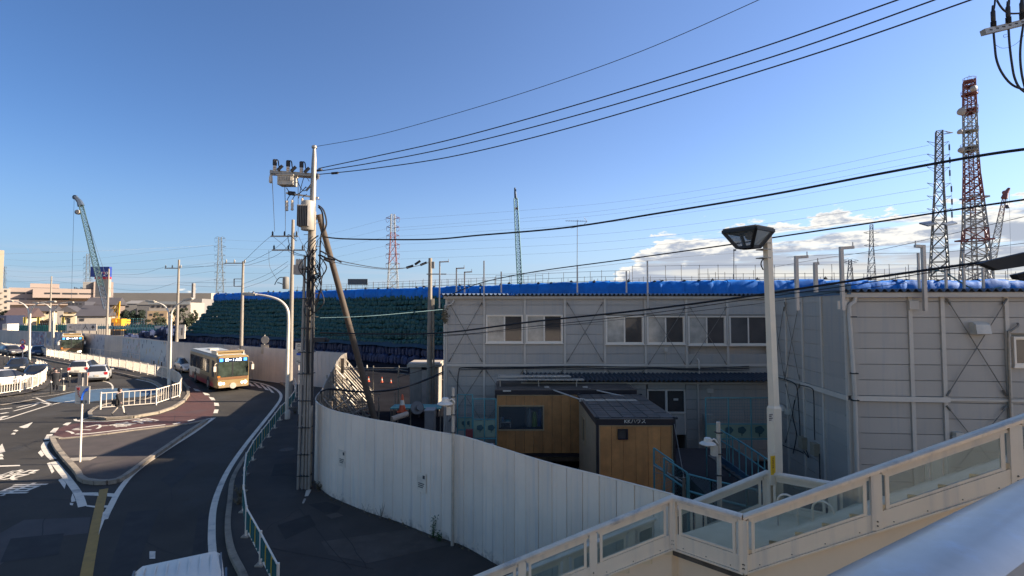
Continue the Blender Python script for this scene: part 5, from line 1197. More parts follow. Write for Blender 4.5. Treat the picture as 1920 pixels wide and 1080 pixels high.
# diagonal stair railing on the right
rt = thing('stair_railing', 'teal handrail and stringer going down to the right below the tree emblem guard', 'stair', tuple(P(1345, 800, 16.5)))
top = [P(1351, 806, 16.8), P(1398, 834, 15.6), P(1446, 866, 14.6)]; mid = [p + V(0, 0, -.35) for p in top]
mb = MB(); mb.path(top, .024, 6); mb.path(mid, .02, 6); mb.build('handrail', MGP, rt)
for k in range(9):
    t = k / 8 * 2; i = min(int(t), 1); p = top[i].lerp(top[i + 1], t - i); mb = MB(); mb.tube(p, p + V(0, 0, -.95), .02, 5); mb.build('baluster', MGP, rt)
mb = MB(); mb.beam(top[0] + V(0, 0, -1.05), top[2] + V(0, 0, -1.05), .05, .35); mb.build('stringer', M('stringer_blue', (.05, .10, .13), .5), rt)
for k in range(10): p = top[0].lerp(top[2], (k + .5) / 10) + V(.0, .45, -1.05); mb = MB(); mb.box(p, (.35, .8, .04)); mb.build('step', M('step_steel', (.16, .17, .18), .5, .3), rt)
# chain link fence near the stairs
rt = thing('chain_link_fence', 'teal framed chain link fence stepping down between the front cabin and the stair landing', 'fence', tuple(P(1226, 900, 14.2)))
segs = (((1226, 840, 14.6), (1262, 865, 14.3)), ((1245, 858, 13.9), (1288, 886, 13.6)), ((1291, 889, 13.5), (1333, 900, 13.0)), ((1333, 900, 13.0), (1400, 915, 12.4)), ((1400, 915, 12.4), (1480, 930, 11.9)))
for k, ((x0, y0, Ya), (x1, y1, Yb_)) in enumerate(segs):
    a, b = P(x0, y0, Ya), P(x1, y1, Yb_); a0 = V(a.x, a.y, a.z - 1.25); b0 = V(b.x, b.y, b.z - 1.25)
    mb = MB(); mb.tube(a, b, .022, 6); mb.tube(a + V(0, 0, -.45), b + V(0, 0, -.45), .03, 6); mb.build('rail', MGP, rt)
    for p in (a, b): mb = MB(); mb.tube(p, V(p.x, p.y, 0), .028, 6); mb.build('post', MGP, rt)
    mb = MB(); n = max(5, int((b - a).length / .09)); wire_mesh(mb, a0, b0, b, a, n, int(1.25 / .09), .005); tag(mb.build('chain_link', MMESH, rt), kind='stuff')
mb = MB(); mb.tube(P(1225, 873, 14.4), P(1282, 905, 13.8), .03, 7); mb.tube(P(1243, 920, 14), P(1252, 868, 14), .03, 7); mb.tube(P(1282, 895, 13.6), P(1283, 960, 13.6), .045, 8); mb.tube(P(1225, 885, 14.2), P(1282, 897, 13.8), .012, 5); mb.build('stay_pipe', MPIPE, rt)
# near-black box stands in for the shadowed pit wall behind
mb = MB(); mb.b2((6.1, 14.7, 0.0), (9.2, 21.0, .9)); tag(mb.build('shadow_fill', M('shadow_fill_dark', (.025, .025, .032), .8)), 'low dark block in place of the shaded pit between the front cabin and the right office', 'platform')
# clutter at foot of the office corner
rngc = random.Random(5)
for i in range(5):
    q = P(rngc.uniform(860, 925), rngc.uniform(820, 838), 19 + rngc.uniform(-.3, .3)); mb = MB(); r_ = .16 + rngc.random() * .1
    mb.lathe((q.x, q.y, max(.0, q.z - .3)), [(r_ * .7, 0), (r_, .06), (r_ * .95, .2), (r_ * .5, .3), (.03, .32)], 9); tag(mb.build('sack', M('sack_white', (.36, .36, .38), .8, var=.15), None, True), 'pale sack dumped at the foot of the mesh guards by the office corner', 'sack', 'pale sacks by the mesh guards')
q = P(880, 815, 19.4); mb = MB(); mb.b2((q.x - .13, 19.3, 0), (q.x + .13, 19.5, q.z + .2)); tag(mb.build('red_board', M('red_board', (.18, .03, .025), .6)), 'dark red board behind the mesh guards', 'board')

# ================================================================ THE STACK OF BAGS UNDER BLUE TARPS
MBAG = M('green_bag', (.009, .058, .046), .62, var=.25, scale=2, rnd=.22, dirt=(.02, .09, .065), dirtamt=.5)
MBAGD = M('navy_bag', (.022, .032, .075), .6, var=.3, scale=2, rnd=.25)
MTARP = M('blue_tarp', (.004, .145, .48), .6, var=.16, scale=1.2, bump=.5, bscale=5, spec=.3, rnd=.14)
MNET = M('dark_net', (.018, .045, .06), .8, var=.2); MCORE = M('stack_core', (.05, .055, .06), .9, var=.2)
BL = spl([P(px, 600, Y) for px, Y in ((334, 89), (420, 82), (500, 76), (650, 66), (760, 60), (840, 56.5), (960, 51.5), (1100, 47.5), (1300, 45), (1600, 44), (1920, 44), (2150, 44))], 8)
for p in BL: p.z = 0
tl = [(b - a).length for a, b in zip(BL, BL[1:])]; TL = sum(tl)
def bl_at(s):
    s = max(0, min(TL - .001, s))
    for (a, b), l in zip(zip(BL, BL[1:]), tl):
        if s <= l: d = (b - a).normalized(); return a.lerp(b, s / l), d
        s -= l
def bl_s(px):
    best = 0; bd = 1e9
    for k in range(700):
        s = TL * k / 699; p, _ = bl_at(s); q = CX + FPX * p.x / (p.y * 1.0)
        if abs(q - px) < bd: bd = abs(q - px); best = s
    return best
S840 = bl_s(850)
root = thing('bag_stack', 'huge terraced stack of green and navy sandbags topped with bright blue tarps', 'bag stack', tuple(bl_at(S840)[0]))
# core terraces
def terr(s0, s1, z0, z1, back, mat, name, n=60, depth=14):
    mb = MB(); vs = []; 
    for k in range(n + 1):
        p, d = bl_at(s0 + (s1 - s0) * k / n); q = V(-d.y, d.x, 0); a = p + q * back; b = p + q * (back + depth)
        vs += [V(a.x, a.y, z0), V(a.x, a.y, z1), V(b.x, b.y, z1)]
    fs = []
    for k in range(n): i = 3 * k; fs += [(i, i + 3, i + 4, i + 1), (i + 1, i + 4, i + 5, i + 2)]
    fs += [(0, 1, 2), (3 * n, 3 * n + 2, 3 * n + 1)]
    mb.add(vs, fs); return mb.build(name, mat, root)
terr(0, TL, 0, 2.1, 1.1, MCORE, 'core', depth=4)
terr(1.8, TL, 2.0, 5, 3.3, MCORE, 'core', depth=4)
terr(3.4, TL, 5, 9.3, 5.8, MCORE, 'core', depth=40)
mb = MB(); vs = []
N = 70
for k in range(N + 1):
    p, d = bl_at(TL * k / N); q = V(-d.y, d.x, 0); a = p + q * .15; b = p + q * 1.45
    vs += [V(a.x, a.y, 2.12 + .1 * math.sin(k * 1.7)), V(b.x, b.y, 2.75 + .12 * math.sin(k * 2.3))]
mb.add(vs, [(2 * k, 2 * k + 2, 2 * k + 3, 2 * k + 1) for k in range(N)]); mb.build('net_sheet', MNET, root)
# one sack mesh: rounded, bulging, neck tied at top
def sack_mesh(w, d, h, sd=0):
    mb = MB(); prof = [(.62, 0), (.96, .10), (1.0, .45), (.93, .78), (.62, .95), (.18, 1.0)]; n = 8; vs = []
    for r, z in prof:
        for t in range(n):
            a = math.pi * 2 * (t + .5) / n; cx, cy = math.cos(a), math.sin(a); e = max(abs(cx), abs(cy)); f = .72 + .28 / e * .9
            q = noise.noise_vector(V(cx * 1.5 + sd * 7, cy * 1.5, z * 2)) * (.13 if sd else .0); vs.append(V(cx * w / 2 * r * f * 1.08 + q.x * w, cy * d / 2 * r * f * 1.08 + q.y * d, z * h + q.z * h * (z > 0)))
    fs = [(i * n + t, i * n + (t + 1) % n, (i + 1) * n + (t + 1) % n, (i + 1) * n + t) for i in range(len(prof) - 1) for t in range(n)] + [tuple((len(prof) - 1) * n + t for t in range(n))]
    mb.add(vs, fs); return mb
W_, H_ = .66, .62
items = []
rb_ = random.Random(11)
for r_ in range(11):
    z = 2.30 + r_ * H_; back = 1.25 + r_ * .42; s = .3 + r_ * .24
    s += rb_.random() * W_
    while s < S840 + 2:
        w = W_ * rb_.uniform(.85, 1.18); p, d = bl_at(s + w / 2); q = V(-d.y, d.x, 0); c = p + q * (back + rb_.uniform(-.08, .08)); items.append((c, z + rb_.uniform(-.05, .04) + .10 * math.sin(s * .35 + r_), math.atan2(d.y, d.x) + rb_.uniform(-.12, .12), w / W_, rb_.uniform(.95, 1.12), 0)); s += w * .98
for r_ in range(2):
    z = .02 + r_ * 1.04; s = 0
    while s < S840 + 2:
        w = .58 * rb_.uniform(.85, 1.2); p, d = bl_at(s + w / 2); q = V(-d.y, d.x, 0); c = p + q * (.35 + r_ * .45 + rb_.uniform(-.08, .08)); items.append((c, z, math.atan2(d.y, d.x) + rb_.uniform(-.12, .12), w / .58, rb_.uniform(.93, 1.08), 1)); s += w
items.sort(key=lambda t: t[0].length)
gms = [sack_mesh(W_, .7, H_ * 1.08, k + 1) for k in range(5)]; nms = [sack_mesh(.6, .8, 1.1, k + 11) for k in range(4)]
MBAGF = M('green_bag_faded', (.028, .082, .062), .7, var=.3, scale=3, rnd=.3)
pgs = [m_.build('green_bag', MBAGF if k == 4 else MBAG, None, True) for k, m_ in enumerate(gms)]; pns = [m_.build('navy_bag', MBAGD, None, True) for m_ in nms]; used = set()
far = {0: MB(), 1: MB()}; rv = random.Random(77)
for i, (c, z, rz, sx, szz, kind) in enumerate(items):
    mt = Matrix.Translation((c.x, c.y, z)) @ Matrix.Rotation(rz, 4, 'Z') @ Matrix.Rotation(rv.uniform(-.14, .14), 4, 'Y') @ Matrix.Rotation(rv.uniform(-.1, .12), 4, 'X') @ Matrix.Diagonal((sx, rv.uniform(.9, 1.15), szz * rv.uniform(.88, 1.1), 1))
    vi = rv.randrange(len((gms, nms)[kind])); src = (pgs, pns)[kind][vi]
    if i < 290:
        if src not in used: o = src; used.add(src)
        else: o = bpy.data.objects.new(src.name.split('.')[0], src.data); sc.collection.objects.link(o)
        o.parent = root; o.matrix_local = INV[root] @ mt
    else:
        m_ = (gms, nms)[kind][vi]; n0 = len(far[kind].v); far[kind].v += [mt @ v for v in m_.v]; far[kind].f += [tuple(j + n0 for j in f) for f in m_.f]; far[kind].mi += [0] * len(m_.f)
for _o in pgs + pns:
    if _o not in used: bpy.data.objects.remove(_o)
tag(far[0].build('green_bags', MBAG, root, True), kind='stuff'); tag(far[1].build('navy_bags', MBAGD, root, True), kind='stuff')
# blue tarps
rt_ = random.Random(21); s = 2.2; k = 0
while s < TL - 2:
    w = rt_.uniform(.9, 2.9); p, d = bl_at(s + w / 2); q = V(-d.y, d.x, 0); near = s > S840
    left = s < S840
    zb = 8.15 if left else 7.6; ztp = 9.62 + rt_.uniform(-.07, .10); bk = 5.05 if left else 4.9
    mb = MB(); nu, nv = 9, 8; vs = []
    hang = rt_.uniform(-.15, .15)
    for i in range(nu + 1):
        u = i / nu; puff = math.sin(math.pi * min(max(u, .0), 1)) ** .35
        for j in range(nv + 1):
            v = j / nv
            if v < .5: t = v / .5; z = zb + hang + (ztp - .25 - zb) * t; out = -(.26 if left else .14) * puff * math.sin(math.pi * (.15 + .8 * t)) - .10
            elif v < .75: t = (v - .5) / .25; z = ztp - .25 + .25 * math.sin(t * 1.57) * (.75 + .25 * puff); out = -.05 + .5 * (1 - math.cos(t * 1.57))
            else: t = (v - .75) / .25; z = ztp - .12 * t; out = .45 + 1.8 * t
            P0 = p + d * ((u - .5) * w * 1.02) + q * (bk + out) + V(0, 0, z)
            nz = noise.noise(P0 * 1.9) * .07 + noise.noise(P0 * 4.3) * .025
            vs.append(P0 - q * nz + V(0, 0, nz * .9 * (1 if v > .1 else 1.8)))
    fs = [(i * (nv + 1) + j, (i + 1) * (nv + 1) + j, (i + 1) * (nv + 1) + j + 1, i * (nv + 1) + j + 1) for i in range(nu) for j in range(nv)]
    mb.add(vs, fs); mb.build('tarp', MTARP, root, True)
    if rt_.random() < .8:
        c = p + d * (w / 2) + q * (bk + rt_.uniform(-.1, .3)); z = ztp - .05; h = rt_.uniform(.12, .34)
        m_ = MB(); m_.lathe((c.x, c.y, z), [(.16, 0), (.2, .08), (.1, h * .6), (.02, h)], 6); m_.build('weight_bag', MDARK, root)
    if not left and rt_.random() < .45:
        c = p + d * (w / 2) + q * (bk - .34); h = rt_.uniform(.3, .6); m_ = MB(); m_.extr([V(c.x, c.y, 7.7) - d * .2, V(c.x, c.y, 7.7) + d * .2, V(c.x, c.y, 7.7 + h)], q * .1); m_.build('tarp_gap', MDARK, root)
    s += w; k += 1
# pipe railings along the top
MRAIL = M('railing_pipe', (.17, .175, .18), .5, .4, var=.1)
def top_rail(s0, s1, back, h, sp, rails, label, jit=.0, z0=9.25):
    p0, _ = bl_at(s0); rt = thing('pipe_railing', label, 'railing', (p0.x, p0.y, z0)); pts = []; s = s0
    while s < s1:
        p, d = bl_at(s); q = p + V(-d.y, d.x, 0) * back; hh = h * (1 + rt_.uniform(-jit, jit)); mb = MB(); mb.tube((q.x, q.y, z0 - .2), (q.x, q.y, z0 + hh), .028, 5); mb.build('post', MRAIL, rt); pts.append(q); s += sp * (1 + rt_.uniform(-jit, jit) * .5)
    for r_ in rails:
        mb = MB(); mb.path([V(p.x, p.y, z0 + h * r_) for p in pts], .02, 5); mb.build('rail', MRAIL, rt)
SA = bl_s(455); SB = bl_s(1180)
top_rail(SA, S840, 9, 1.5, 1.25, (.5, .8), 'low pipe railing along the top of the green bag stack, left half', .12)
top_rail(SA + .5, S840 + 5, 14, 2.0, 2.3, (.55, .97), 'second pipe railing behind the low one above the green bags', .15)
top_rail(S840, SB, 8.2, 1.75, 2.0, (.3, .62, .97), 'pipe railing above the blue tarps behind the left half of the long office', .05)
top_rail(S840 + 1, TL - 1, 13, 1.2, 1.25, (.35, .75), 'short posted pipe railing farther back on the tarps', .3)
top_rail(SB, TL - .5, 7.6, 2.15, 2.05, (.14, .38, .97), 'tall pipe railing along the blue tarps at the right', .02)
top_rail(SB + 9, TL - .5, 10.2, 1.7, 1.1, (.18, .42, .80), 'denser pipe railing crossing behind the street lamp head', .25)
# dark banner and mast on top
a, b = P(652, 534, 78), P(689, 523, 78); mb = MB(); mb.b2((a.x, 78, a.z), (b.x, 78.1, b.z)); mb.tube((a.x + .2, 78.05, 9), (a.x + .2, 78.05, a.z), .04, 5); mb.tube((b.x - .2, 78.05, 9), (b.x - .2, 78.05, a.z), .04, 5)
tag(mb.build('banner_board', M('banner_dark', (.08, .09, .10), .6)), 'dark horizontal board standing on top of the green bag stack', 'sign board')
rt = thing('antenna_mast', 'thin mast with a television antenna on the blue tarps, right of the tall crane boom', 'antenna', tuple(P(1082, 528, 60)))
mb = MB(); mb.tube(P(1082, 532, 60), P(1082.5, 412, 60), .035, 6); mb.build('mast', MRAIL, rt)
mb = MB(); mb.tube(P(1060, 414, 60), P(1101, 415, 60), .03, 5)
for k in range(8): x = 1063 + k * 4.2; q = P(x, 414.3, 60); mb.tube(q + V(0, -.35, 0), q + V(0, .35, .0), .02, 4)
mb.tube(P(1095, 408, 60), P(1101, 415, 60), .025, 5); mb.tube(P(1101, 415, 60), P(1094, 422, 60), .025, 5); mb.tube(P(1070, 428, 60), P(1084, 425, 60), .02, 4); mb.build('aerial', MRAIL, rt)
rt = thing('camera_pole', 'thin pole with a small camera above the tarps left of the street lamp head', 'pole', tuple(P(1376, 525, 52)))
mb = MB(); mb.tube(P(1376, 530, 52), P(1376, 467, 52), .045, 6); mb.build('mast', MRAIL, rt); mb = MB(); mb.box(P(1377.5, 469, 52), (.22, .2, .18)); mb.build('camera', MRAIL, rt)

# ================================================================ DISTANT TOWERS, CRANES, BUILDINGS, TREES
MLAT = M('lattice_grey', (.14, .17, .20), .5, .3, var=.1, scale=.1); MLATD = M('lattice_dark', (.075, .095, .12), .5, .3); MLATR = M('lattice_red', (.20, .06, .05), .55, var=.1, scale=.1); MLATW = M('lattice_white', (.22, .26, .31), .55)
def lattice(rt, Y, prof, mats, nseg, rleg, name='segment', ycol=None):
    """prof: (px centre, py, half width px) bottom to top; square lattice mast at depth Y"""
    def I(t):
        t *= len(prof) - 1; i = min(int(t), len(prof) - 2); f = t - i; a, b = prof[i], prof[i + 1]; return [a[j] + (b[j] - a[j]) * f for j in range(3)]
    for k in range(nseg):
        a, b = I(k / nseg), I((k + 1) / nseg); mb = MB(); cs = []
        for q in (a, b):
            c = P(q[0], q[1], Y); al = math.atan2(c.x, Y); h = q[2] / FPX * Y * math.cos(al) * .88; mr_ = Matrix.Rotation(-al + .14, 3, 'Z'); cs.append([c + mr_ @ V(i * h, j * h, 0) for i, j in ((-1, -1), (1, -1), (1, 1), (-1, 1))])
        for j in range(4):
            j2 = (j + 1) % 4; mb.tube(cs[0][j], cs[1][j], rleg, 4); mb.tube(cs[0][j], cs[1][j2], rleg * .55, 4); mb.tube(cs[0][j2], cs[1][j], rleg * .55, 4); mb.tube(cs[1][j], cs[1][j2], rleg * .5, 4)
        m = mats[int(k * len(mats) / nseg)] if len(mats) < nseg else mats[k]
        mb.build(name, m, rt)
def pylon(label, px, Y, ybase, ytop, hb, ht, mats, arms, nseg=12, rleg=.14, armside=(-1, 1), hang=True, am=None):
    b = P(px, ybase, Y); rt = thing('transmission_tower', label, 'transmission tower', (b.x, Y, 0))
    prof = [(px, 580 + EYE * FPX / Y, hb * 1.05)] + [(px, ybase, hb), (px, (ybase + ytop * 2) / 3, ht * 1.3), (px, ytop, ht)]
    lattice(rt, Y, prof, mats, nseg, rleg)
    for i, (y, w) in enumerate(arms):
        c = P(px, y, Y); ww = w / FPX * Y; h = ht * 1.0 / FPX * Y; up = 5 / FPX * Y
        for sgn in armside:
            mb = MB(); tip = c + V(sgn * ww, 0, up * .3)
            mb.tube(c + V(sgn * h, -h, 0), tip, rleg * .6, 4); mb.tube(c + V(sgn * h, h, 0), tip, rleg * .6, 4); mb.tube(c + V(sgn * h, 0, up), tip, rleg * .6, 4); mb.tube(c + V(sgn * (h + ww) / 2, 0, up * .6), c + V(sgn * (h + ww) / 2, 0, 0), rleg * .4, 4)
            if hang: mb.path(spl([tip, tip + V(-sgn * ww * .05, 0, -up * 1.3), tip + V(-sgn * ww * .3, 0, -up * 1.7), tip + V(-sgn * ww * .5, 0, -up * .8)], 3), rleg * .45, 4)
            mb.build('cross_arm', am or mats[0], rt)
    return rt
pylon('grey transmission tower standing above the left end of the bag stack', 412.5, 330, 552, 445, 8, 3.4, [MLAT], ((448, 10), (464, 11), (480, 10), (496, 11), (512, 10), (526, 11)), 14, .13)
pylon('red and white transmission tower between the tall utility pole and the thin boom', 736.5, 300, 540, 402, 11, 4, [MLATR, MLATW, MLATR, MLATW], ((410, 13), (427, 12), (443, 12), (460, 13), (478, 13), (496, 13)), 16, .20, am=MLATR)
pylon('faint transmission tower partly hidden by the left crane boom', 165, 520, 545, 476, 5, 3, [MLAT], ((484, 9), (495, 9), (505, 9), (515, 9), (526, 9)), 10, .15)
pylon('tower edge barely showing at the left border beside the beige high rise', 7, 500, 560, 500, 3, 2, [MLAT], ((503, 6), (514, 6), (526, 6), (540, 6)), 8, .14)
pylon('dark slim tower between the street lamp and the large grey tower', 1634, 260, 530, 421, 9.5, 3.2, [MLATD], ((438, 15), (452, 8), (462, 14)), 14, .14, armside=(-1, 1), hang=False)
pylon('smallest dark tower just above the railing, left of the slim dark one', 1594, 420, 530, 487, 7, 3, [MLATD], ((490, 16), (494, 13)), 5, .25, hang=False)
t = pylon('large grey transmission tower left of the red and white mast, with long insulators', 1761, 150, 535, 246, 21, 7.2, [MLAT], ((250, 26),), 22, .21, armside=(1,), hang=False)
Y = 150
for y, xr in ((268, 1779), (292, 1780), (316, 1780), (346, 1783), (370, 1784), (394, 1784)):
    for (x0, x1) in ((1752, 1738), (1768, xr)):
        mb = MB(); a, b = P(x0 + (y - 250) * .015, y, Y), P(x1, y - 3 + (0 if x1 < 1750 else 0), Y); mb.tube(a, b, .09, 4); mb.tube(a + V(0, 0, -1.2), b, .06, 4); mb.build('cross_arm', MLAT, t)
    mb = MB(); q = P(xr + .5, y - 2, Y); mb.tube(q, q + V(0, 0, -.8), .05, 4); mb.tube(q + V(0, 0, -.8), q + V(0, 0, -2.6), .22, 6); mb.tube(q + V(0, 0, -2.6), q + V(0, 0, -4.2), .04, 4); mb.build('insulator', MLATD, t)
mb = MB(); c = P(1759, 421, Y); mb.add([P(1723, 420, Y), P(1745, 416, Y + 6), P(1757, 421, Y - 3), P(1740, 425, Y - 4)], [(0, 1, 2, 3)]); mb.add([P(1764, 421, Y - 3), P(1785, 416, Y + 6), P(1795, 420, Y), P(1775, 424, Y - 4)], [(0, 1, 2, 3)]); o = mb.build('platform', MLATD, t)
sol = o.modifiers.new('s', 'SOLIDIFY'); sol.thickness = .4
# red and white communication tower
Y = 140; px = 1818; b = P(px, 530, Y); rt = thing('communication_tower', 'tall red and white lattice communication tower with round dishes and ring platforms', 'communication tower', (b.x, Y, 0))
profc = [(1829, 625, 42), (1829, 530, 33), (1828, 430, 25), (1822, 330, 17), (1820, 280, 15), (1818, 200, 14), (1817, 152, 12.5)]
lattice(rt, Y, profc[:3] , [MLATW, MLATW, MLATR, MLATR, MLATW, MLATW, MLATW, MLATR], 8, .26, 'lower_segment')
lattice(rt, Y, profc[2:4], [MLATW, MLATW, MLATR, MLATR], 6, .24, 'middle_segment')
lattice(rt, Y, profc[3:], [MLATR, MLATW, MLATW, MLATW, MLATR, MLATR], 12, .18, 'upper_segment')
lattice(rt, Y, [(1829, 530, 6), (1820, 280, 5), (1817, 160, 4)], [MLATW, MLATR, MLATW, MLATR], 20, .1, 'inner_shaft')
for y, w, m in ((178, 17, MLATR), (207, 17, MLATR), (213, 17, MLATR), (247, 18, MLATW), (278, 18, MLATW), (284, 18, MLATW), (154, 13, MLATR), (163, 13, MLATR)):
    c = P(1818, y, Y); r_ = w / FPX * Y * .74; mb = MB(); mb.lathe(c, [(r_, 0), (r_, .18), (r_ * .5, .18), (r_ * .5, 0)], 14); mb.path([c + V(math.cos(t) * r_, math.sin(t) * r_, 1.1) for t in [math.pi * 2 * k / 12 for k in range(12)]], .07, 4, closed=True)
    for k in range(12): t = math.pi * 2 * k / 12; q = c + V(math.cos(t) * r_, math.sin(t) * r_, 0); mb.tube(q, q + V(0, 0, 1.1), .05, 4)
    mb.build('ring_platform', m, rt)
for y, w, m in ((450, 28, MLATR), (371, 21, MLATW)):
    c = P(1827, y, Y); r_ = w / FPX * Y * .70; mb = MB()
    for i, j, k, l in ((-1, -1, 1, -1), (1, -1, 1, 1), (1, 1, -1, 1), (-1, 1, -1, -1)): mb.beam(c + V(i * r_, j * r_, 0), c + V(k * r_, l * r_, 0), .3, .4)
    mb.build('cross_band', m, rt)
MDISH = M('dish_grey', (.33, .33, .34), .5)
for x, y, r_ in ((1802, 210, 6.5), (1799, 248, 4), (1801, 282, 4.5), (1823, 167, 5)):
    c = P(x, y, Y - 2.3); rr = r_ / FPX * Y; mb = MB(); mb.lathe(c, [(rr, 0), (rr, .8), (rr * .6, 1.0)], 16, V(-.5, -.8, 0) if x < 1810 else V(.1, -1, 0)); mb.build('dish', MDISH, rt, True)
mb = MB(); mb.tube(P(1817, 152, Y), P(1817, 141, Y), .06, 4); mb.build('spire', MLATD, rt)
# crane booms
def boom(label, Y, p0, p1, hw0, hw1, n, mats, r, extra=None, name='crane'):
    b = P(p0[0], p0[1], Y); rt = thing(name, label, 'crane', (b.x, Y, 0)); lattice(rt, Y, [(p0[0], p0[1], hw0), (p0[0] * .5 + p1[0] * .5, p0[1] * .5 + p1[1] * .5, hw0), (p1[0], p1[1], hw1)], mats, n, r, 'boom_section'); return rt
MBG = M('boom_green', (.07, .12, .12), .5, .2, var=.1); MBT = M('boom_teal', (.07, .16, .17), .5, .2)
Yc = 150
rt = boom('left crawler crane with long green lattice boom in front of the mall sign', Yc, (203, 592), (152, 385), 6, 4.6, 26, [MLATD, MBG, MBG, MBG], .10)
mb = MB(); mb.path([P(152, 386, Yc), P(149, 378, Yc), P(141, 369, Yc)], .9, 6, .5); mb.lathe(P(141, 370, Yc), [(.7, -.3), (.7, .3)], 10, V(0, 1, 0)); mb.lathe(P(146, 398, Yc), [(.7, -.4), (.7, .4)], 10, V(0, 1, 0)); mb.build('boom_head', MLATD, rt)
mb = MB(); mb.lathe(P(146, 397, Yc - 1), [(.6, -.2), (.6, .1)], 10, V(0, 1, 0)); mb.build('sheave', M('sheave_tan', (.45, .36, .26), .6), rt)
mb = MB(); mb.tube(P(139, 373, Yc), P(134, 560, Yc), .05, 4); mb.tube(P(152, 380, Yc), P(196, 510, Yc), .05, 4); mb.tube(P(153, 380, Yc), P(212, 560, Yc), .04, 4); mb.build('hoist_rope', MLATD, rt)
b = P(206, 596, Yc); mb = MB(); mb.box((b.x + 2, Yc, 2.4), (6, 4, 2.4)); mb.box((b.x + 2, Yc - 2, .7), (7, 1.1, 1.3)); mb.box((b.x + 2, Yc + 2, .7), (7, 1.1, 1.3)); mb.build('carriage', MLATD, rt)
Yc = 120
rt = boom('slender teal crane boom rising straight up behind the long office', Yc, (976, 560), (967, 372), 4.6, 3.6, 26, [MBT], .075)
mb = MB(); mb.path([P(967, 373, Yc), P(966, 362, Yc), P(965.5, 352, Yc)], .35, 6, .2); mb.box(P(966, 357, Yc), (.5, .5, .5)); mb.build('boom_head', MLATD, rt); mb = MB(); mb.box(P(967.5, 391, Yc), (.9, .9, .4)); mb.build('red_band', MLATR, rt)
b = P(977, 560, Yc); mb = MB(); mb.box((b.x, Yc, 3), (5, 4, 6)); mb.box((b.x, Yc - 2.4, .8), (6, 1, 1.5)); mb.box((b.x, Yc + 2.4, .8), (6, 1, 1.5)); mb.build('carriage', MLATD, rt)
Yc = 160
rt = boom('red tipped crane boom leaning right beside the communication tower', Yc, (1850, 540), (1883, 372), 8, 4, 16, [MLATW, MLATW, MLATW, MLATW, MLATR], .10)
mb = MB(); mb.path([P(1883, 372, Yc), P(1886, 362, Yc), P(1892, 353, Yc)], .9, 6, .4); mb.lathe(P(1884, 361, Yc), [(.7, -.3), (.7, .3)], 8, V(0, 1, 0)); mb.build('boom_head', MLATR, rt)
mb = MB(); mb.tube(P(1888, 357, Yc), P(1889, 383, Yc), .05, 4); mb.lathe(P(1889, 391, Yc), [(.3, 0), (.6, .4), (.4, 1.2)], 8); mb.tube(P(1892, 353, Yc), P(1896, 520, Yc), .04, 4); mb.build('hook_block', MLATD, rt)
b = P(1850, 540, Yc); mb = MB(); mb.box((b.x, Yc, 4), (6, 4, 8)); mb.box((b.x, Yc - 2.4, .8), (7, 1, 1.5)); mb.box((b.x, Yc + 2.4, .8), (7, 1, 1.5)); mb.build('carriage', MLATD, rt)
# yellow machine
Y = 130; rt = thing('piling_rig', 'bright yellow crawler machine with short yellow booms behind the teal fences', 'crane', tuple(P(221, 606, Y)))
MYM = M('machine_yellow', (.75, .36, .02), .45, var=.06)
a, b = P(213, 607, Y), P(228, 598, Y); mb = MB(); mb.b2((a.x, Y, 1.2), (b.x, Y + 3, b.z)); mb.b2((a.x - .3, Y - .3, b.z - .9), (a.x + .8, Y + .9, b.z + .2)); mb.build('body', MYM, rt)
mb = MB(); mb.b2((a.x - .4, Y - .5, 0), (b.x + .3, Y + .6, 1.1)); mb.b2((a.x - .4, Y + 2.4, 0), (b.x + .3, Y + 3.4, 1.1)); mb.build('track', MDARK, rt)
mb = MB(); mb.beam(P(222, 598, Y), P(224.5, 565, Y), .22, .25); mb.beam(P(217, 598, Y), P(223, 567, Y), .16, .16); mb.beam(P(205, 592, Y), P(215, 573, Y), .2, .25); mb.beam(P(208, 595, Y), P(224, 566, Y), .2, .2); mb.build('boom', MYM, rt)
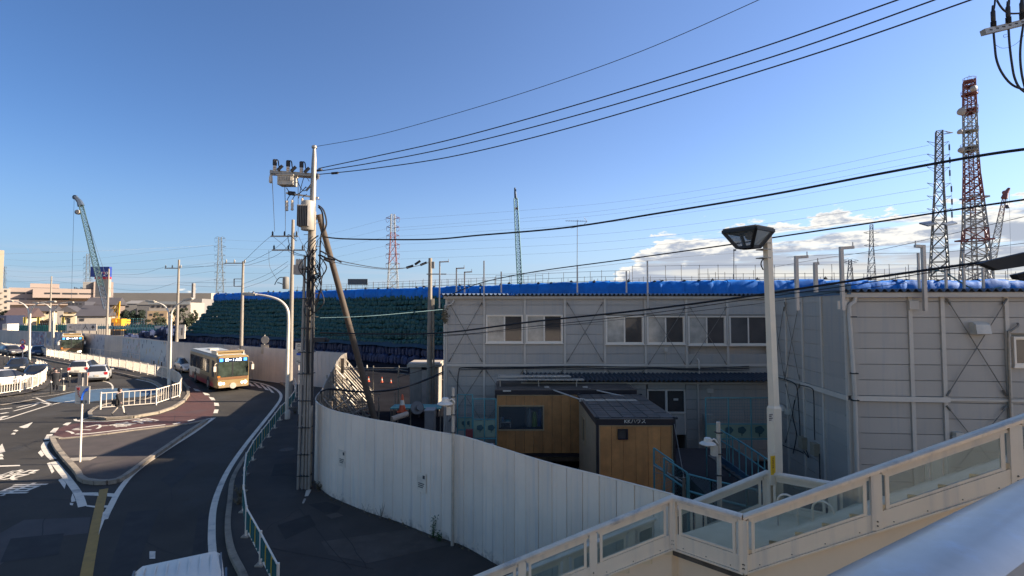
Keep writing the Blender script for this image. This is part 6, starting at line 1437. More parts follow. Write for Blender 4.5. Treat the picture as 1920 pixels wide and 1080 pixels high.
# ---- buildings -------------------------------------------------------------
MPINK = M('mall_wall', (.36, .265, .20), .8, var=.05, scale=.08); MGB1 = M('far_grey', (.20, .21, .23), .8, var=.1, scale=.1); MGB2 = M('far_pale', (.34, .335, .32), .8, var=.05, scale=.05); MWIN = M('far_window', (.03, .035, .045), .2)
MRF = M('far_roof', (.07, .07, .085), .7, var=.1, scale=.3); MCRM = M('house_cream', (.55, .51, .40), .8, var=.06); MHG = M('house_grey', (.33, .32, .31), .8, var=.08); MBRN = M('roof_brown', (.10, .06, .05), .8, var=.15)
class Bld:
    def __init__(s, name, label, x0, x1, ytop, Y, rot=0, depth=12, mat=MGB1, cat='building', group=None, z0=0.):
        o = P(x0, 600, Y); s.W = Wall((o.x, o.y), (math.cos(rot), math.sin(rot))); s.L = s.W.uv(x1, 590)[0]; s.H = P(x0, ytop, Y).z; s.D = depth
        s.rt = thing(name, label, cat, (o.x, o.y, 0), 0, group); mb = MB(); s.W.box(mb, 0, s.L, z0, s.H, 0, -depth); mb.build('wall', mat, s.rt)
    def add(s, name, x0, y0, x1, y1, d0, d1, mat, parent=None):
        mb = MB(); s.W.pbox(mb, x0, y0, x1, y1, d0, d1); return mb.build(name, mat, parent or s.rt)
    def win(s, x0, y0, x1, y1, frame=False):
        f = s.add('window', x0, y0, x1, y1, .02, .10, MGB2 if frame else MRF); u = s.W
        a, z1 = u.uv(x0, y0); b, z0 = u.uv(x1, y1); g = MB(); t = min(.12, (b - a) * .12); u.box(g, a + t, b - t, z0 + t, z1 - t, .05, .12); g.build('pane', MWIN, f)
    def gable(s, over=.5, h=1.6, mat=MRF, along=True):
        W, L, H, D = s.W, s.L, s.H, s.D; mb = MB()
        if along: pr = [W.at(-over, H - .1, over), W.at(-over, H + h, -D / 2), W.at(-over, H - .1, -D - over)]; mb.extr(pr, W.e * (L + 2 * over))
        else: pr = [W.at(-over, H - .1, over), W.at(L / 2, H + h, over), W.at(L + over, H - .1, over)]; mb.extr(pr, -W.n * (D + 2 * over))
        return mb.build('roof', mat, s.rt, fix=True)
m = Bld('shopping_mall', 'long beige shopping mall with dark window strips behind the houses', 14, 211, 539, 300, .70, 22, MPINK)
for x0, x1, y0, y1 in ((16, 47, 547, 551.5), (50, 80, 548, 552), (82, 114, 548.5, 552), (118, 146, 549, 553), (149, 176, 549.5, 553), (16, 46, 559.5, 561), (50, 113, 560, 562), (118, 130, 560, 564)):
    m.add('window_strip', x0, y0, x1, y1, -.3, .05, MWIN)
m.add('upper_wing', 64, 541, 210, 560, .06, 8, MPINK); 
for x0, x1, y0, y1 in ((85, 114, 549, 552.5), (118, 146, 549.5, 553), (149, 176, 550, 553)): m.add('window_strip', x0, y0, x1, y1, 8.01, 8.1, MWIN)
m.add('plant_room', 56, 531, 110, 540, -8, -2, MPINK); m.add('plant_room', 156, 529, 176, 542, -6, 6, MGB1); m.add('stair_tower', 176, 529, 211, 562, .06, 9, MPINK)
mb = MB()
for x in range(139, 166, 3): m.W.pbox(mb, x, 541 - (x % 4), x + 1.6, 545, -1, 0)
mb.build('rooftop_units', MGB1, m.rt)
m.add('lower_band', 20, 562, 132, 572, .05, 3, MPINK)
# store sign tower
Y = 296; a, b = P(169, 524, Y), P(205, 500, Y); rt = thing('store_sign', 'blue and red store sign box on top of the mall tower behind the crane boom', 'sign', (a.x, Y, 0))
mb = MB(); mb.b2((a.x, Y, P(169, 519, Y).z), (b.x, Y + 2, b.z)); mb.build('blue_box', M('store_blue', (.02, .045, .22), .5, var=.05, scale=.1), rt)
mb = MB(); mb.b2((a.x + 2.5, Y + .1, P(169, 523.5, Y).z), (b.x, Y + 1.9, P(169, 519, Y).z)); mb.build('red_band', M('store_red', (.55, .02, .03), .5, var=.03), rt)
mb = MB(); mb.b2((a.x + 3, Y + .3, 14), (b.x, Y + 1.7, P(169, 523.5, Y).z)); mb.build('base', MGB2, rt)
MLET = M('letter_white2', (.75, .75, .75), .5)
for ch, px, mt in (('A', 186.5, MLET), ('r', 191.2, MLET), ('i', 194.8, M('store_red', (0, 0, 0))), ('o', 199.8, MLET)): text_mesh(ch, 3.4, mt, 'lettering', rt, P(px, 514.5, Y - .2), (1, 0, 0), (0, 0, 1), .05)
for px in (183, 189, 195): mb = MB(); mb.lathe(P(px, 516.5, Y - .1), [(.3, 0), (.3, .1)], 8, V(0, -1, 0)); mb.build('white_figure', MLET, rt)
B_ = Bld('apartment_tower', 'beige high rise cut by the left border of the photo', -60, 2, 466, 420, .75, 6, M('tower_beige', (.36, .33, .28), .8))
B_ = Bld('apartment_block', 'grey apartment block with balconies at the left border', -40, 14, 540, 190, .72, 8, MHG)
for k in range(4): B_.add('balcony', -2, 545 + k * 10.5, 6, 549 + k * 10.5, .02, 1.2, MHG); B_.win(8, 543.5 + k * 10.5, 13, 547.5 + k * 10.5)
B_ = Bld('warehouse', 'very wide pale flat warehouse on the horizon behind the grey blocks', 207, 395, 549, 420, .1, 40, MGB2, 'warehouse')
B_ = Bld('factory', 'tall narrow chimney on the pale warehouse', 357.5, 361, 531, 415, 0, 3, MGB1, 'chimney')
B_ = Bld('office_block', 'dark grey block stepping above the cream houses', 126, 158, 565, 200, .4, 12, M('dark_block', (.06, .065, .09), .8)); 
for k in range(4): B_.win(129 + k * 7, 568, 133 + k * 7, 571)
B_ = Bld('office_block', 'dull brown roofed block below the mall stair tower', 160, 214, 571, 210, .4, 14, M('dull_brown', (.20, .17, .16), .8)); B_.gable(.8, 3.2, MRF); B_.win(170, 576, 180, 580); B_.win(186, 576, 196, 580); B_.win(203, 578, 207, 583)
B_ = Bld('industrial_building', 'blue grey industrial roofs right of the piling rig', 232, 262, 569, 230, .3, 16, MGB1); B_.gable(.3, 1.5, MGB1); B_.win(236, 573, 242, 576)
B_ = Bld('industrial_building', 'small dark grey gabled works beside the blue grey roofs', 256, 284, 571, 222, .3, 12, M('far_grey2', (.14, .15, .17), .8)); B_.gable(.3, 1.8, MGB1, False)
B_ = Bld('industrial_building', 'long white roofed workshop behind the tan building', 279, 357, 567, 200, .25, 16, MHG); B_.add('parapet', 279, 565, 357, 571, .02, .5, MLATW)
for k in range(7): B_.win(284 + k * 10, 573, 290 + k * 10, 577)
B_ = Bld('industrial_building', 'grey box building touching the left edge of the bag stack', 342, 378, 560, 260, .2, 16, MGB1)
B_ = Bld('tan_building', 'low tan building between the dark round trees', 276, 313, 583, 175, .3, 10, M('tan_wall', (.36, .24, .13), .8), 'building'); B_.win(281, 588, 286, 592); B_.win(300, 588, 307, 592)
# houses
h = Bld('house', 'low house with a wide brown roof beside the apartment block', 12, 52, 594, 125, .5, 10, MCRM, 'house', 'houses behind the teal fences'); h.gable(.7, 2.2, MBRN); h.win(22, 597, 30, 601); h.add('porch', 20, 598, 50, 600, .1, 1.2, MBRN)
h = Bld('house', 'cream two storey house with grey hipped roof behind the double lamp', 52, 96, 583, 135, .55, 9, MCRM, 'house', 'houses behind the teal fences'); h.gable(.7, 1.4, MRF); h.win(78, 588, 82, 592); h.win(87, 585, 91, 589); h.add('shaded_side', 53, 584, 74, 606, .05, 1.5, MHG); h.add('front_wall', 66, 596, 84, 606, 1.6, 3, MCRM); h.add('gate_wall', 66, 601, 106, 612, 3.1, 3.4, M('fence_brown', (.12, .09, .06), .8))  # grey box at left paints the shaded side of the house
h = Bld('house', 'white gabled house with dark balcony, middle of the row', 109, 142, 585, 130, .5, 8, MCRM, 'house', 'houses behind the teal fences'); h.gable(.5, 1.6, MRF, False); h.win(128, 584, 134, 588); h.add('balcony', 121, 589, 142, 592, .05, 1.2, MCRM); h.win(113, 586, 115, 590); h.win(126, 597, 132, 606); h.add('shaded_side', 109, 583, 119, 608, .02, .8, MHG)  # grey left strip carries the house's shade in its colour
h = Bld('house', 'wide low house with dark grey roof right of the white gabled house', 144, 199, 592, 122, .5, 10, MHG, 'house', 'houses behind the teal fences'); h.gable(.5, 1.6, MRF); h.win(150, 597, 158, 602)
h = Bld('house', 'small white house peeping over the dark grey roof', 153, 188, 580, 150, .5, 8, MHG, 'house', 'houses behind the teal fences'); h.gable(.5, 1.3, MRF); h.add('front', 164, 583, 187, 588, .03, .6, MLATW); h.win(172, 584, 180, 587)
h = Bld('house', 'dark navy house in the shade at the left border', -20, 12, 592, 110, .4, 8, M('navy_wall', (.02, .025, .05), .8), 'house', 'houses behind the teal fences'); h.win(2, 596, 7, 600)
for px, lab in ((46, 'left yellow banner pole by the brown roofed house'), (71.5, 'yellow banner pole before the cream house'), (118, 'yellow banner pole below the white gabled house')):
    q = P(px, 607, 110); mb = MB(); mb.b2((q.x - .25, 110, q.z), (q.x + .25, 110.08, q.z + 1.4)); mb.tube((q.x - .3, 110, 0), (q.x - .3, 110, q.z + 1.5), .04, 4); tag(mb.build('banner', M('banner_yellow', (.65, .45, .08), .7)), lab, 'banner')
# teal construction screens
MTS = M('screen_teal', (.03, .24, .17), .6, var=.25, scale=.6, rnd=.15); MTS2 = M('screen_mint', (.28, .50, .42), .6, var=.2, scale=.8, rnd=.1)
def screen(x0, x1, y0, y1, Y, mat, n, label):
    a, b = P(x0, y0, Y), P(x1, y1, Y); rt = thing('construction_screen', label, 'fence', (a.x, Y, 0), 0, 'teal construction screens'); zb = max(.0, b.z)
    for k in range(n):
        u0, u1 = a.x + (b.x - a.x) * k / n, a.x + (b.x - a.x) * (k + 1) / n; mb = MB(); mb.b2((u0 + .04, Y, zb), (u1 - .04, Y + .08, a.z)); mb.build('screen_panel', mat, rt)
        mb = MB(); mb.tube((u0, Y - .1, 0), (u0, Y - .1, a.z + .4), .05, 4); mb.build('post', MLATD, rt)
screen(13, 100, 610, 622, 92, MTS, 22, 'dark green construction screens behind the far hoarding at left')
screen(104, 128, 609, 620, 90, MTS, 7, 'short run of green screen left of the symbols board')
screen(182, 244, 611, 617, 96, MTS2, 14, 'mint green barriers right of the symbols board')
screen(236, 316, 609, 625, 100, MTS, 18, 'teal barriers beyond the dark sloped bags')
screen(214, 316, 614, 618, 94, MTS2, 20, 'pale mint barrier row in front of the teal ones')
rt = thing('scaffold', 'teal scaffold cage standing behind the mint barriers', 'scaffold', tuple(P(255, 610, 105)))
for k in range(9):
    x = 238 + k * 4; mb = MB(); mb.tube(P(x, 618, 105), P(x, 597, 105), .05, 4); mb.build('upright', MTS2 if k % 2 else MLATD, rt)
for y in (598, 603, 608, 613): mb = MB(); mb.tube(P(238, y, 105), P(270, y, 105), .05, 4); mb.build('ledger', MTS, rt)
q = P(290, 616, 93); mb = MB(); mb.b2((q.x, 93, q.z), (q.x + 1.8, 93.1, q.z + .5)); tag(mb.build('white_banner', MSW), 'white banner with faint orange print on the teal barriers', 'banner')
a = P(4, 620, 86); b = P(14, 607.5, 86); mb = MB(); mb.b2((a.x, 86, 0), (b.x, 88, b.z)); tag(mb.build('site_hut', M('hut_white', (.7, .69, .66), .6)), 'small bright white hut at the left border above the hoarding', 'hut')
# dark sloped bags left of stack
mb = MB(); rr_ = random.Random(4)
sm = sack_mesh(.8, .8, 1.0)
for k in range(120):
    t = rr_.random(); px = 236 + 100 * t; Y = 86 + rr_.uniform(-2, 6); p = P(px, 600, Y); z = rr_.uniform(0, 1.2 + 2.1 * t) ; mt = Matrix.Translation((p.x, p.y, z)); n0 = len(mb.v); mb.v += [mt @ v for v in sm.v]; mb.f += [tuple(j + n0 for j in f) for f in sm.f]; mb.mi += [0] * len(sm.f)
tag(mb.build('dark_bags', MBAGD), 'heap of dark sandbags at the left foot of the stack', 'sandbags', kind='stuff')
# ---- trees ------------------------------------------------------------------
MLEAF = M('foliage_dark', (.030, .042, .020), .8, var=.5, scale=1.2, rnd=.2); MLEAF2 = M('foliage_olive', (.060, .065, .028), .8, var=.5, scale=1.5); MBARK = M('bark', (.07, .05, .04), .9)
def tree(px, Y, ytop, wpx, label, mat=MLEAF, seed=0, yb=612, n=2600):
    r = random.Random(seed); zt = P(px, ytop, Y).z; w = wpx / FPX * Y / 2; c = P(px, 600, Y); rt = thing('tree', label, 'tree', (c.x, Y, 0), 0, 'dark trees on the far side of the site')
    mb = MB(); mb.path([(c.x, Y, 0), (c.x + .2, Y, zt * .4), (c.x, Y, zt * .7)], .25, 7, .1)
    for k in range(4): a = r.random() * 6.28; mb.path([(c.x + .1, Y, zt * (.3 + .1 * k)), (c.x + math.cos(a) * w * .6, Y + math.sin(a) * w * .6, zt * (.55 + .1 * k))], .09, 5, .03)
    mb.build('trunk', MBARK, rt)
    cl = []
    for k in range(26): 
        a = r.random() * 6.28; rr = w * math.sqrt(r.random()) * .85; z = zt * (.32 + .62 * r.random()); f = 1 - ((z / zt - .5) / .62) ** 2; cl.append((V(c.x + math.cos(a) * rr * f, Y + math.sin(a) * rr * f, z), w * r.uniform(.16, .34)))
    mb = MB()
    for k in range(n):
        q, s = cl[r.randrange(len(cl))]; d = V(r.gauss(0, 1), r.gauss(0, 1), r.gauss(0, 1)).normalized() * s * (r.random() ** .4); p = q + d; u = V(r.gauss(0, 1), r.gauss(0, 1), r.gauss(0, 1)).normalized(); v = u.cross(V(r.gauss(0, 1), r.gauss(0, 1), r.gauss(0, 1))).normalized(); l = r.uniform(.12, .26) * (.6 + w * .08)
        mb.add([p - u * l, p + v * l * .6, p + u * l, p - v * l * .6], [(0, 1, 2, 3)])
    mb.build('crown', mat, rt)
for i, (px, Y, yt, w, lab, mt) in enumerate(((212, 155, 577, 22, 'dark tree behind the yellow machine', MLEAF), (234, 160, 579, 20, 'dark bushy tree right of the yellow machine', MLEAF), (248, 150, 582, 26, 'darkest round tree left of the tan building', MLEAF), (264, 150, 581, 28, 'largest dark round tree next to the tan building', MLEAF), (291, 140, 586, 24, 'round tree in front of the tan building', MLEAF2), (305, 142, 595, 16, 'low shrub like tree right of the tan building', MLEAF2), (328, 120, 577, 24, 'dark tree directly left of the slender utility pole', MLEAF), (345, 118, 576, 30, 'olive tree touching the left end of the bag stack', MLEAF2), (362, 117, 580, 22, 'olive tree overlapping the sloping end of the bag stack', MLEAF2), (8, 150, 580, 20, 'dark tree at the left border behind the navy house', MLEAF), (148, 125, 596, 14, 'small dark tree between white house and wide low house', MLEAF))):
    tree(px, Y, yt, w, lab, mt, i + 1)
# far skyline
rs = random.Random(9)
for k in range(9):
    x0 = 395 + k * 60 + rs.uniform(-10, 10); w = rs.uniform(25, 55)
    B_ = Bld('far_building', 'low far building on the skyline, mostly behind the bag stack', x0, x0 + w, rs.uniform(560, 572), 480, 0, 20, MGB2, 'building', 'low skyline buildings')

# ================================================================ VEHICLES
MTYRE = M('tyre', (.018, .018, .018), .8); MRIM = M('rim', (.35, .35, .36), .35, .7); MGLS = M('car_glass', (.018, .022, .028), .05, var=.2, spec=.9); MHL = M('headlamp', (.55, .56, .58), .15); MTL = M('tail_lamp', (.45, .02, .02), .3); MPLT = M('number_plate', (.42, .42, .40), .6); MBLK = M('trim_black', (.015, .015, .015), .5)
def wheel(rt, x, y, r, w=.2, s=1):
    mb = MB(); mb.lathe((x, y - s * w * 0, r), [(r * .8, 0), (r, .03), (r, w - .03), (r * .8, w)], 18, V(0, s, 0)); o = mb.build('wheel', MTYRE, rt, True)
    mb = MB(); mb.lathe((x, y + s * (w - .01), r), [(r * .62, 0), (r * .6, .02), (r * .2, .03)], 14, V(0, s, 0)); mb.build('rim', MRIM, o, True)
def car(label, L_, W_, H_, col, kind='hatch', name='parked_car', rough=.25):
    """x forward; lofted shell with a glazed cabin"""
    rt = thing(name, label, 'car', (0, 0, 0)); f = L_ / 2; b = -L_ / 2; w = W_ / 2; belt = H_ * .60
    rr = {'hatch': (-.80, -.98), 'wagon': (-.86, -.97), 'sedan': (-.42, -.72)}[kind]
    st = [(f, .34, .50, .52, w * .78, w * .6), (f - .10, .22, .60, .63, w * .92, w * .78), (f - .5, .2, H_ * .46, H_ * .50, w * .99, w * .84), (f - 1.15, .2, H_ * .56, H_ * .615, w, w * .84)]
    st += [(f - 1.95, .2, belt, H_ * .96, w, w * .70), (f - 2.4, .2, belt, H_, w, w * .71), (b * .3, .2, belt, H_ * 1.0, w, w * .71), (f * rr[0], .2, belt + .02, H_ * .965, w, w * .68)]
    if kind == 'sedan': st += [(b * .80, .2, belt + .02, H_ * .66, w * .99, w * .8), (b + .12, .24, H_ * .56, H_ * .64, w * .95, w * .78), (b, .36, .6, .68, w * .82, w * .7)]
    else: st += [(b + .10, .22, belt, H_ * .64, w * .96, w * .8), (b, .34, .55, .62, w * .88, w * .74)]
    rows = []
    for (x, zb, zt_, zr_, wl, wr) in st: rows.append([V(x, -wl * .9, zb), V(x, -wl, zb + .12), V(x, -wl * 1.0, (zb + zt_) / 2 + .05), V(x, -wl * .96, zt_), V(x, -wr, zr_ - .03), V(x, -wr * .6, zr_), V(x, wr * .6, zr_), V(x, wr, zr_ - .03), V(x, wl * .96, zt_), V(x, wl, (zb + zt_) / 2 + .05), V(x, wl, zb + .12), V(x, wl * .9, zb)])
    body, gl = MB(), MB(); n = 12
    for i in range(len(rows) - 1):
        for j in range(n - 1):
            q = [rows[i][j], rows[i + 1][j], rows[i + 1][j + 1], rows[i][j + 1]]
            cab = 3 <= i <= (len(rows) - 4 if kind == 'sedan' else len(rows) - 3)
            glass = (j in (3, 7) and 4 <= i <= (6 if kind != 'sedan' else 6)) or (i == 3 and 3 <= j <= 7) or (i == 7 and 4 <= j <= 6)
            (gl if glass else body).add(q, [(0, 1, 2, 3)])
    body.add(rows[0], [tuple(range(n))]); body.add(rows[-1], [tuple(range(n))[::-1]]); body.add([rows[i][j] for i in range(len(rows)) for j in (0, 11)], [(2 * i, 2 * i + 1, 2 * i + 3, 2 * i + 2) for i in range(len(rows) - 1)])
    def bb(mb, name, mat):
        o = mb.build(name, mat, rt, True, fix=False); bm = bmesh.new(); bm.from_mesh(o.data); bmesh.ops.remove_doubles(bm, verts=bm.verts, dist=.002); bmesh.ops.recalc_face_normals(bm, faces=bm.faces); bm.to_mesh(o.data); bm.free(); return o
    bb(body, 'body', M('paint_%s' % '_'.join(str(int(c * 100)) for c in col), col, rough, .15, var=.03, spec=.6)); bb(gl, 'windows', MGLS)
    for x in (f - .85, b + .8):
        for s in (-1, 1): 
            wheel(rt, x, s * (w - .2), .32, .215, s)
            mb = MB(); mb.lathe((x, s * (w - .03), .33), [(.39, 0), (.39, .035)], 16, V(0, s, 0)); mb.build('wheel_arch', MBLK, rt)
            wheel_ = None
    for s in (-1, 1):
        mb = MB(); mb.box((f - .22, s * w * .68, H_ * .43), (.3, w * .42, .13)); mb.build('headlight', MHL, rt)
        mb = MB(); mb.box((b + .09, s * w * .78, H_ * .52), (.16, w * .28, .26 if kind != 'sedan' else .15)); mb.build('taillight', MTL, rt)
        mb = MB(); mb.box((f - 1.5, s * (w + .09), belt + .06), (.1, .2, .13)); mb.build('mirror', body and M('paint_%s' % '_'.join(str(int(c * 100)) for c in col), col), rt)
    mb = MB(); mb.box((f - .01, 0, .42), (.06, w * 1.1, .16)); mb.build('grille', MBLK, rt)
    mb = MB(); mb.box((f + .03, 0, .40), (.02, .33, .165)); mb.build('number_plate', MPLT, rt); mb = MB(); mb.box((b - .02, 0, H_ * .40), (.03, .33, .165)); mb.build('number_plate', MPLT, rt)
    mb = MB(); mb.box((b + .02, 0, .33), (.1, w * 1.6, .16)); mb.build('bumper', MBLK, rt)
    return rt
def place(rt, p, h):
    rt.location = (p.x, p.y, .006); rt.rotation_euler.z = math.atan2(h[1], h[0])
c = car('white hatchback following the near bus, front towards the camera', 3.9, 1.7, 1.50, (.62, .64, .68), 'hatch', 'car'); p = G(337, 699); place(c, V(p.x, p.y + 1.2, 0), (.75, -.66))
c = car('white estate car seen from behind, left of the lane sign', 4.5, 1.72, 1.52, (.66, .66, .64), 'wagon', 'car'); p = G(131, 706); place(c, V(p.x, p.y + 1.8, 0), (-.42, .9))
c = car('pale blue silver hatchback seen from behind directly beyond the lane sign', 3.7, 1.7, 1.5, (.42, .47, .54), 'hatch', 'car'); p = G(169, 717); place(c, V(p.x - .5, p.y + 1.6, 0), (-.55, .83))
c = car('black sedan parked facing the camera behind the curved picket fence', 4.6, 1.75, 1.42, (.012, .014, .018), 'sedan'); p = G(37, 717); place(c, V(p.x - .2, p.y + 1.9, 0), (.55, -.83))
c = car('dark car half cut by the left border behind the black sedan', 4.4, 1.75, 1.45, (.02, .025, .03), 'sedan'); p = G(0, 701); place(c, V(p.x, p.y + 1.9, 0), (.6, -.8))
c = car('bright white car cut by the left border in front of the black sedan', 4.2, 1.75, 1.5, (.72, .72, .71), 'hatch'); p = G(-8, 728); place(c, V(p.x, p.y + 1.1, 0), (.35, .93))
c = car('dark car passing on the far road left of the waiting bus', 4.4, 1.7, 1.45, (.03, .035, .05), 'sedan', 'car'); p = P(72, 650, 72); place(c, p, (.7, -.7))
c = car('grey car behind the fence at the far left', 4.2, 1.7, 1.45, (.12, .12, .13), 'hatch', 'car'); p = P(22, 655, 73); place(c, p, (.9, -.4))
# ---- buses ----
MBC = M('bus_cream', (.34, .215, .085), .35, .05, var=.04); MBR = M('bus_red', (.36, .025, .03), .35, var=.05); MBBR = M('bus_brown', (.24, .11, .045), .35, var=.05); MBW = M('bus_white', (.62, .60, .55), .4, var=.04); MBSK = M('bus_roof', (.36, .42, .48), .4, var=.05)
MDEST = M('dest_letters', (.75, .85, 1.), .5, emit=1.6); MDB = M('dest_blue', (.04, .22, .75), .5, emit=.9)
def bus(label, dest):
    rt = thing('bus', label, 'bus', (0, 0, 0)); L_, w, H_ = 10.4, 1.24, 2.98; f = L_ / 2
    def ring(x, inset, zb=.34, zt=H_ - .12):
        ww = w - inset; return [V(x, -ww, zb), V(x, -ww, 1.2), V(x, -ww * .985, zt - .1), V(x, -ww * .90, zt), V(x, -ww * .5, zt + .07), V(x, ww * .5, zt + .07), V(x, ww * .90, zt), V(x, ww * .985, zt - .1), V(x, ww, 1.2), V(x, ww, zb)]
    rows = [ring(f, .14), ring(f - .12, .03), ring(f - .35, 0), ring(-f + .3, 0), ring(-f, .1)]; mb = MB(); n = 10
    mb.add([v for r in rows for v in r], [(i * n + j, (i + 1) * n + j, (i + 1) * n + j + 1, i * n + j + 1) for i in range(4) for j in range(n - 1)] + [tuple(range(n)), tuple(range(4 * n, 5 * n))[::-1]] + [(i * n, i * n + n - 1, (i + 1) * n + n - 1, (i + 1) * n) for i in range(4)])
    mb.build('body', MBC, rt, True, fix=True)
    mb = MB(); mb.b2((-f + .2, -w * .84, H_ - .09), (f - .5, w * .84, H_ - .02)); mb.build('roof_skin', MBSK, rt)
    for s in (-1, 1):
        y0, y1 = s * (w + .006), s * (w - .02)
        mb = MB(); mb.b2((-f + .1, y0, .36), (f - .9, y1, .72)); mb.build('red_skirt', MBR, rt)
        mb = MB(); mb.extr([V(-f + .2, y0, .72), V(f - 1.2, y0, .72), V(f - .5, y0, 1.02), V(-f + .2, y0, 1.16)], (0, y1 - y0, 0)); mb.build('brown_stripe', MBBR, rt, fix=True)
        mb = MB(); mb.b2((-f + .25, s * (w + .010), .95), (-.6, y1, 1.42)); mb.build('white_panel', MBW, rt)
        for k, (x0, x1) in enumerate(((-4.7, -3.75), (-3.65, -2.1), (-2.0, -.45), (-.35, 1.2), (1.3, 2.85), (3.75, 4.55))):
            z0 = 1.38 if k else .95
            if k == 5: z0 = 1.15
            mb = MB(); mb.b2((x0, s * (w + .004), z0), (x1, s * (w - .03), 2.5)); o = mb.build('window', MBLK, rt); mb = MB(); mb.b2((x0 + .05, s * (w + .012), z0 + .05), (x1 - .05, s * (w - .03), 2.45)); mb.build('pane', MGLS, o)
        if s == -1:
            mb = MB(); mb.b2((-4.75, s * (w + .016), .5), (-3.7, s * (w - .02), 1.36)); mb.build('door', MBW, rt)
            mb = MB(); mb.b2((-2.4, s * (w + .014), 1.1), (-1.9, s * w, 1.3)); mb.build('side_lettering', MPRINT, rt)
        for x in (f - 2.55, -f + 2.9):
            mb = MB(); mb.lathe((x, s * (w - .02), .50), [(.58, 0), (.58, .035)], 20, V(0, s, 0)); mb.build('wheel_arch', MBLK, rt); wheel(rt, x, s * (w - .26), .48, .29, s)
        mb = MB(); mb.path(spl([V(f - .1, s * (w - .1), 2.35), V(f + .25, s * (w + .12), 2.3), V(f + .3, s * (w + .16), 2.1)], 4), .02, 5); mb.b2((f + .24, s * (w + .06), 1.7), (f + .34, s * (w + .24), 2.12)); mb.build('mirror', MBW, rt)
        mb = MB(); mb.lathe((f - .02, s * .92, .68), [(.13, 0), (.12, .05), (.03, .07)], 14, V(1, 0, 0)); mb.lathe((f - .02, s * .68, .66), [(.09, 0), (.08, .05), (.02, .06)], 12, V(1, 0, 0)); mb.build('headlight', M('head_lit', (1, .92, .75), .3, emit=1.6), rt, True)
    mb = MB(); mb.b2((f - .05, -w + .10, 1.18), (f + .02, w - .10, 2.72)); o = mb.build('windscreen', MBLK, rt); mb = MB(); mb.b2((f, -w + .15, 1.22), (f + .03, w - .15, 2.38)); mb.build('pane', M('screen_glass', (.035, .05, .045), .06, var=.8, scale=1.4, spec=.9), o)
    mb = MB(); mb.b2((f, -.1, 1.3), (f + .036, .0, 2.36)); mb.build('screen_pillar', MBLK, o)
    mb = MB(); mb.b2((f, -w + .2, 2.43), (f + .04, w - .2, 2.70)); mb.build('dest_sign', M('dest_back', (.01, .02, .05), .3), rt)
    for y in (-.88, .88): mb = MB(); mb.b2((f, y - .12, 2.45), (f + .045, y + .12, 2.68)); mb.build('dest_blue_panel', MDB, rt)
    text_mesh(dest, .24, MDEST, 'destination_lettering', rt, (f + .046, -.0, 2.475), (0, 1, 0), (0, 0, 1))
    mb = MB(); mb.b2((f - .02, -w + .14, .98), (f + .03, w - .14, 1.16)); mb.build('brown_band', MBBR, rt)
    mb = MB(); mb.b2((f - .02, -w + .2, .34), (f + .07, w - .2, .56)); mb.build('bumper', M('bumper_cream', (.32, .21, .10), .4), rt)
    mb = MB(); mb.lathe((f + .075, .0, .46), [(.24, 0), (.24, .01)], 16, V(1, 0, 0)); mb.build('number_plate', MPLT, rt)
    mb = MB(); mb.b2((f + .0, -w + .1, 1.17), (f + .05, -w + .3, 1.3)); mb.build('indicator', M('amber', (.7, .2, .02), .4), rt)
    # roof unit
    mb = MB(); mb.b2((f - 2.6, -.95, H_ - .03), (f - .95, .95, H_ + .20)); mb.build('air_unit', MBC, rt)
    for s in (-1, 1): mb = MB(); mb.b2((f - 2.7, s * .95, H_ - .03), (f - .85, s * 1.03, H_ + .26)); mb.build('air_unit_rim', MBW, rt)
    mb = MB(); mb.b2((f - .93, -1.0, H_ + .14), (f - .84, 1.0, H_ + .26)); mb.build('air_unit_rim', MBC, rt)
    mb = MB(); mb.b2((-2.2, -.35, H_ - .02), (-1.2, .35, H_ + .1)); mb.build('roof_hatch', MBW, rt)
    return rt
b1 = bus('cream and red city bus with lit blue destination sign coming round the bend', '綱一 1 人橋'); p1 = G(404, 736.5); p2 = G(353, 711); h = (p1 - p2).normalized(); rg = V(h.y, -h.x, 0)
c = p1 - rg * 1.24 - h * 5.2; place(b1, c, h)
b2 = bus('second bus farther back, pale sided, waiting below the murals behind the long white railing', '綱一 1 人橋'); p1 = P(113, 640, 70); h = V(.66, -.75, 0).normalized(); rg = V(h.y, -h.x, 0); place(b2, V(p1.x, p1.y, 0) - rg * 1.24 - h * 5.2, h)
# ---- van roof at the bottom ----
rt = thing('van', 'white high roofed van seen from above at the bottom edge, ribbed roof', 'van', (0, 0, 0))
MVAN = M('van_white', (.62, .64, .66), .3, .1, var=.04)
st = [(-2.06, .4, 1.0, 1.66, .74, .60), (-2.02, .35, 1.0, 1.80, .76, .64), (-1.93, .3, 1.05, 1.88, .79, .68), (-1.0, .3, 1.05, 1.93, .81, .72), (.3, .3, 1.05, 1.93, .81, .72), (.9, .3, 1.05, 1.88, .81, .69), (1.45, .3, 1.0, 1.15, .8, .68), (1.65, .35, .8, .95, .76, .64)]
rows = [[V(x, -wl, zb), V(x, -wl, zt_), V(x, -wr - .02, zr_ - .09), V(x, -wr + .10, zr_), V(x, wr - .10, zr_), V(x, wr + .02, zr_ - .09), V(x, wl, zt_), V(x, wl, zb)] for x, zb, zt_, zr_, wl, wr in st]
mb = MB(); mb.add([v for r in rows for v in r], [(i * 8 + j, (i + 1) * 8 + j, (i + 1) * 8 + j + 1, i * 8 + j + 1) for i in range(7) for j in range(7)] + [tuple(range(8)), tuple(range(56, 64))[::-1]]); mb.build('body', MVAN, rt, True, fix=True)
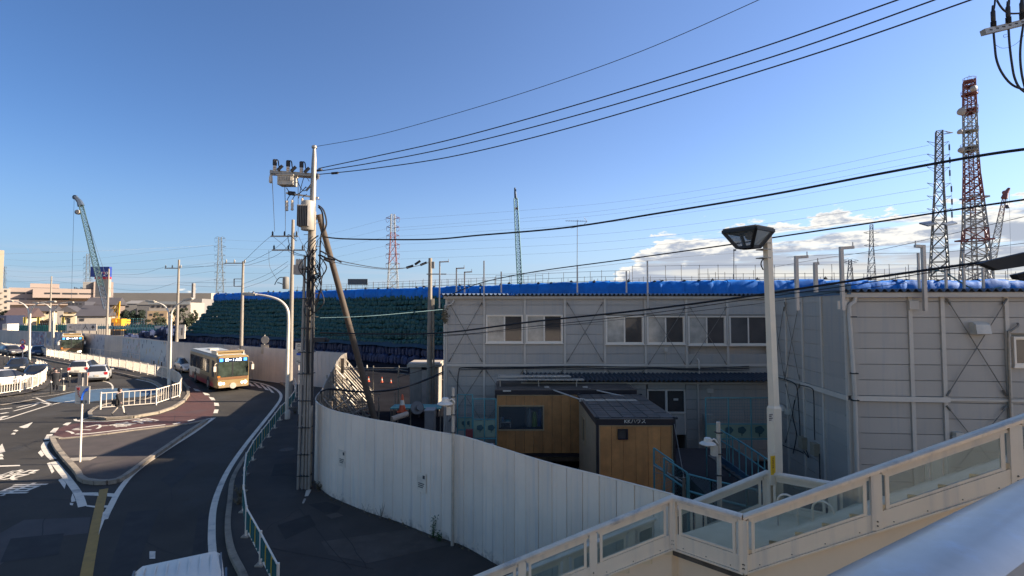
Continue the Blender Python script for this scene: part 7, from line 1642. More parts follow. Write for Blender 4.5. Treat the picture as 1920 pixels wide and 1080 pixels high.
for k in range(7):
    y = -.48 + .16 * k; mb = MB(); mb.beam((-1.80, y * 1.1, 1.888), (-1.6, y * 1.1, 1.915), .028, .018); mb.beam((-1.6, y * 1.1, 1.915), (.55, y * 1.1, 1.938), .028, .018); mb.build('roof_rib', MVAN, rt)
for s in (-1, 1):
    mb = MB(); mb.beam((-1.85, s * .69, 1.845), (.8, s * .72, 1.86), .03, .04); mb.build('rain_gutter', M('gutter_dark', (.12, .13, .15), .4), rt)
    mb = MB(); mb.b2((-1.6, s * .76, 1.12), (-.3, s * .80, 1.66)); mb.b2((-.2, s * .76, 1.12), (.7, s * .80, 1.66)); mb.build('side_window', MGLS, rt)
    for x in (-1.4, 1.0): wheel(rt, x, s * .56, .28, .18, s)
mb = MB(); mb.beam((1.40, 0, 1.2), (.95, 0, 1.8), 1.15, .03, up=V(1, 0, .8)); mb.build('windscreen', MGLS, rt)
a = G(258, 1052, 1.9); b = G(414, 1034, 1.9); ctr = (a + b) / 2; hd = V(-.50, .866, 0); place(rt, V(ctr.x, ctr.y, 0) - hd * 2.0 * 0 + V(0, 0, 0), (hd.x, hd.y))
hh = Vector((math.cos(rt.rotation_euler.z), math.sin(rt.rotation_euler.z), 0)); 
# the rear of the van (flat end) lies farthest from the camera
rt.rotation_euler.z += math.pi; rt.location = (ctr.x + .50 * 2.0, ctr.y - .866 * 2.0, .006)

# ================================================================ PEOPLE
MSKIN = M('skin', (.42, .26, .19), .6); MCOAT = M('coat_black', (.012, .012, .014), .8, var=.2); MTROU = M('trousers_pale', (.45, .44, .42), .8); MHAIR = M('hair_black', (.012, .010, .010), .6); MNAVY = M('jacket_dark', (.02, .022, .03), .8)
def person(label, joints, radii, edges, coat=True, legs=MTROU, height=1.62):
    rt = thing('person', label, 'person', (0, 0, 0)); me = bpy.data.meshes.new('body'); me.from_pydata([tuple(j) for j in joints], edges, []); o = bpy.data.objects.new('body', me); sc.collection.objects.link(o)
    md = o.modifiers.new('k', 'SKIN'); sd = me.skin_vertices[0].data
    for i, r in enumerate(radii): sd[i].radius = (r if isinstance(r, tuple) else (r, r))
    sd[0].use_root = True; s2 = o.modifiers.new('s', 'SUBSURF'); s2.levels = 2; s2.render_levels = 2
    m2 = bpy.data.meshes.new_from_object(o.evaluated_get(bpy.context.evaluated_depsgraph_get())); bpy.data.objects.remove(o)
    for m_ in (MSKIN, legs, MCOAT, MBLK): m2.materials.append(m_)
    for p in m2.polygons:
        z = p.center.z; p.material_index = 3 if z < .16 else (1 if z < .78 else (2 if z < 1.36 else 0)); p.use_smooth = True
        if abs(p.center.y) > .17 and z < .86 and z > .7: p.material_index = 0
    b = bpy.data.objects.new('body', m2); sc.collection.objects.link(b); b.parent = rt; return rt
def std_person(label, stride=.32, coat_len=.62, legs=MTROU, sway=.1):
    # x forward, y left
    J = [V(0, 0, .90), V(.01, 0, 1.08), V(.02, 0, 1.28), V(.02, 0, 1.40), V(.035, 0, 1.47), V(.05, 0, 1.56), V(.045, 0, 1.66),
         V(0, .09, .84), V(stride * .5, .09, .48), V(stride * .75, .09, .09), V(stride * .75 + .16, .09, .04),
         V(0, -.09, .84), V(-stride * .15, -.09, .47), V(-stride * .95, -.09, .13), V(-stride * .95 + .12, -.09, .045),
         V(.01, .17, 1.34), V(-sway, .22, 1.08), V(-sway + .06, .22, .86), V(-sway + .10, .215, .78),
         V(.01, -.17, 1.34), V(sway * .7, -.22, 1.08), V(sway + .10, -.21, .88), V(sway + .15, -.20, .81)]
    E = [(0, 1), (1, 2), (2, 3), (3, 4), (4, 5), (5, 6), (0, 7), (7, 8), (8, 9), (9, 10), (0, 11), (11, 12), (12, 13), (13, 14), (2, 15), (15, 16), (16, 17), (17, 18), (2, 19), (19, 20), (20, 21), (21, 22)]
    Rr = [(.13, .11), (.12, .10), (.14, .11), (.07, .07), .05, (.095, .10), (.07, .075), .085, .058, .04, .035, .085, .058, .04, .035, .06, .046, .035, .03, .06, .046, .035, .03]
    rt = person(label, J, Rr, E, legs=legs)
    mb = MB(); n = 14; prof = [(1.40, .07, .08), (1.36, .12, .19), (1.25, .15, .21), (1.0, .15, .185), (.85, .17, .20), (coat_len, .21, .23), (coat_len - .005, .19, .21)]
    vs = [V(.01 + math.cos(t) * a, math.sin(t) * b * (1 + .04 * math.sin(5 * t)), z) for z, a, b in prof for t in [math.pi * 2 * k / n for k in range(n)]]
    mb.add(vs, [(i * n + j, i * n + (j + 1) % n, (i + 1) * n + (j + 1) % n, (i + 1) * n + j) for i in range(len(prof) - 1) for j in range(n)]); mb.build('coat', MCOAT, rt, True, fix=True)
    for y, sg in ((.17, -1), (-.17, 1)):
        mb = MB(); mb.path(spl([V(.01, y, 1.35), V(sg * sway, y * 1.3, 1.09), V(sg * sway + .07, y * 1.28, .88)], 4), .068, 10, .05); mb.build('sleeve', MCOAT, rt, True)
    mb = MB(); mb.lathe((.02, 0, 1.52), [(.08, -.06), (.112, 0), (.118, .08), (.10, .16), (.05, .195), (.0, .20)], 14); mb.build('hair', MHAIR, rt, True)
    mb = MB(); mb.lathe((.052, 0, 1.50), [(.05, -.03), (.085, .0), (.09, .06), (.075, .11)], 12, V(.25, 0, 1)); mb.build('face', MSKIN, rt, True)
    mb = MB(); mb.lathe((.135, 0, 1.545), [(.016, -.02), (.020, 0), (.004, .035)], 6); mb.build('nose', MSKIN, rt, True)
    for s in (-1, 1): mb = MB(); mb.lathe((.135, s * .035, 1.575), [(.010, -.005), (.012, 0), (.004, .006)], 6, V(1, 0, 0)); mb.build('eye', MBLK, rt)
    mb = MB(); mb.box((.14, 0, 1.505), (.008, .05, .010)); mb.build('mouth', M('lips', (.3, .1, .09), .6), rt)
    for s, sg in ((1, -1), (-1, 1)):
        hx = sg * sway + .12; 
        for k in range(4): mb = MB(); mb.path([V(hx - .02 + k * .018, s * .21, .79), V(hx - .015 + k * .02, s * .205, .75), V(hx - .005 + k * .018, s * .195, .715 + abs(k - 1.5) * .006)], .009, 5, .006); mb.build('finger', MSKIN, rt, True)
        mb = MB(); mb.path([V(hx + .04, s * .205, .81), V(hx + .065, s * .195, .78), V(hx + .07, s * .19, .755)], .011, 5, .007); mb.build('thumb', MSKIN, rt, True)
    return rt
q = G(222, 783); pr = std_person('person in a knee length black coat and pale leggings striding along the median kerb', .36, .60); pr.location = (q.x, q.y, .13); pr.rotation_euler.z = R(8)
mb = MB(); mb.box((q.x - .02, q.y - .3, 1.0), (.3, .12, .26)); mb.path(spl([V(q.x - .12, q.y - .3, 1.1), V(q.x, q.y - .2, 1.45), V(q.x + .12, q.y - .3, 1.1)], 4), .012, 5); tag(mb.build('shoulder_bag', MBLK), 'black shoulder bag carried by the striding person', 'bag')
q = G(97, 736); pr = std_person('person in a long dark coat standing by the bollards beside the parked cars', .08, .45, M('trousers_dark', (.03, .03, .035), .8), .03); pr.location = (q.x, q.y + .3, .1); pr.rotation_euler.z = R(-60); pr.scale = (1.05, 1.25, 1.05)
mb = MB(); mb.box((q.x + .55, q.y + .3, .32), (.35, .2, .42)); mb.path([V(q.x + .45, q.y + .3, .5), V(q.x + .45, q.y + .3, .8), V(q.x + .65, q.y + .3, .8), V(q.x + .65, q.y + .3, .5)], .012, 5); tag(mb.build('tote_bag', M('bag_tan', (.38, .32, .22), .8)), 'pale tan bag standing right of the person in the long dark coat', 'bag')
q = P(570, 790, 24.5); q.z = .115; pr = std_person('person in black half hidden behind the pole cluster on the pavement', .3, .62, M('trousers_dark', (.03, .03, .035), .8)); pr.location = tuple(q); pr.rotation_euler.z = R(100)

# ================================================================ FOOTBRIDGE STAIRS, LAMP, FOREGROUND RAIL
MST = M('stair_beige', (.70, .63, .52), .8, var=.06, scale=.8, bump=.12, bscale=25, dirt=(.58, .53, .44), dirtamt=.35)
MFAS = M('fascia_beige', (.72, .69, .62), .5, var=.06, scale=1.5, streak=.45, dirt=(.42, .39, .34))
MRAILA = M('rail_aluminium', (.74, .71, .66), .38, .25, var=.12, scale=3, dirt=(.30, .29, .27), dirtamt=.7)
MSGL = glass_mat('stair_glass', (.90, .94, .92), .95); MLED = M('ledge_dark', (.075, .07, .062), .9, var=.4, scale=6, bump=.5)
MTRD = M('tread', (.62, .58, .46), .8, var=.1, scale=4, bump=.2)
ZL = 3.555
A = G(1261, 928, ZL); B = G(1393, 964, ZL); C_ = G(1437, 882, ZL); E_ = G(1560, 903, ZL)
L0 = G(890, 1080, 2.025); ld = (L0 - A); ldn = V(ld.x, ld.y, 0).normalized(); lsl = ld.z / V(ld.x, ld.y, 0).length
U1 = P(1641, 880, 7.06); U2 = P(1905, 783, 6.63); ud = (U2 - B); udn = V(ud.x, ud.y, 0).normalized(); usl = ud.z / V(ud.x, ud.y, 0).length
def at_px(P0, dn, sl, px):
    """point on the rail line from P0 along dn (slope sl) that lies at photo column px"""
    k = (px - CX) / FPX; r0 = ray(px, 700); m_ = r0.x / r0.y
    t = (m_ * P0.y - P0.x) / (dn.x - m_ * dn.y); return P0 + dn * t + V(0, 0, sl * t)
low = [A] + [at_px(A, ldn, lsl, x) for x in (1110, 979)] + [A + ldn * 4.15 + V(0, 0, lsl * 4.15), A + ldn * 5.35 + V(0, 0, lsl * 5.35)]
up = [B] + [at_px(B, udn, usl, x) for x in (1635, 1897)]; st_ = (up[2] - up[1]); up += [up[2] + st_ * .8]
low = [V(p.x, p.y, p.z) for p in low]
RH = .66; FB = .86
def rail_run(rt, pts, glass=True, mesh=False, out=V(0, 0, 0), first=True, last=True):
    """posts, top rail, glass panel, fascia between successive points (points on the top of the rail)"""
    for i, (a, b) in enumerate(zip(pts, pts[1:])):
        d = b - a; e = V(d.x, d.y, 0).normalized(); sl = d.z / V(d.x, d.y, 0).length; n_ = V(e.y, -e.x, 0)
        mb = MB(); prof = []
        # half round cap
        cs = [(-.065, -.075), (.065, -.075), (.068, -.03), (.05, -.008), (.02, 0), (-.02, 0), (-.05, -.008), (-.068, -.03)]
        vs = [q + n_ * x + V(0, 0, z) for q in (a - e * .0, b) for x, z in cs]; k = len(cs)
        mb.add(vs, [(j, (j + 1) % k, k + (j + 1) % k, k + j) for j in range(k)] + [tuple(range(k))[::-1], tuple(range(k, 2 * k))]); mb.build('top_rail', MRAILA, rt, True, fix=True)
        Lh = V(d.x, d.y, 0).length; p0 = .11; p1 = Lh - .11
        def Z(t, dz): return a + e * t + V(0, 0, sl * t + dz)
        mb = MB(); mb.beam(Z(.08, -.115), Z(Lh - .08, -.115), .045, .05); mb.beam(Z(.14, -.165), Z(Lh - .14, -.165), .03, .04); mb.beam(Z(.14, -.60), Z(Lh - .14, -.60), .035, .035)
        mb.build('frame', MFAS, rt)
        for t in (.135, Lh - .135): mb = MB(); mb.box((Z(t, 0).x, Z(t, 0).y, (Z(t, -.10).z + Z(t, -.63).z) / 2), (.045, .04, .53), math.atan2(e.y, e.x)); mb.build('frame_upright', MFAS, rt)
        if glass:
            mb = MB(); q = [Z(.15, -.18), Z(Lh - .15, -.18), Z(Lh - .15, -.59), Z(.15, -.59)]; mb.extr(q, n_ * .008); mb.build('glass_panel', MSGL, rt, fix=True)
        if mesh:
            mb = MB(); wire_mesh(mb, Z(.15, -.59) - n_ * .02, Z(Lh - .15, -.59) - n_ * .02, Z(Lh - .15, -.18) - n_ * .02, Z(.15, -.18) - n_ * .02, max(6, int(Lh / .055)), 8, .004); tag(mb.build('wire_mesh', MSTEEL, rt), kind='stuff')
        mb = MB(); mb.extr([Z(.02, -.625), Z(Lh - .02, -.625), Z(Lh - .02, -FB), Z(.02, -FB)], n_ * .03); mb.build('fascia', MFAS, rt, fix=True)
        mb = MB(); mb.beam(Z(.0, -FB - .012) + n_ * .02, Z(Lh, -FB - .012) + n_ * .02, .08, .018); mb.beam(Z(.0, -FB - .036) + n_ * .01, Z(Lh, -FB - .036) + n_ * .01, .06, .014); mb.build('drip_edge', MFAS, rt)
        for k_ in range(max(2, int(Lh / .35))): mb = MB(); q = Z((k_ + .5) * Lh / max(2, int(Lh / .35)), -FB + .04) + n_ * .032; mb.lathe(q, [(.009, 0), (.007, .006)], 6, n_); mb.build('bolt', MLED, rt)
    for i, p in enumerate(pts):
        e = (pts[min(i + 1, len(pts) - 1)] - pts[max(i - 1, 0)]); e = V(e.x, e.y, 0).normalized(); n_ = V(e.y, -e.x, 0)
        mb = MB(); mb.box((p.x, p.y, p.z - .47), (.13, .09, .80), math.atan2(e.y, e.x)); mb.build('post', MFAS, rt)
        for dz in (-.80, -.74): mb = MB(); q = p + V(0, 0, dz) + n_ * .045; mb.lathe(q, [(.012, 0), (.010, .012)], 6, n_); mb.build('bolt', MLED, rt)
rt = thing('footbridge_stairs', 'beige footbridge staircase with glass panelled railings climbing to the right', 'stairs', (B.x, B.y, 0))
rail_run(rt, low[::-1]); rail_run(rt, [A, B]); rail_run(rt, up)
farlow = [C_ + ldn * t + V(0, 0, lsl * t) for t in (5.2, 3.9, 2.6, 1.3, 0)]; wl = (E_ - C_)
farup = [E_ + udn * t + V(0, 0, usl * t) for t in (0, 1.55, 3.1, 4.7)]
rail_run(rt, farlow, mesh=True); rail_run(rt, [C_, E_], mesh=True); rail_run(rt, farup, mesh=True)
# solid body under the stairs: walls inset a little from the fascia
def body(a0, a1, b0, b1, dz, inset=.06):
    """prism between near line a0-a1 and far line b0-b1, top following the rails"""
    top = [V(p.x, p.y, p.z - dz) for p in (a0, a1, b1, b0)]; c = sum(top, V(0, 0, 0)) / 4
    top = [V(c.x + (p.x - c.x) * .985, c.y + (p.y - c.y) * .965, p.z) for p in top]; bot = [V(p.x, p.y, 0) for p in top]; mb = MB(); mb.add(top + bot, [(0, 1, 2, 3), (7, 6, 5, 4), (0, 4, 5, 1), (1, 5, 6, 2), (2, 6, 7, 3), (3, 7, 4, 0)]); mb.build('stair_body', MST, rt, fix=True)
body(low[-1], A, farlow[0], C_, FB + .02); body(B, up[-1], E_, farup[-1], FB + .02)
# landing slab and its underside
mb = MB(); top = [V(p.x, p.y, ZL - .72) for p in (A, B, E_, C_)]; mb.add(top + [p - V(0, 0, .16) for p in top], [(0, 1, 2, 3), (7, 6, 5, 4), (0, 4, 5, 1), (1, 5, 6, 2), (2, 6, 7, 3), (3, 7, 4, 0)]); mb.build('landing_slab', MTRD, rt, fix=True)
nn_ = V((B - A).y, -(B - A).x, 0).normalized()
mb = MB(); top = [V(p.x, p.y, ZL - .90) for p in (A + nn_ * .02, B + nn_ * .02, E_, C_)]; mb.add(top + [p - V(0, 0, .09) for p in top], [(0, 1, 2, 3), (7, 6, 5, 4), (0, 4, 5, 1), (1, 5, 6, 2), (2, 6, 7, 3), (3, 7, 4, 0)]); mb.build('landing_edge', MLED, rt, fix=True)  # dark slab drawn for the dark soffit line under the landing
mb = MB(); top = [V(p.x, p.y, ZL - 1.0) for p in (A - nn_ * .16, B - nn_ * .16, E_, C_)]; mb.add(top + [V(p.x, p.y, 0) for p in top], [(0, 1, 2, 3), (7, 6, 5, 4), (0, 4, 5, 1), (1, 5, 6, 2), (2, 6, 7, 3), (3, 7, 4, 0)]); mb.build('landing_wall', MST, rt, fix=True)
for (n0, n1, f0, f1, cnt) in ((A, low[-1], C_, farlow[0], 14), (B, up[-1], E_, farup[-1], 13)):
    for k in range(cnt):
        t0, t1 = k / cnt, (k + 1) / cnt; a, b, c, d = n0.lerp(n1, t0), n0.lerp(n1, t1), f0.lerp(f1, t1), f0.lerp(f1, t0)
        z = (n0.z + (n1.z - n0.z) * (t1 if n1.z > n0.z else t0)) - .70 - (0 if n1.z > n0.z else .13)
        mb = MB(); q = [V(p.x, p.y, z) for p in (a, b, c, d)]; mb.add(q + [p - V(0, 0, .17) for p in q], [(0, 1, 2, 3), (7, 6, 5, 4), (0, 4, 5, 1), (1, 5, 6, 2), (2, 6, 7, 3), (3, 7, 4, 0)]); mb.build('step', MTRD, rt, fix=True)
# U-shaped barriers on the landing
for k, t in enumerate((.35, .62)):
    c = A.lerp(E_, t); c = C_.lerp(E_, .55 + .5 * k) + (B - E_) * .30; z0 = ZL - .72
    mb = MB(); e = (B - A).normalized(); mb.path([c + V(0, 0, z0 - c.z)] + [c + e * (.16 - .16 * math.cos(a)) + V(0, 0, z0 - c.z + .42 + .16 * math.sin(a)) for a in [math.pi * j / 8 for j in range(9)]] + [c + e * .32 + V(0, 0, z0 - c.z)], .018, 7); mb.build('hoop_barrier', MRAILA, rt, True)
# upper deck behind the camera and its foreground rail
R0 = G(1548, 1080, 6.2); rd = G(1920, 896, 6.2) - R0; rd = V(rd.x, rd.y, 0).normalized()
rt = thing('foreground_rail', 'broad smooth metal handrail running across the bottom right corner', 'handrail', (R0.x, R0.y, 5.1)); MFG = M('handrail_steel', (.36, .39, .44), .30, .35, var=.10, scale=9, dirt=(.46, .49, .54), dirtamt=.6)
nr = V(rd.y, -rd.x, 0); cs = [(.0, 0), (.022, .020), (.05, .030), (.10, .034), (.15, .028), (.178, .012), (.186, -.02), (.186, -.055), (.0, -.055)]
a, b = R0 - rd * 1.6, R0 + rd * 7.0; mb = MB(); vs = [q + nr * x + V(0, 0, z) for q in (a, b) for x, z in cs]; k = len(cs)
mb.add(vs, [(j, (j + 1) % k, k + (j + 1) % k, k + j) for j in range(k)] + [tuple(range(k))[::-1], tuple(range(k, 2 * k))]); mb.build('cap_rail', MFG, rt, True, fix=True)
mb = MB(); mb.extr([a + nr * .14 + V(0, 0, -.055), b + nr * .14 + V(0, 0, -.055), b + nr * .14 + V(0, 0, -1.1), a + nr * .14 + V(0, 0, -1.1)], -nr * .05); mb.build('rail_panel', M('panel_grey', (.20, .21, .23), .5, .2, var=.08, scale=4), rt, fix=True)
mb = MB(); q = [a + nr * .0, b + nr * .0, b + nr * 4, a + nr * 4]; mb.prism([(p.x, p.y) for p in q], 4.85, 5.1); mb.build('deck', MCONC, rt)
# street lamp standing at the landing corner
lx, ly = 5.16, 9.86
rt = thing('street_lamp', 'beige square lamp post at the stair landing with a dark upturned pyramid lantern', 'street lamp', (lx, ly, 0)); MPB = M('post_beige', (.72, .69, .61), .5, .05, var=.04, scale=2, streak=.15, dirt=(.55, .51, .44))
zt = P(1432, 438, ly).z; z1 = P(1440, 765, ly).z
def sq(mb, x, y, z0, z1, w0, w1, dx=0., rz=.35):
    m_ = Matrix.Rotation(rz, 3, 'Z'); vs = [V(x + (dx if z else 0), y, (z0, z1)[z]) + m_ @ V(a * (w0, w1)[z] / 2, b * (w0, w1)[z] / 2 * .9, 0) for z in (0, 1) for a, b in ((-1, -1), (1, -1), (1, 1), (-1, 1))]
    mb.add(vs, [(3, 2, 1, 0), (4, 5, 6, 7), (0, 1, 5, 4), (1, 2, 6, 5), (2, 3, 7, 6), (3, 0, 4, 7)])
mb = MB(); sq(mb, lx, ly, z1, zt, .145, .125, -.06); mb.build('upper_post', MPB, rt); mb = MB(); sq(mb, lx, ly, 0, z1, .20, .19); sq(mb, lx, ly, z1, z1 + .05, .19, .145); mb.build('lower_post', MPB, rt)
mp = Matrix.Rotation(.35, 3, 'Z'); fr_ = mp @ V(0, -1, 0); sd_ = mp @ V(1, 0, 0)
WLp = Wall((lx + fr_.x * .092, ly + fr_.y * .092), (sd_.x, sd_.y))
def lp(name, x0, y0, x1, y1, d, mat): mb = MB(); WLp.pbox(mb, x0, y0, x1, y1, 0, d); return mb.build(name, mat, rt)
lp('cover_plate', 1442, 850, 1457, 908, .012, MPB); lp('white_label', 1440, 775, 1450, 791, .008, MSW); lp('yellow_sticker', 1443.5, 855, 1453, 889, .016, M('sticker_yellow', (.80, .46, .01), .5, var=.02))
for k in range(4): mb = MB(); WLp.pbox(mb, 1441.2, 777 + k * 3.3, 1448 - (k % 2) * 2, 778.2 + k * 3.3, .008, .011); mb.build('label_print', MPRINT, rt)
for k, ch in enumerate('自転車は押して'):
    u, z = WLp.uv(1448.2, 860.5 + k * 4.4); text_mesh(ch, .042, M('sticker_print', (.30, .08, .02), .6), 'sticker_lettering', rt, WLp.at(u, z, .018), WLp.e, (0, 0, 1), .001)
for yy in (467, 455, 483): q = P(1436, yy, ly - .1); mb = MB(); mb.box((q.x, ly, q.z), (.20, .19, .02), .35); mb.build('band', MSTEEL, rt)
mb = MB(); mb.path(spl([P(1432, 485, ly - .1), P(1428, 490, ly - .12), P(1427, 497, ly - .12), P(1431, 506, ly - .1)], 4), .012, 5); mb.build('cable_stub', MCABLE, rt)
hc = P(1403, 448, ly - .12); mr = Matrix.Rotation(.62, 3, 'Z'); h0, h1 = -.17, .15; w1, w0 = .335, .15
T = [hc + mr @ V(a * w1, b * w1, h1) for a, b in ((-1, -1), (1, -1), (1, 1), (-1, 1))]; D = [hc + mr @ V(a * w0, b * w0, h0) for a, b in ((-1, -1), (1, -1), (1, 1), (-1, 1))]
MLD = M('lantern_dark', (.012, .012, .014), .4, .3); mb = MB()
for j in range(4): mb.beam(T[j], T[(j + 1) % 4], .055, .06); mb.beam(D[j], D[(j + 1) % 4], .045, .045); mb.beam(T[j], D[j], .055, .055)
mb.build('lantern_frame', MLD, rt)
mb = MB(); mb.add([p + V(0, 0, .03) for p in T] + [p + V(0, 0, .06) for p in T], [(3, 2, 1, 0), (4, 5, 6, 7), (0, 1, 5, 4), (1, 2, 6, 5), (2, 3, 7, 6), (3, 0, 4, 7)]); mb.build('lantern_top', M('lantern_top', (.16, .14, .12), .5), rt)
mb = MB(); mb.add([p * 1.0 + V(0, 0, .018) for p in T], [(0, 1, 2, 3)]); mb.build('reflector', MLD, rt)
for j in range(4): mb = MB(); mb.add([T[j].lerp(hc, .02), T[(j + 1) % 4].lerp(hc, .02), D[(j + 1) % 4].lerp(hc, .02), D[j].lerp(hc, .02)], [(0, 1, 2, 3)]); mb.build('lantern_pane', glass_mat('lantern_glass', (.42, .44, .48), .85), rt)
mb = MB(); mb.lathe(hc + V(.02, 0, -.02), [(.03, 0), (.075, .05), (.075, .12), (.03, .16)], 12); mb.build('bulb', M('bulb_grey', (.4, .4, .38), .3), rt, True)
mb = MB(); mb.beam(hc + V(.2, .0, .02), V(lx - .06, ly, zt - .1), .06, .08); mb.build('bracket', MLD, rt)
# unseen block added right of the view to throw the long shade over the road
mb = MB(); mb.prism([(72, 17.6), (79.5, 25.0), (104, 26), (104, -3), (72, -3)], 0, 45.4); tag(mb.build('shade_block', M('shade_block_wall', (.60, .57, .52), .8, var=.08)), kind='structure')
# ---- weeds -------------------------------------------------------------
MWEED = M('weed_green', (.045, .085, .022), .8, var=.4, scale=10); MDRY = M('weed_dry', (.16, .12, .06), .9, var=.3, scale=10)
def weed(px, py, h, n, label, mat, name='weed', spread=.14, leaf=.035, seed=1):
    g = G(px, py, .115); r = random.Random(seed); rt = thing(name, label, 'plant', tuple(g)); ms, ml = MB(), MB()
    for k in range(n):
        a = r.random() * 6.28; hh = h * r.uniform(.5, 1); tip = g + V(math.cos(a) * spread * r.random(), math.sin(a) * spread * r.random(), hh); mid = g.lerp(tip, .5) + V(r.uniform(-.03, .03), r.uniform(-.03, .03), 0); pts = spl([g, mid, tip], 4); ms.path(pts, .007, 4, .003)
        if leaf:
            for j in range(9):
                q = pts[min(len(pts) - 1, 1 + j * (len(pts) - 1) // 9)]; u = V(r.gauss(0, 1), r.gauss(0, 1), r.gauss(0, .5)).normalized(); v = u.cross(V(0, 0, 1)).normalized(); l = leaf * r.uniform(.7, 1.4); ml.add([q, q + u * l + v * l * .4, q + u * l * 2, q + u * l - v * l * .4], [(0, 1, 2, 3)])
    ms.build('stem', mat, rt)
    if leaf: ml.build('leaves', mat, rt)
weed(812, 1009, .72, 8, 'leafy green weed growing against the foot of the near hoarding', MWEED, seed=3); weed(823, 1014, .25, 8, 'low clump of weed right of the tall leafy one', MWEED, seed=8)
weed(714, 974, .62, 9, 'dry branching weed at the foot of the near hoarding', M('weed_grey', (.20, .19, .17), .9), leaf=0, spread=.2, seed=4); weed(684, 962, .4, 3, 'single dry stalk at the hoarding foot', M('weed_grey', (.2, .19, .17), .9), leaf=0, seed=5)
weed(597, 918, .35, 16, 'tuft of brown dry grass between the poles and the hoarding', MDRY, spread=.25, seed=6); weed(449, 930, .45, 20, 'brown dry grass at the kerb beside the guard fence', MDRY, spread=.35, seed=7); weed(553, 775, .5, 14, 'dry brown bush at the foot of the tall single lamp', MDRY, spread=.4, seed=9, leaf=.05)
weed(447, 945, .25, 14, 'low dry weeds at the road edge next to the guard fence', MDRY, spread=.4, seed=12)
rw = random.Random(8); mb = MB()
for k in range(170):
    t = rw.random() ** .7; i = rw.randrange(len(near_line) - 1); q = near_line[i].lerp(near_line[i + 1], rw.random()) + V(-.05, -.08 - rw.random() * .12, .116); l = rw.uniform(.02, .09)
    mb.add([q, q + V(rw.uniform(-l, l), rw.uniform(-l, l), l * .9), q + V(rw.uniform(-l, l), rw.uniform(-l, l), l * .2)], [(0, 1, 2)])
tag(mb.build('dead_leaves', MDRY), 'dead leaves and litter along the hoarding foot', 'leaves', kind='stuff')
mb = MB()
for k in range(200):
    a = rw.random() * 6.28; s = rw.random(); q = P(834, 592 + 6 * rw.gauss(0, 1) , 23.1) + V(rw.gauss(0, .07), rw.gauss(0, .05), rw.gauss(0, .12)); mb.add([q, q + V(rw.gauss(0, .05), rw.gauss(0, .04), rw.gauss(0, .05)), q + V(rw.gauss(0, .05), 0, rw.gauss(0, .05))], [(0, 1, 2)])
tag(mb.build('dry_nest', MDRY), 'clump of dry brown twigs on the upper left corner of the long office', 'nest')

# ================================================================ OVERHEAD WIRES
def wire(label, pts, r, mat=MCABLE, group=None, n=8, name='overhead_wire', twist=0):
    q = spl([P(*p) for p in pts], n)
    if pts[-1][0] > 1755: q.append(q[-1] + (q[-1] - q[-2]).normalized() * 18)      # runs on beyond the frame
    mb = MB(); mb.path(q, r, 5)
    return tag(mb.build(name, mat, None, True), label, 'wire', group)
wire('thin top wire from the tip of the tall pole to the upper sky', ((591, 275, 18.7), (700, 255, 17.6), (830, 220, 16.4), (1000, 168, 15), (1200, 97, 13.3), (1420, 1, 11.7), (1520, -48, 11)), .0095)
wire('upper of three parallel wires rising right from the tall pole', ((597, 316, 18.6), (700, 294, 17.4), (860, 258, 16), (1100, 191, 14), (1400, 98, 11.8), (1683, 0, 10), (1760, -30, 9.5)), .017)
wire('middle of three parallel wires rising right from the tall pole', ((598, 321, 18.6), (700, 305, 17.4), (860, 273, 16), (1100, 211, 14), (1450, 106, 11.4), (1752, 0, 9.6), (1800, -20, 9.3)), .017)
wire('lower of three parallel wires rising right from the tall pole', ((598, 327, 18.6), (700, 316, 17.4), (860, 291, 16), (1100, 231, 14), (1500, 110, 11), (1820, 0, 9.2), (1880, -24, 8.9)), .017)
MC2 = MB(); 
for a, b in (((595, 320), (603, 318)), ((622, 325), (634, 324)),): MC2.tube(P(a[0], a[1], 18.4), P(b[0], b[1], 18.3), .045, 7)
tag(MC2.build('wire_splice', MDARK), 'black splices on the three parallel wires near the tall pole', 'splice')
wire('thickest black cable sagging from the tall pole to the right edge', ((601, 443, 18.6), (650, 448, 18), (800, 449, 16.6), (900, 441, 15.7), (1060, 427, 14.2), (1240, 399, 12.6), (1440, 366, 11), (1660, 324, 9.4), (1850, 290, 8.2), (1990, 272, 7.5)), .026)
wire('second black cable passing behind the street lamp head to the right edge', ((838, 556, 22), (900, 531, 20.5), (1000, 510, 18.5), (1160, 488, 16), (1380, 457, 13), (1440, 447, 12.4), (1640, 417, 10.6), (1800, 392, 9.4), (1930, 373, 8.6)), .019)
wire('thick black bundle rising across the office windows to the roof at right', ((600, 624, 18.7), (700, 626, 18.5), (830, 624, 17.6), (1000, 603, 16), (1200, 582, 14.4), (1400, 556, 12.8), (1600, 526, 11.3), (1760, 503, 10.3), (1870, 487, 9.6), (1990, 462, 9)), .028)
wire('thinner cable just below the thick bundle across the office windows', ((602, 629, 18.7), (830, 629, 17.6), (1000, 612, 16), (1200, 590, 14.4), (1400, 562, 12.8), (1600, 534, 11.3), (1760, 508, 10.2), (1850, 494, 9.6)), .010)
wire('thin messenger wire drooping lower across the office windows', ((832, 631, 17.6), (1000, 616, 16), (1200, 595, 14.4), (1400, 572, 12.8), (1560, 549, 11.4), (1700, 530, 10.6)), .006)
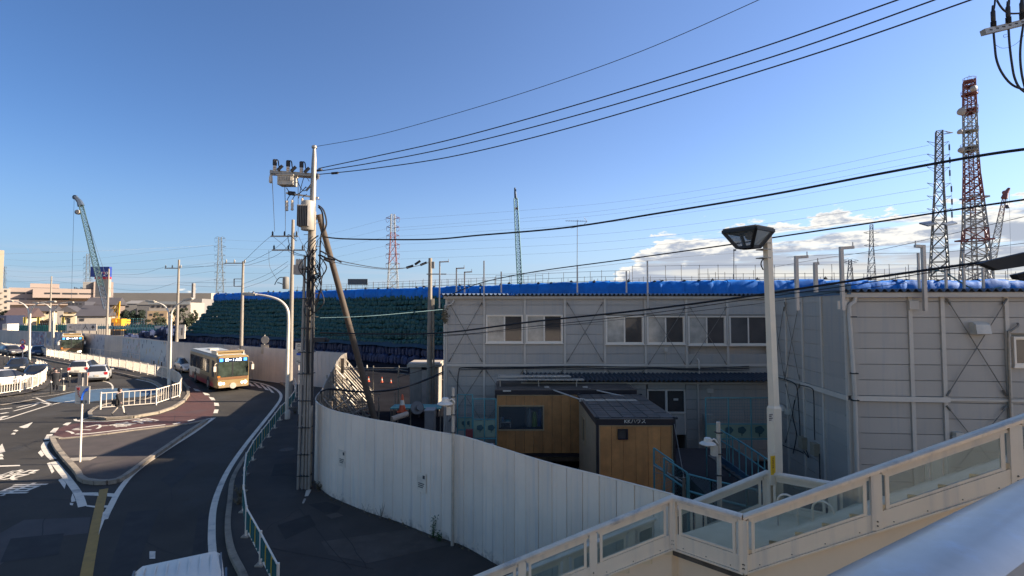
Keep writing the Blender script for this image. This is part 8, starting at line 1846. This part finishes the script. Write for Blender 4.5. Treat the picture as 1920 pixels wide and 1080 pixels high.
# black cable closure at the right edge
rt = thing('cable_closure', 'big black cable closures hanging at the right edge above the roof', 'cable closure', tuple(P(1880, 490, 9.4)))
mb = MB(); q = [P(1836, 494, 9.4), P(1850, 489, 9.35), P(1925, 472, 9.1), P(1925, 498, 9.1), P(1868, 507, 9.3), P(1850, 500, 9.35)]; mb.extr([p + V(0, -.06, 0) for p in q], (0, .14, 0)); mb.build('closure', MDARK, rt, fix=True)
mb = MB(); q = [P(1900, 515, 9.4), P(1930, 508, 9.3), P(1930, 527, 9.3), P(1905, 523, 9.4)]; mb.extr([p + V(0, -.06, 0) for p in q], (0, .14, 0)); mb.build('closure', MDARK, rt, fix=True)
MTH = M('wire_thin', (.09, .095, .10), .6)
gtxt = 'distribution wires between the roadside poles'
DW = ['left of three wires from the slender pole down to the short crossarm pole', 'middle of three wires from the slender pole to the short crossarm pole', 'right of three wires from the slender pole to the short crossarm pole',
      'left of three near vertical drop wires beside the tall pole', 'middle of three near vertical drop wires beside the tall pole', 'right of three near vertical drop wires beside the tall pole', 'short wire from the slender pole crossarm end to the tall pole', 'long slack wire from the slender pole crossarm to the tall pole', 'wire hanging down from the lower crossarm of the slender pole',
      'upper low wire from the slender pole to the pole behind the bus', 'lower low wire from the slender pole to the pole behind the bus', 'top front wire between the short crossarm pole and the dark pole', 'top rear wire between the short crossarm pole and the dark pole', 'upper of the low wires reaching the dark pole', 'lower of the low wires reaching the dark pole',
      'upper wire from the dark pole to the pole right of the store sign', 'lower sagging wire from the dark pole toward the store sign', 'upper wire in front of the mall roof', 'lower wire in front of the mall facade', 'wire leaving the thin dark pole to the left border']
for k, pts in enumerate((((508, 443, 36.5), (490, 458, 41), (457, 490, 49)), ((545, 441, 36.5), (510, 470, 42), (470, 490, 48), (455, 494, 49)), ((558, 443, 36.5), (520, 478, 42), (470, 496, 48), (455, 498, 49)),
    ((510, 326, 18.7), (512, 370, 26), (515, 434, 36.3)), ((534, 350, 18.7), (535, 400, 26), (535, 436, 36.4)), ((559, 340, 18.7), (559, 390, 26), (559, 436, 36.4)),
    ((560, 443, 36.4), (566, 456, 30), (580, 470, 19)), ((511, 443, 36.3), (530, 458, 30), (545, 474, 26), (578, 482, 19)), ((504, 469, 36.4), (506, 500, 37), (519, 524, 36)),
    ((540, 490, 36), (500, 515, 42), (457, 532, 49)), ((540, 498, 36), (500, 525, 42), (457, 540, 49)), ((422, 494, 49), (380, 500, 53), (337, 503, 57)), ((457, 497, 49), (400, 499, 53), (335, 501, 57.5)), ((452, 528, 49), (400, 530, 53), (333, 529, 57.5)), ((452, 536, 49), (400, 538, 53), (333, 534, 57.5)),
    ((309, 500, 57.5), (260, 514, 64), (202, 515, 74)), ((330, 530, 57.5), (270, 545, 65), (202, 540, 74)), ((200, 525, 74), (150, 532, 82), (94, 526, 89)), ((200, 548, 74), (150, 552, 82), (94, 548, 89)), ((93, 525, 89), (50, 528, 96), (-10, 526, 104)))):
    wire(DW[k], pts, .012 if k > 5 else .014, MTH, gtxt, 6)
wire('bundle of cables from the leaning strut to the yard pole', ((615, 483, 18.8), (660, 494, 20.5), (720, 503, 23), (770, 501, 27), (806, 492, 30)), .016, MCABLE, None, 6); wire('lower cable of the bundle from the leaning strut to the yard pole', ((618, 489, 18.8), (660, 498, 20.5), (730, 505, 23), (780, 499, 27), (806, 490, 30)), .012, MCABLE, None, 6)
mb = MB()
for x0, y0, x1, y1, Y in ((608, 486, 622, 492, 18.9), (762, 502, 775, 498, 26), (778, 496, 788, 489, 28), (788, 497, 800, 492, 29)): mb.tube(P(x0, y0, Y), P(x1, y1, Y), .07 if Y > 20 else .05, 7)
tag(mb.build('cable_clamp', MDARK), 'black cable clamps on the bundle between the strut and the yard pole', 'clamp')
wire('thin wire from the yard pole across the railings to the right', ((806, 514, 30), (1000, 511, 32), (1300, 480, 36), (1500, 470, 40)), .008, MTH); wire('thin teal wire from the tall pole to the office corner', ((600, 596, 18.7), (700, 592, 20), (832, 580, 23)), .009, M('wire_teal', (.2, .3, .28), .6))
wire('low wire crossing the clouds from the lamp post to the right edge', ((1445, 502, 30), (1540, 485, 26), (1640, 470, 22), (1760, 444, 18), (1930, 404, 14)), .010, MTH); wire('level wire crossing the towers at the right edge', ((1475, 482, 40), (1600, 476, 34), (1760, 473, 28), (1930, 455, 20)), .012, MCABLE)
# far transmission lines
gl = 'hair thin far transmission lines'; ORD = ['topmost', 'second highest', 'third highest', 'fourth highest', 'fifth highest', 'sixth highest', 'lowest']
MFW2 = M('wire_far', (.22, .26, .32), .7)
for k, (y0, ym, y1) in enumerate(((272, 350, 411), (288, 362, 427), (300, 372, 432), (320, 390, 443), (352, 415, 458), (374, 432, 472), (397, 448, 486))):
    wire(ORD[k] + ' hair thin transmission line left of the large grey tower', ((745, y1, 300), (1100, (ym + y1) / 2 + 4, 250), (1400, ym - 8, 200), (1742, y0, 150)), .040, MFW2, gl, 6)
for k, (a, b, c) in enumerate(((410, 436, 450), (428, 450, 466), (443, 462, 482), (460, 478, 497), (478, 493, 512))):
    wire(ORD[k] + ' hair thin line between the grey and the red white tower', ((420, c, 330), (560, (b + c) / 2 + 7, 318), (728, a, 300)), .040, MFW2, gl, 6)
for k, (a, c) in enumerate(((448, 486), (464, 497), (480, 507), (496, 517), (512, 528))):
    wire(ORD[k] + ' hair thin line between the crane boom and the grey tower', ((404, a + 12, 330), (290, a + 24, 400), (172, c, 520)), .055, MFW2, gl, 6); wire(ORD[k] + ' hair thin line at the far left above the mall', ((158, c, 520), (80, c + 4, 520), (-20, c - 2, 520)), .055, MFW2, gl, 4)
wire('long faint wire high above the mall and the crane boom', ((-20, 477, 260), (200, 470, 280), (400, 460, 325)), .045, MFW2)
# ---------------------------------------------------------------- birds are left out; finish
for o in bpy.data.objects:
    if o.type == 'MESH' and o.parent is None and 'label' not in o and 'kind' not in o: print('UNTAGGED', o.name)
print('objects', len(bpy.data.objects), 'tris', sum(len(m.polygons) for m in bpy.data.meshes) * 2)
